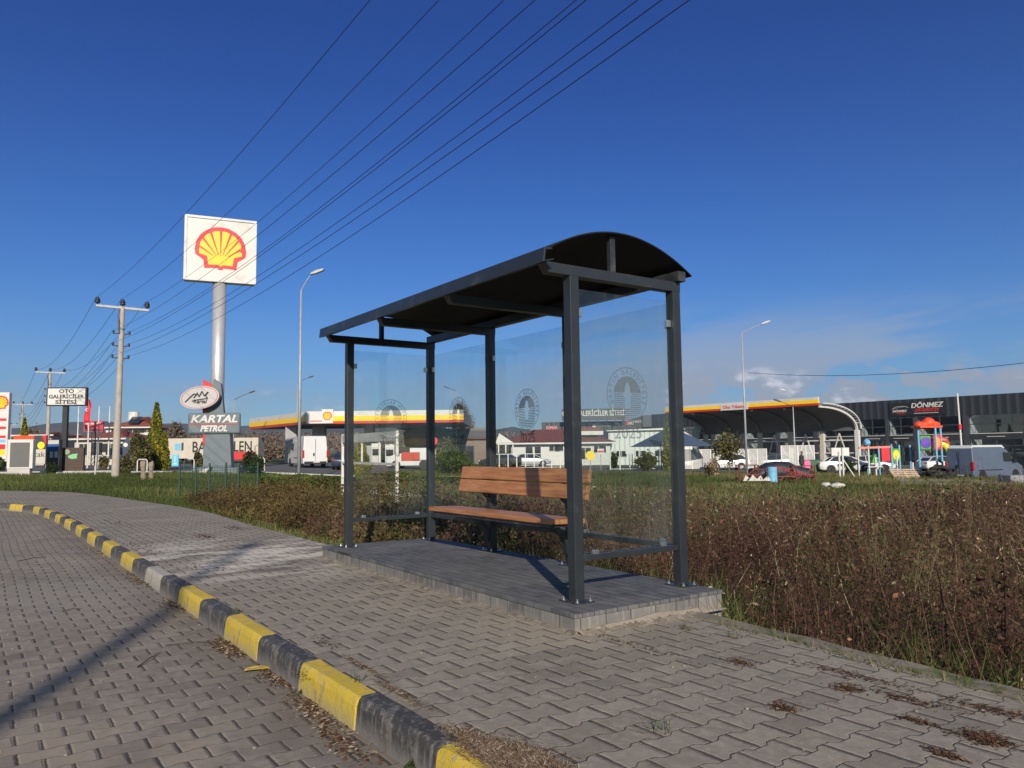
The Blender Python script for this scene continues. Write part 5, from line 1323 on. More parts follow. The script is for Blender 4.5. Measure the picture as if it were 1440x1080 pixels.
def van(name,label,loc,rotz,paint,L=5.9,W=2.02,H=2.6,roofm=None,strip=False,group=None,low=False):
    "local +x is the nose; rear doors at -x"
    t=thing(name,label,'van',loc,rotz,group); a=L/2; w=W/2
    prof=[(-a+.03,.38),(-a,.55),(-a+.02,1.2),(-a+.10,H-.15),(-a+.25,H),(a-2.3,H),(a-1.75,H-.22),(a-.95,1.42),(a-.25,1.15),(a-.04,.85),(a,.42),(a-.05,.30),(-a+.1,.30)]
    def top_in(z): return w*(1.0 if z<1.3 else 1-.10*(z-1.3)/(H-1.3))
    mb=MB(); n=len(prof)
    rows=[[(x,-top_in(z)+.0,z) for x,z in prof],[(x,top_in(z),z) for x,z in prof]]
    mb.add(rows[0]+rows[1],[tuple(range(n)),tuple(range(n,2*n))[::-1]]+[(i,n+i,n+(i+1)%n,(i+1)%n) for i in range(n)])
    mb.build('body',paint,t,bevel=.06,seg=3)
    if roofm:
        mb=MB(); ww=top_in(H)-.02; mb.prism([(-a+.13,H-.10),(-a+.27,H+.12),(a-2.2,H+.12),(a-1.85,H-.12)],-ww,ww,'xz'); mb.build('roof',roofm,t,bevel=.03)
    # windscreen and side cab windows
    mb=MB(); 
    x0,z0,x1,z1=a-1.70,H-.27,a-1.02,1.50
    mb.add([(x0+.02,-w*.80,z0),(x0+.02,w*.80,z0),(x1+.03,w*.90,z1),(x1+.03,-w*.90,z1),(x0-.06,-w*.80,z0),(x0-.06,w*.80,z0),(x1-.05,w*.9,z1),(x1-.05,-w*.9,z1)],[(0,1,2,3),(7,6,5,4),(0,4,5,1),(2,6,7,3),(1,5,6,2),(3,7,4,0)]); mb.build('windscreen',M_CGLASS,t)
    for s in (-1,1):
        mb=MB(); y=s*(top_in(1.5)+.003)
        mb.prism([(a-2.25,1.38),(a-1.12,1.38),(a-1.62,2.0),(a-2.25,2.05)],y-s*.05,y,'xz'); mb.build('cab_window',M_CGLASS,t)
        mb=MB(); mb.cbox((a-1.25,s*(w+.16),1.45),(.12,.20,.36)); mb.build('mirror',M_BLACK,t,bevel=.03)
        for x in (-a+1.05,a-.95):
            mb=MB(); mb.cyl((x,s*(w-.2),.38),(x,s*(w+.006),.38),.43,.43,20); mb.build('wheel_arch',M_BLACK,t)
            wheel(t,x,s*(w-.10),.35,s)
        mb=MB(); mb.box(-a-.03,-a+.10,s*(w-.03)-.07,s*(w-.03)+.07,.80,1.42); mb.build('tail_light',M_TAIL,t,bevel=.02)
        mb=MB(); mb.cbox((a-.12,s*w*.75,.95),(.25,.35,.22),rot=(0,.3,0)); mb.build('headlight',M_HEAD,t,bevel=.03)
        mb=MB(); mb.box(-a+.6,a-2.5,s*(w+.001),s*(w+.02),.78,.84); mb.build('side_moulding',M_BLACK,t)
    mb=MB(); mb.box(-a-.006,-a+.02,-.012,.012,.55,H-.25); mb.build('door_seam',M_BLACK,t)
    mb=MB(); mb.box(-a-.05,-a+.05,-w*.9,w*.9,.36,.50); mb.build('rear_bumper',M_BLACK,t,bevel=.02)
    mb=MB(); mb.box(-a-.04,-a,.08,.20,.95,1.20); mb.build('door_handle',M_BLACK,t,bevel=.01)
    mb=MB(); mb.box(-a-.07,-a-.051,-.35,.18,.40,.50); mb.build('number_plate',M_WHITE,t)
    return t
def g3(px,Y,dz=0): x=ax(px,Y,645); return (x,Y,terr_s(x,Y)+.03+dz)
# white van by the station, rear doors towards us, nose away to the left
p=g3(438,66.5); van('delivery_van','white high roofed van with closed rear doors, beside the tall lamp post',(p[0]-.3,66.2,-.05),R(118),M_CARW)
# blue grey van on the right
p=g3(1386,56); van('delivery_van','blue grey van with a white roof, parked on the right in front of the showroom',(p[0]+.2,56.5,p[2]-.25),R(27),mat('slate_blue_body',(.085,.11,.16),.35,0,.08,1,coat=.3),roofm=M_CARW,H=2.45)  # body one slate blue tone, roof part white
p=g3(1188,66); sedan('parked_car','white sedan parked side on beside the green box',(p[0],66,p[2]),R(-8),M_CARW)
p=g3(1222,71); sedan('parked_car','white car half hidden behind the nose of the white sedan',(p[0],71,p[2]),R(-20),M_CARW,L=4.3)
p=g3(1085,78); sedan('parked_car','grey hatchback behind the mesh fence, above the covered car',(p[0],78,p[2]),R(172),mat('grey_car_paint',(.16,.17,.18),.3,.2,.05,1,coat=.4),hatch=True,L=4.2)
p=g3(1022,74); sedan('parked_car','pale car half hidden by the thin olive tree',(p[0],74,p[2]),R(175),M_CARW,hatch=True,L=4.2)
p=g3(1322,74); sedan('parked_car','white car glimpsed behind the playground slide tower',(p[0],74,p[2]),R(10),M_CARW,hatch=True,L=4.2)
p=g3(580,73); t=van('minibus','white minibus with a red side panel, seen through the left rear glass',(p[0],73,p[2]),R(176),M_CARW,L=4.6,H=1.95); t['category']='minibus'
mb=MB(); mb.box(-.9,.85,1.012,1.03,.75,1.55); mb.build('red_panel',mat('brick_red_panel',(.45,.06,.03),.5,0,.1,2),t)
p=g3(482,61.5); sedan('parked_car','dark blue car mostly hidden behind the white van',(p[0]-.3,64,p[2]),R(95),mat('dark_blue_paint',(.02,.035,.06),.3,0,.1,1,coat=.5))
p=g3(745,86); sedan('parked_car','silver car under the bungalow windows, above the bench back',(p[0],86,p[2]),R(5),mat('silver_paint',(.42,.43,.44),.3,.3,.05,1,coat=.4))
p=g3(703,85); sedan('parked_car','dark grey car at the left end of the bungalow',(p[0],85,p[2]),R(160),M_DARK)
# covered car with red scrawls
p=g3(1097,50); t=thing('covered_car','car under a black cover sprayed with red scrawls, behind rusty frames','covered car',(p[0],50,p[2]),R(-3)); t.scale=(.90,.95,.80)
secs=[]
for x,h_,w_ in ((-2.15,.45,.6),(-2.05,.75,.78),(-1.5,.98,.86),(-.95,1.30,.82),(-.2,1.42,.80),(.5,1.36,.80),(1.0,1.05,.84),(1.7,.88,.84),(2.1,.68,.75),(2.2,.4,.6)):
    secs.append([(x,-w_*1.02,0),(x,-w_*1.05,h_*.5),(x,-w_*.92,h_*.85),(x,-w_*.5,h_),(x,w_*.5,h_),(x,w_*.92,h_*.85),(x,w_*1.05,h_*.5),(x,w_*1.02,0)])
cv=loft(secs).build('cover',mat('black_cover',(.02,.02,.026),.55,0,.3,2,bump=.03,bscale=3),t,smooth=True)
M_PINK=mat('red_spray',(.62,.04,.09),.6,0,.1,3)
for k in range(14):
    mb=MB(); x=-1.3+k*.22+rnd.uniform(-.05,.05); z=.85-.07*abs(k-3); zz=[(0,0),(.09,.22),(.16,.03),(.2,.2),(.27,.02)]
    def cy(zv): return -.80-.10*max(0,(1.05-zv))*1.0
    pts=[(x+a+rnd.uniform(-.04,.04),cy(z+b)-.07,z+b+rnd.uniform(-.04,.04)) for a,b in zz]
    mb.tube(pts,.034,5); mb.build('red_scrawl',M_PINK,cv)
# rusty frames in front (one linked rack of benches), blue drum
M_RUST=mat('rusty_steel',(.16,.045,.025),.8,.1,.35,5)
def frame(px,Y,label,L=1.5,H=.85,rot=0):
    p=g3(px,Y); t=thing('metal_frame',label,'metal frame',p,rot,'rusty table frames')
    for x in (-L/2,L/2):
        mb=MB(); mb.bar((x,-.3,0),(x,-.3,H),.06,.06); mb.bar((x,.3,0),(x,.3,H),.06,.06); mb.bar((x,-.3,H*.25),(x,.3,H*.25),.05,.05); mb.build('leg_pair',M_RUST,t)
    mb=MB(); mb.box(-L/2-.05,L/2+.05,-.34,.34,H,H+.04); mb.build('top',M_RUST,t)
    mb=MB(); mb.bar((-L/2,-.32,H*.45),(L/2,-.32,H*.45),.06,.06); mb.bar((-L/2,-.3,.1),(L/2,-.3,H*.9),.04,.04); mb.build('rail',M_RUST,t)
frame(1050,45,'leftmost rusty frame, left of the blue drum',1.1,.95); frame(1067,45.5,'rusty frame just left of the blue drum',1.0,.7,.1); frame(1103,45,'rusty frame right of the blue drum',1.1,.75); frame(1128,46,'rightmost rusty frame, in front of the covered car',1.2,.9,-.1)
p=g3(1085,44.5); mb=MB(); mb.lathe([(.0,0),(.27,0),(.28,.02),(.27,.3),(.285,.32),(.27,.34),(.27,.6),(.285,.62),(.27,.64),(.28,.86),(.25,.88),(0,.87)],n=18)
tag(mb.build('drum',M_LBLUE,loc=p),'light blue drum standing among rusty frames','drum')
p=g3(1066,44.2); mb=MB(); mb.prism([(-.9,.1),(-.75,.42),(-.5,.22),(-.35,.45),(-.1,.2),(.1,.4),(.25,.15),(.5,.38),(.7,.08)],-.02,.02,'xz'); tag(mb.build('torn_sheet',M_WHITE2,loc=p),'torn pale sheeting hanging on the rusty frames','sheet')
# red mounded shrub pile left of them handled with vegetation. white blocks on grass
for px,Y,l,lab in ((1160,39,.55,'left of the two white blocks lying on the grass'),(1176,38.5,.75,'right of the two white blocks lying on the grass')):
    p=g3(px,Y); mb=MB(); mb.ico((0,0,.10),.3,sub=2,jit=.25,sz=(l*1.6,.7,.5)); tag(mb.build('white_block',M_WHITE2,loc=p),lab,'block','white blocks on the grass')
# posts in the grass: braced pair and singles
def fpost(px,Y,H,label,brace=0,w=.11):
    p=g3(px,Y); t=thing('white_post',label,'post',p,0,'white posts in the grass')
    mb=MB(); mb.box(-w/2,w/2,-w/2,w/2,-.1,H); mb.build('upright',M_WHITE2,t)
    if brace:
        mb=MB(); mb.bar((0,0,H*.62),(brace,0,.05),.07,.07); mb.build('brace',M_WHITE2,t)
fpost(1180,54,1.75,'left white post of the pair in front of the sedan'); fpost(1185,54.3,2.05,'braced white post of the pair in front of the sedan',.75)
fpost(1207,57,1.5,'slim white post before the sedan bonnet',w=.08); fpost(1231,58,1.35,'white post left of the wooden pallet'); fpost(1261,58,1.5,'cream post behind the wooden pallet',w=.10); fpost(1283,58,1.0,'short white post at the right end of the pallet')
# wooden pallet
p=g3(1272,53); t=thing('pallet','wooden pallet leaning flat on the grass in front of the playground','pallet',(p[0],p[1],p[2]+.1),R(-8)); t.rotation_euler=(R(-152)+math.pi,0,R(-8))
M_PAL=mat('pallet_wood',(.50,.36,.24),.8,0,.25,4)
for i in range(6):
    mb=MB(); mb.box(-.85,.85,-.75+i*.28,-.75+i*.28+.16,.10,.13); mb.build('deck_board',M_PAL,t)
for x in (-.8,0,.7):
    mb=MB(); mb.box(x,x+.1,-.75,.81,0,.099); mb.build('stringer',M_PAL,t)
# green box, white boards, mesh fence, gate
p=g3(1143,66.5); mb=MB(); mb.box(-.55,.55,-.4,.4,0,1.0); o=thing('green_bin','green steel waste container behind the white sedan','container',p,0); mb.build('container',M_DGREEN,o,bevel=.03); mb=MB(); mb.box(-.58,.58,-.43,.43,1.001,1.07); mb.build('lid',M_DGREEN,o,bevel=.02)
p=g3(1182,72); o=thing('white_board','plain white board standing behind the white sedan','board',p,0); mb=MB(); mb.box(-.82,.82,-.03,.03,1.2,2.15); mb.build('panel',M_WHITE,o); mb=MB(); mb.box(-.7,-.62,-.03,.03,0,1.199); mb.build('leg',M_WHITE,o); mb=MB(); mb.box(.62,.7,-.03,.03,0,1.199); mb.build('leg',M_WHITE,o)
def mesh_mat():
    m,g,p=principled('white_mesh'); p.inputs['Base Color'].default_value=(.62,.62,.60,1); p.inputs['Roughness'].default_value=.5
    tc=g.node('ShaderNodeTexCoord').outputs['Object']; x,y,z=g.sep(tc)
    fx=g.m('FRACT',g.m('MULTIPLY',x,14.0)); fz=g.m('FRACT',g.m('MULTIPLY',z,14.0))
    k=g.m('MAXIMUM',g.m('LESS_THAN',fx,.34),g.m('LESS_THAN',fz,.30))
    g.l.new(k,p.inputs['Alpha']); return m
M_MESH=mesh_mat()
def mesh_fence(pxa,pxb,Y,zt_,label,n,name='mesh_fence',panel=True):
    xa=ax(pxa,Y,645); xb=ax(pxb,Y,645); z0=terr_s((xa+xb)/2,Y); t=thing(name,label,'fence',((xa+xb)/2,Y,z0),0)
    w=(xb-xa)/2; H=zt_
    for i in range(n+1):
        x=-w+2*w*i/n; mb=MB(); mb.box(x-.05,x+.05,-.05,.05,0,H); mb.build('fence_post',M_WHITE,t)
    if panel:
        mb=MB(); mb.box(-w,w,-.008,.008,.15,H-.05); mb.build('mesh_panel',M_MESH,t)
    mb=MB(); mb.bar((-w,0,H-.03),(w,0,H-.03),.06,.06); mb.bar((-w,0,.15),(w,0,.15),.05,.05); mb.build('rail',M_WHITE,t)
mesh_fence(960,1078,76,2.0,'white mesh fence behind the thin olive tree',9); mesh_fence(1099,1145,70,2.35,'white mesh gate beside the person',4,'mesh_gate')
mesh_fence(858,940,72,1.9,'open white post fence with rails, seen through the end glass',6,panel=False)
mesh_fence(690,800,76,1.5,'white post and rail fence in front of the bungalow',9,panel=False)
# yellow sun-shaped sign and small signs seen through the end glass
p=g3(830,68); t=thing('round_yellow_sign','yellow round sign on a post, seen just right of the front post','sign',p,0)
mb=MB(); mb.lathe([(0,-.02),(.42,-.02),(.42,.02),(0,.02)],n=9,axis='y'); mb.build('disc',M_YPLAS,t,loc=(0,-.05,1.35)); mb=MB(); mb.cyl((0,0,0),(0,0,1.3),.03,n=6); mb.build('post',M_GALV,t)
p=g3(845,70); t=thing('small_sign','small white and red sign on a post right of the yellow round sign','sign',p,0); mb=MB(); mb.box(-.3,.3,-.02,.02,1.45,1.95); mb.build('panel',M_WHITE,t); mb=MB(); mb.box(-.26,.26,-.03,-.021,1.62,1.78); mb.build('red_band',M_RED,t); mb=MB(); mb.cyl((0,.05,0),(0,.05,1.5),.03,n=6); mb.build('post',M_GALV,t)
p=g3(885,70.5); t=thing('small_sign','small plain white board hung on the open white fence','sign',p,0); mb=MB(); mb.box(-.33,.33,-.02,.02,1.5,2.1); mb.build('panel',M_WHITE,t); mb=MB(); mb.cyl((0,.05,0),(0,.05,1.5),.03,n=6); mb.build('post',M_GALV,t)
p=g3(610,72); t=thing('small_sign','small round red sign beside the green bush','sign',p,0); mb=MB(); mb.lathe([(0,-.02),(.38,-.02),(.38,.02),(0,.02)],n=14,axis='y'); mb.build('disc',M_SRED,t,loc=(0,0,2.6)); mb=MB(); mb.box(-.3,.3,-.02,.02,1.0,1.8); mb.build('panel',M_WHITE2,t);  mb=MB(); mb.cyl((0,.05,0),(0,.05,2.6),.03,n=6); mb.build('post',M_GALV,t)
# navy tent roof
p=g3(944,75); t=thing('tent','navy pyramid gazebo behind the right rear post','gazebo',p,R(20))
H=az_(600,944,75)-p[2]; He=az_(628,944,75)-p[2]; w=2.9
mb=MB(); mb.add([(-w,-w,He),(w,-w,He),(w,w,He),(-w,w,He),(0,0,H)],[(0,1,4),(1,2,4),(2,3,4),(3,0,4),(3,2,1,0)]); mb.build('canopy',mat('navy_canvas',(.045,.07,.12),.8,0,.1,1),t)
for a in (-1,1):
    for b in (-1,1):
        mb=MB(); mb.cyl((a*w*.95,b*w*.95,0),(a*w*.95,b*w*.95,He),.05,n=6); mb.build('leg',M_DARK,t)
# person with a pink bag
p=g3(1127,64)
def person(loc,rot):
    V=[(0,0,.92),(0,0,1.12),(0,0,1.34),(0,0,1.46),(0,-.02,1.56),(0,-.02,1.66),(-.10,0,.86),(-.11,.04,.48),(-.11,.10,.08),(-.11,-.04,.03),(.10,0,.86),(.12,-.05,.48),(.12,-.08,.08),(.12,-.22,.03),(-.19,0,1.38),(-.25,.02,1.12),(-.23,-.08,.90),(.19,0,1.38),(.26,.0,1.12),(.27,-.06,.88)]
    E=[(0,1),(1,2),(2,3),(3,4),(4,5),(0,6),(6,7),(7,8),(8,9),(0,10),(10,11),(11,12),(12,13),(2,14),(14,15),(15,16),(2,17),(17,18),(18,19)]
    rad=[.15,.15,.16,.06,.09,.085,.10,.07,.045,.04,.10,.07,.045,.04,.075,.055,.04,.075,.055,.04]
    me=bpy.data.meshes.new('person'); me.from_pydata(V,E,[]); me.materials.append(mat('dark_clothes',(.03,.03,.035),.8,0,.2,6))
    o=bpy.data.objects.new('person',me); COL.objects.link(o); o.location=loc; o.rotation_euler=(0,0,rot)
    s=o.modifiers.new('skin','SKIN'); s.use_smooth_shade=True
    for i,r in enumerate(rad): me.skin_vertices[0].data[i].radius=(r,r*.85)
    me.skin_vertices[0].data[0].use_root=True
    sb=o.modifiers.new('sub','SUBSURF'); sb.levels=1; sb.render_levels=1
    tag(o,'person in dark clothes walking past the mesh gate with a pink bag','person')
    mb=MB(); secs=[]
    for z,r in ((1.48,.10),(1.42,.19),(1.25,.21),(1.0,.21),(.80,.24),(.72,.25)): secs.append([(r*math.cos(k*math.pi/4),r*.72*math.sin(k*math.pi/4),z) for k in range(8)])
    loft(secs).build('jacket',mat('charcoal_jacket',(.045,.045,.05),.8,0,.15,6),o,smooth=True)
    mb=MB(); mb.ico((0,.015,1.665),.125,sub=2,sz=(1,1,1.05)); mb.build('hair',mat('dark_red_hair',(.06,.015,.015),.7,0,.2,8),o,smooth=True)
    mb=MB(); mb.ico((0,-.045,1.63),.098,sub=2,sz=(1,1,1.15)); mb.build('face',mat('skin',(.45,.27,.20),.6,0,.05,8),o,smooth=True)
person((p[0],64,p[2]),R(-70))
pb=g3(1134.5,63.8); mb=MB(); mb.prism([(-.22,0),(.22,0),(.26,.55),(.12,.62),(-.14,.62),(-.25,.5)],-.10,.10,'xz'); mb.tube([(-.1,0,.6),(-.09,0,.80),(-.16,0,.92),(-.02,0,.82),(.08,0,.6)],.015,5)
tag(mb.build('bag',mat('pink_bag',(.75,.12,.28),.5,0,.1,4),loc=(pb[0],63.8,pb[2]+.42),bevel=.02),'bright pink bag carried by the person','bag')

# ---------------------------------------------------------------- playground pieces
def P_(px,py,Y): q=at(px,py,Y); return q
Y=60; bx=ax(1309,Y,640); bz=terr_s(bx,Y)
t=thing('play_tower','tall play tower with light blue posts, red roof and yellow slide','play tower',(bx,Y,bz),R(-4))
Xp=lambda px: ax(px,Y,640)-bx; Zp=lambda py: az_(py,1309,Y)-bz
for px,top,y in ((1293.5,602,-.0),(1312,602,-.6),(1324,602,0),(1304,606,1.3)):
    mb=MB(); mb.cyl((Xp(px),y,0),(Xp(px)-.0,y,Zp(top)),.075,n=10); mb.build('post',M_LBLUE,t)
mb=MB()
for i,(px,w_) in enumerate(((1297,.42),(1304,.45),(1310,.5),(1318,.42))): mb.ico((Xp(px),.2,Zp(597.5-(2 if i==2 else 0))),w_,sub=2,sz=(1,1,.75 if i!=2 else 1))
mb.box(Xp(1293),Xp(1323),-.5,1.2,Zp(601.5),Zp(599)); mb.build('moulded_roof',M_RPLAS,t,smooth=False)
mb=MB(); mb.box(Xp(1295),Xp(1311),-.12,-.05,Zp(632),Zp(613)); pn=mb.build('green_panel',M_GREEN,t,bevel=.01)
mb=MB(); mb.lathe([(0,-.16),(.42,-.15),(.43,-.121)],n=20,axis='y'); mb.build('purple_disc',M_PURPLE,pn,loc=(Xp(1302.5),0,Zp(622.5)))
mb=MB(); mb.box(Xp(1313),Xp(1323.5),-.12,-.05,Zp(632),Zp(612)); pn=mb.build('red_panel',M_SRED,t,bevel=.01)
mb=MB(); mb.lathe([(0,-.16),(.30,-.15),(.31,-.121)],n=20,axis='y'); o=mb.build('yellow_oval',M_ORANGE,pn,loc=(Xp(1318),0,Zp(622))); o.scale=(.75,1,1.35)
mb=MB(); mb.box(Xp(1293.5),Xp(1324),-.05,1.3,Zp(633.5),Zp(632)); mb.build('deck',M_DARK,t)
mb=MB(); pts=[(Xp(1325),.3,Zp(624)),(Xp(1330),.2,Zp(626)),(Xp(1333.5),0,Zp(632)),(Xp(1335),-.3,Zp(645)),(Xp(1336),-.5,Zp(656))]
mb.tube(pts,[.28,.28,.26,.22,.22],10); mb.build('slide',M_YPLAS,t)
mb=MB(); mb.tube([(Xp(1324),.3,Zp(618)),(Xp(1331),.25,Zp(620)),(Xp(1334),.2,Zp(626))],[.3,.3,.25],10); mb.build('slide_hood',mat('dull_red_plastic',(.35,.05,.04),.5,0,.1,3),t)
for i in range(6):
    pass
Y=62; bx=ax(1248,Y,640); bz=terr_s(bx,Y)
t=thing('playground_climber','low play frame with a red beam, red and green panels and blue posts','play frame',(bx,Y,bz),0)
Xp=lambda px: ax(px,Y,640)-bx; Zp=lambda py: az_(py,1248,Y)-bz
mb=MB(); mb.bar((Xp(1208),0,Zp(629.5)),(Xp(1252),0,Zp(628.5)),.15,.16); mb.build('red_beam',mat('faded_red_beam',(.62,.20,.15),.5,0,.1,2),t)
for px,top,m_ in ((1221.5,624,M_WHITE),(1236,627,M_LBLUE),(1254,625,M_LBLUE),(1265,626,M_LBLUE),(1280,626,M_LBLUE)):
    mb=MB(); mb.cyl((Xp(px),0,0),(Xp(px),0,Zp(top)),.07,n=8); mb.build('post',m_,t)
mb=MB(); mb.ico((Xp(1220),0,Zp(622)),.28,sub=2,jit=.2); mb.build('blue_knob',M_LBLUE,t)
mb=MB(); mb.box(Xp(1239),Xp(1251),-.1,.3,Zp(649),Zp(630)); mb.build('red_panel',M_SRED,t,bevel=.04)
mb=MB(); mb.box(Xp(1255),Xp(1264.5),-.06,.0,Zp(649),Zp(631)); pn=mb.build('green_panel',M_GREEN,t,bevel=.02)
mb=MB(); mb.lathe([(0,-.10),(.26,-.09),(.27,-.061)],n=18,axis='y'); o=mb.build('yellow_disc',M_YPLAS,pn,loc=(Xp(1259.7),0,Zp(640))); o.scale=(1,1,1.5)
mb=MB(); mb.prism([(Xp(1224),Zp(651)),(Xp(1233),Zp(651)),(Xp(1230),Zp(638)),(Xp(1227),Zp(641))],-.2,.2,'xz'); mb.build('green_mound',M_GREEN,t)
mb=MB()
for i in range(7): x_=Xp(1267)+i*.10*1.1; mb.bar((x_,0,Zp(655)),(x_,0,Zp(640)),.03,.03)
mb.build('bar_grille',M_DARK,t)
p=g3(1228,58); t=thing('small_table','small pale table beside the white post','table',p,0); mb=MB(); mb.box(-.55,.55,-.3,.3,.62,.70); mb.build('table_top',M_WHITE2,t)
for a in (-.45,.45):
    mb=MB(); mb.cyl((a,0,0),(a,0,.62),.04,n=6); mb.build('leg',M_LBLUE,t)
# tyres heap
tp=[(1304,53.5,0),(1314,53,0),(1324,53.3,0),(1334,53.6,0),(1309,53.3,1),(1319,53.2,1),(1329,53.5,1),(1314,53.2,2),(1324,53.4,2),(1299,54,0),(1337,54.5,1),(1330,52.5,0)]
ordt=['first','second','third','fourth','fifth','sixth','seventh','eighth','ninth','tenth','eleventh','twelfth']
tb0=None
for i,(px,Y,lv_) in enumerate(tp):
    p=g3(px,Y)
    if tb0 is None:
        mb=MB(); n=20; prof_=[(.20,-.10),(.33,-.11),(.36,-.05),(.36,.05),(.33,.11),(.20,.10),(.20,-.10)]
        mb.lathe(prof_,n=n); mb.f=[f for f in mb.f if len(f)==4]; mb.mi=mb.mi[:len(mb.f)]
        tb0=mb.build('tyre',M_RUBBER); o=tb0
    else: o=tb0.copy(); COL.objects.link(o)
    o.location=(p[0],p[1],p[2]+.14+lv_*.27); o.rotation_euler=(rnd.uniform(-.5,.5)+(.9 if i%3==0 else 0),rnd.uniform(-.5,.5),rnd.uniform(0,6))
    tag(o,'old black tyre in the heap beside the blue grey van','tyre','heap of old tyres')
# white banded mast in front of the warehouse
Y=62; x=ax(1353.5,Y,640); H=az_(553,1352,Y); z0=terr_s(x,Y); t=thing('white_mast','thin white mast with a red band in front of the showroom','mast',(x,Y,z0),0); t.rotation_euler=(0,R(-1.0),0)
mb=MB(); mb.cyl((0,0,0),(0,0,H-z0),.085,.06,10); mb.build('pole',M_WHITE,t); mb=MB(); mb.cyl((0,0,(H-z0)*.56),(0,0,(H-z0)*.62),.14,.14,12); mb.build('red_band',M_SRED,t)
# concrete block, right edge ; pale vehicle bonnet block
p=at(1436,678,46); mb=MB(); mb.box(-1.0,1.6,-.6,.6,-.9,0); tag(mb.build('concrete_block',mat('grey_block',(.22,.23,.25),.8,0,.15,1.5,bump=.01,bscale=8),loc=(p.x,46,az_(668,1430,46)),bevel=.03),'grey concrete block at the right edge of the picture','block')
# lorry trailer
Y=100; xa=ax(232,Y,635); xb=ax(363,Y,635); xc=(xa+xb)/2; w=(xb-xa)/2
t=thing('lorry_trailer','long white lorry trailer with black capital letters behind the petrol monument','trailer',(xc,Y,0),R(0))
Zs=lambda py: az_(py,300,Y); Xs=lambda px: ax(px,Y,635)-xc
mb=MB(); mb.box(-w,w,0,2.5,Zs(644.5),Zs(616)); mb.build('box_body',M_CREAM,t,bevel=.04)
for s,px,w_ in (('BA',279.5,19),('LEN',341.5,25)):
    text('lettering',s,t,Xs(px),Zs(629),-.02,1.9,M_BLACK,.01,.03,width=(xb-xa)*w_/131)
mb=MB(); mb.box(Xs(246),Xs(254),-.02,-.002,Zs(633),Zs(623)); mb.build('blue_mark',M_LBLUE,t); mb=MB(); mb.box(Xs(255),Xs(258),-.02,-.002,Zs(633),Zs(622)); mb.build('dark_mark',M_DARK,t)
mb=MB(); mb.box(-w+.5,w-.5,.3,2.2,Zs(648.5),Zs(644.6)); mb.build('chassis',M_DARK,t)
for px in (244,258,275,345,352,359):
    wheel(t,Xs(px),.3,.48,-1)
p=at(352,648,97); mb=MB(); mb.box(-1.6,1.6,-.3,.3,.4,1.3); o=thing('red_skip','low red skip just left of the dark bush','skip',(p.x-1.0,97,0),0); mb.build('body',M_RED,o,bevel=.05); mb=MB(); mb.box(-1.7,1.7,-.35,.35,1.301,1.38); mb.build('rim',M_RED,o)
# hoop railings by the forecourt
for i,(px,lab) in enumerate(((200,'left hoop railing beside the tall yellow conifer'),(266,'hoop railing left of the grey monument'),(365,'hoop railing right of the dark bush'))):
    p=at(px,655,52); mb=MB(); mb.tube([(-.33,0,0),(-.33,0,.75),(-.25,0,.85),(.25,0,.85),(.33,0,.75),(.33,0,0)],.04,6)
    tag(mb.build('hoop_railing',M_WHITE,loc=(p.x,52,0)),'white '+lab,'railing','white hoop railings')
# white hoarding frame seen through the left end glass
a=Vector((ax(481.6,31,650),31,0)); b=Vector((ax(558,25.6,650),25.6,0)); d=b-a; Lh=d.length
za=terr_s(a.x,a.y); t=thing('hoarding_frame','rusty white hoarding frame with a white top board, in the weeds behind the shelter','hoarding frame',(a.x,a.y,0),math.atan2(d.y,d.x))
M_RW=mat('rusty_white',(.66,.62,.56),.6,0,.1,3,stain=((.30,.14,.08),6,.55,.72))
H=1.88
for x in (0,Lh):
    mb=MB(); mb.box(x-.045,x+.045,-.045,.045,-.55,H); mb.build('post',M_RW,t)
for x in (Lh*.40,Lh*.72):
    mb=MB(); mb.box(x-.03,x+.03,-.03,.03,.82,H-.3); mb.build('stud',M_RW,t)
mb=MB(); mb.box(0,Lh,-.035,.035,H-.34,H-.02); mb.build('top_board',M_WHITE2,t)
mb=MB(); mb.box(0,Lh,-.04,.04,.72,.80); mb.build('lower_rail',M_RW,t)
# green mesh fence, low
gpts=[at(252,694,23.5),at(275,694,24),at(294,694,24.4),at(317,694,24.8),at(335,694,25.3),at(362,694,26)]
t=thing('green_mesh_fence','low green wire mesh fence with thin posts behind the brambles','fence',(gpts[0].x,gpts[0].y,0),0)
M_GF=mat('fence_green',(.02,.045,.033),.5,0,.1,3)
def gmesh():
    m,g,p=principled('green_mesh'); p.inputs['Base Color'].default_value=(.02,.065,.045,1)
    tc=g.node('ShaderNodeTexCoord').outputs['Object']; x,y,z=g.sep(tc)
    k=g.m('MAXIMUM',g.m('LESS_THAN',g.m('FRACT',g.m('MULTIPLY',x,18.0)),.13),g.m('LESS_THAN',g.m('FRACT',g.m('MULTIPLY',z,14.0)),.12))
    g.l.new(k,p.inputs['Alpha']); return m
M_GM=gmesh(); o0=gpts[0]
for i,q in enumerate(gpts):
    x,y=q.x-o0.x,q.y-o0.y; mb=MB(); mb.box(x-.022,x+.022,y-.022,y+.022,-.1,.88); mb.build('fence_post',M_GF,t)
    if i:
        x0_,y0_=gpts[i-1].x-o0.x,gpts[i-1].y-o0.y
        mb=MB(); mb.add([(x0_,y0_,.02),(x,y,.02),(x,y,.80),(x0_,y0_,.80)],[(0,1,2,3)]); mb.build('mesh_panel',M_GM,t)
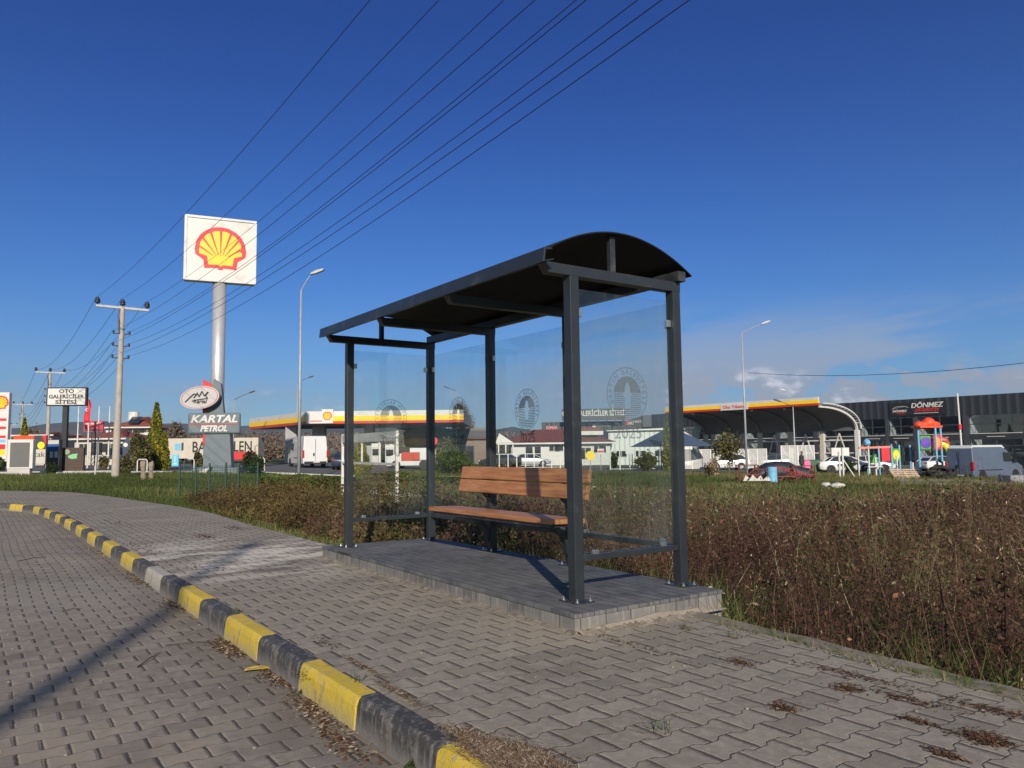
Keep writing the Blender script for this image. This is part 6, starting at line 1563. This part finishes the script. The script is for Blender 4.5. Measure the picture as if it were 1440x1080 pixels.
# ---------------------------------------------------------------- vegetation (numpy-built meshes)
RG=np.random.default_rng(11)
def mesh_np(name,verts,quads,tone,m,tris=None):
    me=bpy.data.meshes.new(name)
    nv=len(verts); nq=len(quads)
    me.vertices.add(nv); me.vertices.foreach_set('co',np.asarray(verts,np.float32).ravel())
    me.loops.add(nq*4); me.loops.foreach_set('vertex_index',np.asarray(quads,np.int32).ravel())
    me.polygons.add(nq); me.polygons.foreach_set('loop_start',np.arange(0,nq*4,4,dtype=np.int32)); me.polygons.foreach_set('loop_total',np.full(nq,4,np.int32))
    at_=me.attributes.new('tone','FLOAT','POINT'); at_.data.foreach_set('value',np.asarray(tone,np.float32))
    me.update(calc_edges=True); me.materials.append(m)
    o=bpy.data.objects.new(name,me); COL.objects.link(o); return o
class VB:
    def __init__(s): s.V=[];s.Q=[];s.T=[];s.n=0
    def quads(s,P,tone):
        "P: (k,4,3)"
        k=len(P); s.V.append(P.reshape(-1,3)); s.Q.append(np.arange(k*4).reshape(k,4)+s.n); s.T.append(np.repeat(tone,4)); s.n+=k*4
    def leaves(s,c,size,tone,elong=1.8,flat=0.0,nrm=None):
        k=len(c); a=RG.normal(size=(k,3)); a/=np.linalg.norm(a,axis=1,keepdims=True)
        b=RG.normal(size=(k,3)); b[:,2]*=(1-flat); b-=a*(a*b).sum(1,keepdims=True); b/=np.linalg.norm(b,axis=1,keepdims=True)+1e-9
        L=(size*elong*.5)[:,None]; w=(size*.5)[:,None]
        P=np.stack([c-a*L,c-b*w*.9+a*L*.1,c+a*L,c+b*w*.9+a*L*.1],1); s.quads(P,tone)
    def ribbons(s,base,tip,bend,w,tone,seg=3):
        "base,tip (k,3), bend (k,3) mid offset, w (k,)"
        k=len(base); ang=RG.uniform(0,np.pi,k); side=np.stack([np.cos(ang),np.sin(ang),np.zeros(k)],1)
        prev=None
        for i in range(seg+1):
            t=i/seg; c=base+(tip-base)*t+bend*(4*t*(1-t)); ww=(w*(1-.75*t))[:,None]
            l,r=c-side*ww*.5,c+side*ww*.5
            if prev is not None: s.quads(np.stack([prev[0],prev[1],r,l],1),tone)
            prev=(l,r)
        return
    def build(s,name,m): return mesh_np(name,np.concatenate(s.V),np.concatenate(s.Q),np.concatenate(s.T),m)
def Bof(x,y): return -_s*x+_c*y
def Aof(x,y): return -(_c*x+_s*y)
def scatter(n,x0,x1,y0,y1,cond):
    x=RG.uniform(x0,x1,n); y=RG.uniform(y0,y1,n); k=cond(x,y); return x[k],y[k]
def vnoise(x,y,sc,seed=0):
    r=np.random.default_rng(seed); tab=r.random((64,64)); u=x*sc+100; v=y*sc+100; i=np.floor(u).astype(int); j=np.floor(v).astype(int); fu=u-i; fv=v-j
    fu=fu*fu*(3-2*fu); fv=fv*fv*(3-2*fv); g=lambda a,b: tab[a%64,b%64]
    return (g(i,j)*(1-fu)+g(i+1,j)*fu)*(1-fv)+(g(i,j+1)*(1-fu)+g(i+1,j+1)*fu)*fv
# --- dry weeds of the field
def infield(x,y):
    B=Bof(x,y); A=Aof(x,y)
    edge=4.42+.10*np.sin(A*3.1)
    edge=np.where(A>3.7,4.85,edge)            # behind the plinth
    edge=np.where(A>8.7,5.25+.25*np.sin(A*1.3),edge)
    k=(B>edge)
    k&=(np.abs(x)<(y*.70+1.5))
    return k
def dens(x,y):
    # weeds thin out into grass with distance
    lim=16.5+4*(vnoise(x,y,.18,3)-.5)+np.clip((x-4)*.9,0,18)
    lim=np.where(x<-3,np.clip(16+(-3-x)*.8,16,23),lim)
    return np.clip((lim-y)/3,0,1)
def weeds(n,y0,y1,x0,x1,stems_w,leafn,leafs,hbase,seed,twigs=4):
    vb=VB(); x,y=scatter(n,x0,x1,y0,y1,infield)
    k=RG.random(len(x))<dens(x,y)*(.55+.45*(vnoise(x,y,1.1,5)>.35)); x=x[k]; y=y[k]; z=terr(x,y); N=len(x)
    pn=vnoise(x,y,.55,seed); pn2=vnoise(x,y,1.6,seed+1)
    h=hbase*(.38+.50*pn+.36*pn2)*RG.uniform(.65,1.2,N); h*=np.where(RG.random(N)<.07,1.38,1.0)
    Bv=Bof(x,y); h*=np.clip((Bv-4.1)/1.3,.34,1.0)
    behind=(Aof(x,y)>3.4)&(Bv<6.2); h=np.where(behind,h*.72,h)
    lean=RG.normal(0,.30,(N,2))*h[:,None]; h=h*.90
    base=np.stack([x,y,z-.03],1); tip=np.stack([x+lean[:,0],y+lean[:,1],z+h],1)
    bend=np.concatenate([RG.normal(0,.05,(N,2)),np.zeros((N,1))],1)
    # plant tone: mostly brown, patches of olive, touches of red
    pt=np.clip(.10+.55*vnoise(x,y,.45,seed+2)+.18*RG.random(N),0,.66)
    olive=(vnoise(x,y,.9,seed+3)>.60)&(RG.random(N)<.55); pt=np.where(olive,RG.uniform(.70,.90,N),pt)
    red=(vnoise(x,y,1.7,seed+4)>.82)&(RG.random(N)<.6); pt=np.where(red,RG.uniform(.93,.96,N),pt)
    dark=(vnoise(x,y,1.3,seed+7)>.80); pt=np.where(dark&~red,RG.uniform(0,.08,N),pt)
    straw=RG.random(N)<.05; st=np.where(straw,RG.uniform(.97,1,N),np.clip(pt*.8+.1,0,.9))
    vb.ribbons(base,tip,bend,np.full(N,stems_w)*RG.uniform(.7,1.5,N),st)
    # side twigs
    for q in range(twigs):
        t=RG.uniform(.2,.97,N)[:,None]; c=base+(tip-base)*t+bend*(4*t*(1-t)); d=RG.normal(0,1,(N,3)); d[:,2]=d[:,2]*.6+.15
        d/=np.linalg.norm(d,axis=1,keepdims=True); L=(h*RG.uniform(.12,.34,N))[:,None]
        vb.ribbons(c,c+d*L,np.zeros((N,3)),np.full(N,stems_w*.6),st,seg=1)
    # leaves
    idx=np.repeat(np.arange(N),leafn); M_=len(idx); t=RG.beta(1.6,1.1,M_)[:,None]
    c=base[idx]+(tip-base)[idx]*t+bend[idx]*(4*t*(1-t)); c=c+RG.normal(0,1,(M_,3))*np.array([.07,.07,.05])*np.clip(h[idx],.3,1.2)[:,None]
    c[:,2]=np.maximum(c[:,2],z[idx]+.01)
    sz=leafs*RG.lognormal(0,.35,M_)*np.where(RG.random(N)<.35,.45,1.0)[idx]; tn=np.clip(pt[idx]+RG.normal(0,.07,M_),0,1)
    low=(t[:,0]<.35)&(RG.random(M_)<.5); tn=np.where(low,RG.uniform(.72,.9,M_),tn)
    seed_=RG.random(M_)<.012; tn=np.where(seed_,1.0,tn); sz=np.where(seed_,sz*.55,sz)
    vb.leaves(c,sz,tn,2.6)
    return vb
vb=weeds(11500,3.0,9.5,-3.5,8.5,.0050,20,.0125,1.0,20,7)
vb2=weeds(15000,9.5,16,-10,13,.008,16,.019,.95,20,5)
vb3=weeds(24000,16,38,-17,27,.014,12,.032,.92,20,4)
for o_ in (vb2,vb3):
    vb.V+=o_.V; vb.T+=o_.T
    vb.Q+=[q+vb.n for q in o_.Q]; vb.n+=o_.n
x,y=scatter(5000,0,7.5,2.8,8,lambda a,b:(Bof(a,b)>4.34)&(Bof(a,b)<5.4)&(Aof(a,b)<3.7)&(vnoise(a,b,1.5,77)>.3)); N=len(x); z=terr(x,y)
h_=RG.uniform(.15,.55,N); base=np.stack([x,y,z],1); tip=base+np.stack([RG.normal(0,.16,N),RG.normal(0,.16,N),h_],1)
vb.ribbons(base,tip,RG.normal(0,.02,(N,3)),RG.uniform(.003,.007,N),np.where(RG.random(N)<.22,RG.uniform(.60,.68,N),RG.uniform(.05,.5,N)))
# distinct larger broad dead leaves near the kerb
x,y=scatter(1100,0,7,3,9,lambda a,b:(Bof(a,b)>4.45)&(Bof(a,b)<6.2)&(Aof(a,b)<3.6)); N=len(x); z=terr(x,y)
c=np.stack([x,y,z+RG.uniform(.12,.55,N)],1); vb.leaves(c,RG.uniform(.018,.04,N),np.where(RG.random(N)<.08,RG.uniform(.93,.97,N),RG.uniform(0,.45,N)),1.5)
o=vb.build('dry_weeds',M_WEED); o['kind']='stuff'; o['label']='dense brown dry weeds filling the field behind the shelter'
# a few tall single stalks standing clear of the mass
def stalk(px,Y,top,label,lean,broad=False):
    x=ax(px,Y,800); z=terr_s(x,Y); H=az_(top,px,Y)-z
    v=VB(); n=1; base=np.array([[0,0,0.]]); tip=np.array([[lean,.05,H]])
    v.ribbons(base,tip,np.array([[.03,0,0]]),np.array([.016]),np.array([.15]),6); v.ribbons(base,tip,np.array([[.03,0,0]]),np.array([.016]),np.array([.15]),6)
    k=150 if broad else 26; t=RG.uniform(.12,.78,k)[:,None]; c=base+(tip-base)*t+np.array([[.03,0,0]])*4*t*(1-t)+RG.normal(0,1,(k,3))*np.array([.018,.018,.02])
    v.leaves(c,RG.uniform(.012,.030,k) if broad else RG.uniform(.02,.05,k),RG.uniform(0,.3,k),2.0)
    o=v.build('tall_stalk',M_WEED); o.location=(x,Y,z); tag(o,label,'stalk','tall dead stalks at the kerb')
stalk(1395,4.6,738,'rightmost tall dead stalk with big dark withered leaves',.09,True); stalk(1352,4.75,748,'thin leaning dead stalk left of the one with dark withered leaves',.12); stalk(1322,4.9,792,'tall dead stalk nearest the middle of the weeds at right',.0)
# --- brambles on the left behind the pavement
def bramble_cond(x,y):
    A=Aof(x,y);B=Bof(x,y)
    e=5.15+.22*np.sin(A*.9)+.15*np.sin(A*2.3)
    e=np.where(A>20,5.0+(A-20)*.10,e)
    return (A>8.9)&(A<27)&(B>e)&(B<e+3.2)
vb=VB(); x,y=scatter(26000,-16,-1,9,27,bramble_cond); k=RG.random(len(x))<.15+.9*vnoise(x,y,.9,8); x=x[k];y=y[k]; N=len(x); z=terr(x,y)
B=Bof(x,y); A=Aof(x,y); e=4.75
hh=(.16+.72*np.clip((B-5.2)/1.5,0,1))*(.45+.95*vnoise(x,y,.75,9)); hh*=np.where(A>17,.8,1.0); hh*=np.where(A>22,.75,1)
c=np.stack([x,y,z+hh*RG.beta(1.6,1.0,N)],1)
idx=np.repeat(np.arange(N),11); cc=c[idx]+RG.normal(0,.10,(len(idx),3)); cc[:,2]=np.maximum(cc[:,2],z[idx]+.01)
tone0=np.clip(.12+.45*vnoise(x,y,.5,10)+.25*(vnoise(x,y,.35,14)>.62),0,1)
vb.leaves(cc,RG.uniform(.022,.060,len(idx)),np.clip(tone0[idx]+RG.normal(0,.13,len(idx)),0,1),1.4)
k=slice(0,3500); tip=c[k]+RG.normal(0,.22,(len(c[k]),3)); tip[:,2]=np.abs(tip[:,2]-z[k])+z[k]+.05
bs=np.stack([x[k],y[k],z[k]],1); vb.ribbons(bs,tip,RG.normal(0,.08,bs.shape),np.full(len(bs),.010),RG.uniform(.1,.6,len(bs)))
o=vb.build('brambles',M_BRAM); o['kind']='stuff'; o['label']='brown and rust bramble thicket left of the shelter'
# --- grass: verge on the left, strip beside the pavement, patches in the field
def grass(name,n,x0,x1,y0,y1,cond,h,w,label,tonef=None,m=None,lean=.35,zo=None):
    x,y=scatter(n,x0,x1,y0,y1,cond); N=len(x); z=terr(x,y) if zo is None else np.full(N,zo); hh=h*RG.uniform(.5,1.4,N)*(.6+.8*vnoise(x,y,.8,31))
    base=np.stack([x,y,z-.01],1); l=RG.normal(0,lean,(N,2))*hh[:,None]; tip=np.stack([x+l[:,0],y+l[:,1],z+hh],1)
    v=VB(); tn=np.clip(.15+.6*vnoise(x,y,.5,33)+RG.normal(0,.16,N),0,1) if tonef is None else tonef(x,y,N)
    v.ribbons(base,tip,np.zeros((N,3)),w*RG.uniform(.6,1.4,N),tn,seg=2)
    o=v.build(name,m or M_GRASS); o['kind']='stuff'; o['label']=label; return o
def verge_B(A): return np.interp(A,[8.4,9.6,13,16,18.5,21.4,25,28.6,31.8,41],[3.9,3.76,3.78,3.93,3.85,3.55,3.2,2.6,.9,-5.0])
jag=lambda A: .10*np.sin(A*5.3)+.07*np.sin(A*11.1+1)
grass('verge_grass',52000,-13,-1.2,8.5,25,lambda x,y:(Aof(x,y)>8.6)&(Bof(x,y)>verge_B(Aof(x,y))+jag(Aof(x,y)))&(Bof(x,y)<6.2),.065,.012,'short green and straw grass strip along the pavement edge',
      tonef=lambda x,y,N: np.clip(.50+.45*vnoise(x,y,1.2,34)+RG.normal(0,.18,N),0,1))
grass('lawn_grass',95000,-34,-7,21,49,lambda x,y:(Bof(x,y)>verge_B(Aof(x,y))+jag(Aof(x,y)))&(np.abs(x)<y*.70+1)&((Bof(x,y)>5.2)|(Aof(x,y)>24)),.14,.022,'bright green lawn between the pavement and the petrol station')
grass('field_grass',90000,-9,36,15,64,lambda x,y:(np.abs(x)<y*.68+1)&(RG.random(len(x))>dens(x,y)*.8),.16,.030,'green grass beyond the brown weeds',
      tonef=lambda x,y,N: np.clip(.25+.75*vnoise(x,y,.25,37)+RG.normal(0,.2,N),0,1))
grass('kerbside_grass',16000,-1,8,2.5,9.5,lambda x,y:(Bof(x,y)>4.30)&(Bof(x,y)<5.4)&(Aof(x,y)<3.7)&(vnoise(x,y,1.4,36)>.35),.22,.008,'green grass blades at the foot of the weeds beside the kerb',lean=.5,
      tonef=lambda x,y,N: np.clip(.35+RG.normal(0,.22,N),0,1))
grass('plinth_grass',9000,-4,1.8,5.5,11.5,lambda x,y:(Bof(x,y)>4.66)&(Bof(x,y)<5.7)&(Aof(x,y)>3.5)&(Aof(x,y)<8.6),.30,.010,'yellow green grass behind the plinth',lean=.4,
      tonef=lambda x,y,N: np.clip(.62+RG.normal(0,.22,N),0,1))
# moss and tufts along the rear kerb
def moss(x,y):
    A=Aof(x,y);B=Bof(x,y); rb=np.interp(A,[-1.5,.6,1.7,2.19,2.95,3.86],[3.88,4.03,4.115,4.16,4.225,4.275])-.11
    return (A<3.5)&(np.abs(B-rb+.01)<.045+.075*vnoise(x,y,3,41))&(vnoise(x,y,2.2,40)>.30)
grass('kerb_moss',26000,0,6,1.0,6.5,moss,.034,.007,'moss and tiny weeds in the joint of the rear kerb',lean=.9,zo=.008,tonef=lambda x,y,N: np.clip(.78+RG.normal(0,.2,N),0,1))
def tuftcond(pts,r):
    def f(x,y):
        k=np.zeros(len(x),bool)
        for (px,py) in pts:
            q=at(px,py,5); d=ray(px,py); t=-CZ/d[2]; k|=((x-d[0]*t)**2+(y-d[1]*t)**2)<r*r*(.5+vnoise(x,y,9,44))
        return k
    return f
grass('paving_tufts',60000,-3,4,2.6,7,tuftcond([(334,862),(925,1029),(500,958),(1035,895),(965,885)],.05),.035,.005,'tiny green weed tufts in the paving joints',lean=.9,zo=.004)

# --- trees, bushes, hedge
def crown(name,label,cat,loc,rx,rz,zc,n,size,m,tone=(.1,.9),trunk=None,shape='round',group=None,clump=40,seed=1,ry=None,bark=None,limbs=5):
    t=thing(name,label,cat,loc,0,group); r=np.random.default_rng(seed); ry=ry or rx
    if shape=='cone':
        u=r.random(n); zz=zc-rz+2*rz*u; rad=rx*np.interp(u,[0,.12,.3,.6,.85,1],[.75,1,.95,.66,.32,.04])*(1+.10*np.sin(u*23+3))
        a=r.uniform(0,2*np.pi,n); rr=rad*np.sqrt(r.uniform(.30,1,n))*(1+.12*np.sin(a*3+u*7)); c=np.stack([rr*np.cos(a),rr*np.sin(a)*ry/rx,zz],1); tn=r.uniform(*tone,n)*(.75+.35*np.sin(a*4+u*15))
    else:
        cc=r.normal(size=(clump,3)); cc/=np.linalg.norm(cc,axis=1,keepdims=True); cc*=r.uniform(.25,.92,(clump,1))
        idx=r.integers(0,clump,n); c=cc[idx]+r.normal(0,.17,(n,3)); ct=r.uniform(*tone,clump)
        c=c*np.array([rx,ry,rz])+np.array([0,0,zc]); tn=ct[idx]+r.normal(0,.10,n)
        c[:,2]=np.maximum(c[:,2],.02)
    v=VB(); v.leaves(c,size*r.uniform(.6,1.5,n),np.clip(tn,0,1),1.6); o=v.build('crown',m); o.parent=t
    mb=MB(); tr=trunk or .06
    top=zc+rz*.5 if shape!='cone' else zc+rz*.85
    mb.cyl((0,0,-.1),(0,0,max(.2,top)),tr,tr*.35,8)
    rr_=random.Random(seed)
    if shape!='cone':
        for i in range(limbs):
            z=max(.15,(zc-rz*.6)+rr_.random()*rz*.9); aa=rr_.uniform(0,6.28); L=rx*rr_.uniform(.5,.85)
            mb.cyl((0,0,z*.8),(math.cos(aa)*L,math.sin(aa)*L,z+rz*rr_.uniform(.2,.6)),tr*.45,tr*.12,6)
    b=mb.build('trunk',bark or M_BARK); b.parent=t
    return t
def place(px,Y,pyb=None): x=ax(px,Y,645); return (x,Y,terr_s(x,Y))
def veg(name,label,cat,px0,px1,pyt,Y,m,shape='round',n=3000,size=.12,tone=(.1,.9),trunk=.08,lift=0,**k):
    pc=(px0+px1)/2; x,y,z=place(pc,Y); w=(ax(px1,Y)-ax(px0,Y))/2; top=az_(pyt,pc,Y)-z; b=lift*top
    return crown(name,label,cat,(x,y,z),w,(top-b)/2,(top+b)/2,n,size,m,tone,trunk,shape,seed=int(px0*7+pyt),**k)
veg('conifer_tree','tall yellow green conifer standing left of the petrol monument','conifer',207,230,567,60,M_CONI,'cone',10000,.15,(.0,1.1))
veg('conifer_tree','lower yellow green conifer leaning against the right side of the tall one','conifer',222,239,608,59,M_CONI,'cone',3500,.13,(.15,1))
veg('conifer_tree','small yellow conifer above the red and black hoarding','conifer',25,40,588,88,M_CONI,'cone',2500,.18,(.3,1))
veg('conifer_tree','yellow conifer framed by the white hoarding frame','conifer',494,521,617,56,M_CONI,'cone',5000,.12,(.1,.9))
veg('conifer_tree','slim green yellow cypress beside the right rear post','conifer',931,946,586,70,M_CONI,'cone',4500,.13,(.05,.75))
veg('bush','olive brown bush just left of the tall conifer','bush',184,209,610,56,M_OLIVE,n=3500,size=.14)
veg('bush','dark olive bush between the concrete pole and the stumps','bush',166,186,640,45,M_OLIVE,n=2500,size=.09,tone=(0,.6))
veg('round_shrub','clipped dark ball shrub before the blue notice stand','shrub',67,81,651.5,47.5,M_DKLEAF,n=5000,size=.06,tone=(0,.4),clump=90)
veg('shrub','dark shrub at the foot of the price totem','shrub',-8,8,645,60,M_DKLEAF,n=1800,size=.12)
veg('young_tree','slim green young tree left of the monument slab','tree',271,287,634,54,M_OLIVE,n=2200,size=.12,trunk=.05)
veg('bush','dark leafy bush at the right foot of the petrol monument','bush',342,370,636,47,M_DKLEAF,n=3500,size=.11,tone=(0,.7))
veg('bush','big rounded green bush in front of the bungalow, left of the bench back','bush',613,664,632,58,M_HEDGE,n=7000,size=.11,tone=(0,.8))
veg('bush','pale olive bush behind the big rounded green bush','bush',614,642,615,66,M_OLIVE,n=3500,size=.12,tone=(.3,1))
veg('bare_tree','bare pale tree behind the brown station shop','tree',632,668,566,118,M_BARE,n=7000,size=.16,tone=(.2,1),trunk=.22,lift=.25)
veg('olive_tree','thin sparse olive tree in front of the car wash','tree',1004,1046,603,62,M_OLIVE,n=2300,size=.11,tone=(.2,1),lift=.15,trunk=.06)
veg('bush','grey green bush by the white fence, seen through the end glass','bush',893,925,634,69,M_OLIVE,n=3500,size=.12,tone=(0,.6))
veg('bush','dark pointed shrub behind the white fence','bush',858,870,634,74,M_DKLEAF,n=1500,size=.12)
veg('bush','dark rounded shrub in front of the white sedan','bush',1185,1203,646,62,M_DKLEAF,n=2200,size=.08,tone=(0,.6))
veg('red_shrub','rust red shrub left of the covered car','shrub',990,1012,645,55,M_WEED,n=2500,size=.09,tone=(.88,.98))
veg('tree','brown leafless tree behind the lorry trailer','tree',232,262,594,115,M_BARE,n=3500,size=.25,tone=(0,.6),trunk=.2)
veg('tree','low brown tree clump right of the lorry trailer','tree',362,398,618,115,M_BARE,n=4000,size=.25,tone=(0,.7),trunk=.2)
veg('tree','grey bare tree behind the small yellow conifer','tree',38,52,594,130,M_BARE,n=1800,size=.25,tone=(.2,.8),trunk=.15)
veg('bush','olive shrub in front of the red roofed house, between the flagpoles','bush',140,152,640,60,M_OLIVE,n=1600,size=.1)
# clipped hedge in front of the station
xa=ax(368,37,660); xb=ax(505,35,660)
n=30000; u=RG.random(n); hx=xa+(xb-xa)*u; hy=37-2*u+RG.uniform(-.9,.9,n); hz=terr(hx,hy); top=.42+.20*vnoise(hx,hy,1.0,50)
c=np.stack([hx,hy,hz+top*np.sqrt(RG.random(n))],1); v=VB(); v.leaves(c,RG.uniform(.05,.11,n),np.clip(vnoise(hx,hy,1.5,51)+RG.normal(0,.15,n),0,1),1.4)
o=v.build('hedge',M_HEDGE); tag(o,'low green hedge in front of the white van','hedge')
xa,xb=ax(505,44,660),ax(700,40,660); n=16000; u=RG.random(n); hx=xa+(xb-xa)*u; hy=44-4*u+RG.uniform(-1.2,1.2,n); hz=terr(hx,hy); top=.5*vnoise(hx,hy,.6,52)+.12
c=np.stack([hx,hy,hz+top*np.sqrt(RG.random(n))],1); v=VB(); v.leaves(c,RG.uniform(.06,.13,n),np.clip(.1+.7*vnoise(hx,hy,1.5,53)+RG.normal(0,.15,n),0,1),1.4)
o=v.build('low_scrub',M_HEDGE); o['kind']='stuff'; o['label']='low green scrub behind the shelter'
# distant brown woodland line
n=70000; px=RG.uniform(-900,1500,n)
yy=RG.uniform(230,330,n); xx=(px-720)/F_PX*yy; hz=terr(xx,yy); top=(4.5+4.5*vnoise(xx,yy,.04,60))
c=np.stack([xx,yy,hz+top*np.sqrt(RG.random(n))],1); v=VB(); v.leaves(c,RG.uniform(.3,.9,n),np.clip(.5*vnoise(xx,yy,.05,61)+RG.uniform(0,.4,n),0,1),1.3)
o=v.build('distant_woodland',M_BARE); o['kind']='stuff'; o['label']='distant brown woodland behind the buildings'

# --- litter, straw, twigs, pebbles
def gp(px,py,z=0): d=ray(px,py); t=(z-CZ)/d[2]; return d[0]*t,d[1]*t
M_LIT=veg_mat('leaf_litter',[(0,(.05,.025,.012)),(.5,(.13,.065,.035)),(.75,(.24,.17,.10)),(1,(.48,.42,.33))],.05)
def litter(name,label,spots,n,size,tone,zg=0.0,wr=(.10,.35)):
    v=VB(); C=[]
    for (px,py,rx,ry,k) in spots:
        gx,gy_=gp(px,py,zg); m_=int(n*k); a=RG.normal(0,.55,(m_,2)); X=a[:,0]*rx; Y_=a[:,1]*ry
        C.append(np.stack([gx+_c*X-_s*Y_,gy_+_s*X+_c*Y_,zg+.003+np.abs(RG.normal(0,.004,m_))],1))
    c=np.concatenate(C); k=len(c); ang=RG.uniform(0,np.pi*2,k); L=size*RG.uniform(.5,1.6,k)
    a=np.stack([np.cos(ang),np.sin(ang),RG.normal(0,.22,k)],1)*L[:,None]*.5
    b=np.stack([-np.sin(ang),np.cos(ang),RG.normal(0,.2,k)],1)*L[:,None]*RG.uniform(*wr,(k,1))
    v.quads(np.stack([c-a,c-b,c+a,c+b],1),RG.uniform(*tone,k)); o=v.build(name,M_LIT); o['kind']='stuff'; o['label']=label; return o
litter('straw_litter','dry straw heap beside the nearest yellow kerb stone',[(650,1040,.12,.03,.2),(700,1062,.22,.07,1),(745,1075,.2,.10,.6),(560,975,.25,.02,.06),(505,935,.25,.015,.04)],9000,.034,(.35,1.0),wr=(.02,.06))
litter('leaf_litter','brown leaf crumbs swept against the road side of the kerb',[(250,850,.35,.10,1),(200,815,.5,.13,1),(150,775,.8,.15,.8),(322,912,.25,.07,.8),(390,955,.25,.06,.5),(440,1000,.25,.06,.5),(480,1045,.25,.06,.4),(110,745,1.0,.15,.6)],900,.022,(0,1),-.15)
litter('leaf_litter','scattered dark and pale leaf crumbs on the pavement',[(1102,996,.06,.05,.55),(1192,969,.06,.05,.5),(1385,1040,.10,.07,1.3),(1330,1062,.06,.03,.5),(1290,1015,.08,.03,.4),(1040,932,.1,.05,.4),(1280,985,.25,.05,.6),(1200,950,.3,.05,.6),(1400,1000,.3,.06,.8),(460,905,.2,.06,.2),(880,905,.4,.04,.3),(420,948,.1,.03,.1)],520,.016,(0,.7))
litter('leaf_litter','small crumbs in the far pavement',[(290,755,.5,.15,1),(330,742,.5,.12,1),(200,770,.6,.2,.6),(160,735,1.0,.3,.6),(300,800,.4,.2,.3)],160,.03,(0,.5))
v=VB(); xs2,ys2=scatter(1500,-9,5,2.5,14,lambda a,b:(Bof(a,b)<4.15)&(Bof(a,b)>-3)&((Bof(a,b)>1.7)|(Bof(a,b)<1.5))); N=len(xs2); zb_=np.where(Bof(xs2,ys2)<1.5,-.15,0.0)
pb=MB()
for i in range(min(N,420)):
    r_=rnd.uniform(.003,.009); pb.ico((xs2[i],ys2[i],zb_[i]+r_*.5),r_,sub=1,jit=.4,sz=(1.2,1,.7))
o=pb.build('pebbles',M_MORTAR); o['kind']='stuff'; o['label']='tiny pale stones scattered over the paving'
def twig(px0,py0,px1,py1,r,label,zg=-.15,hook=0):
    a=Vector((*gp(px0,py0,zg),zg+.008)); b=Vector((*gp(px1,py1,zg),zg+.010)); m_=(a+b)/2+Vector((.01,.02,.012)); pts=[Vector((0,0,0)),(m_-a)*.55,(m_-a),(b-a)*.8,b-a]
    if hook: pts.append(b-a+Vector((hook,.02,.004)))
    mb=MB(); mb.tube(pts,[r,r*.9,r*.8,r*.7,r*.5]+([r*.4] if hook else []),6); tag(mb.build('twig',mat('twig_bark',(.05,.03,.022),.85,0,.2,30),loc=a),label,'twig','twigs on the road')
twig(193,940,222,921,.0045,'curved dark twig in the middle of the road',hook=.01); twig(268,940,285,929,.003,'short thin twig right of the curved one'); twig(25,790,65,784,.005,'long twig far left on the road'); twig(232,909,312,905,.003,'long hair thin twig lying towards the kerb'); twig(88,861,115,857,.004,'small twig at the edge of the long shadow')
gx,gy_=gp(361,944,-.15); v=MB(); n=14
lp=[(.075*math.cos(2*math.pi*i/n)*(1 if i not in (0,) else 1.35),.035*math.sin(2*math.pi*i/n),.006+.012*abs(math.sin(2*math.pi*i/n))) for i in range(n)]
v.add(lp+[(a,b,c-.0015) for a,b,c in lp],[tuple(range(n)),tuple(range(n,2*n))[::-1]]+[(i,n+i,n+(i+1)%n,(i+1)%n) for i in range(n)]); tag(v.build('fallen_leaf',mat('yellow_leaf',(.52,.38,.06),.6,0,.25,20),loc=(gx,gy_,-.145),rotz=R(20)),'single yellow leaf lying at the foot of the kerb','leaf')
# ---------------------------------------------------------------- air
hz=MB(); hz.box(-3700,3700,-800,4000,-6,330); hzm=bpy.data.materials.new('haze'); hzm.use_nodes=True; g=G(hzm.node_tree); g.n.remove(g.n['Principled BSDF'])
pvv=g.node('ShaderNodeVolumePrincipled'); pvv.inputs['Color'].default_value=(.62,.72,.9,1); pvv.inputs['Density'].default_value=.00014; pvv.inputs['Anisotropy'].default_value=.2
g.l.new(pvv.outputs[0],g.n['Material Output'].inputs['Volume'])
o=hz.build('haze',hzm); o['kind']='stuff'; o['label']='thin bluish air over the whole place'
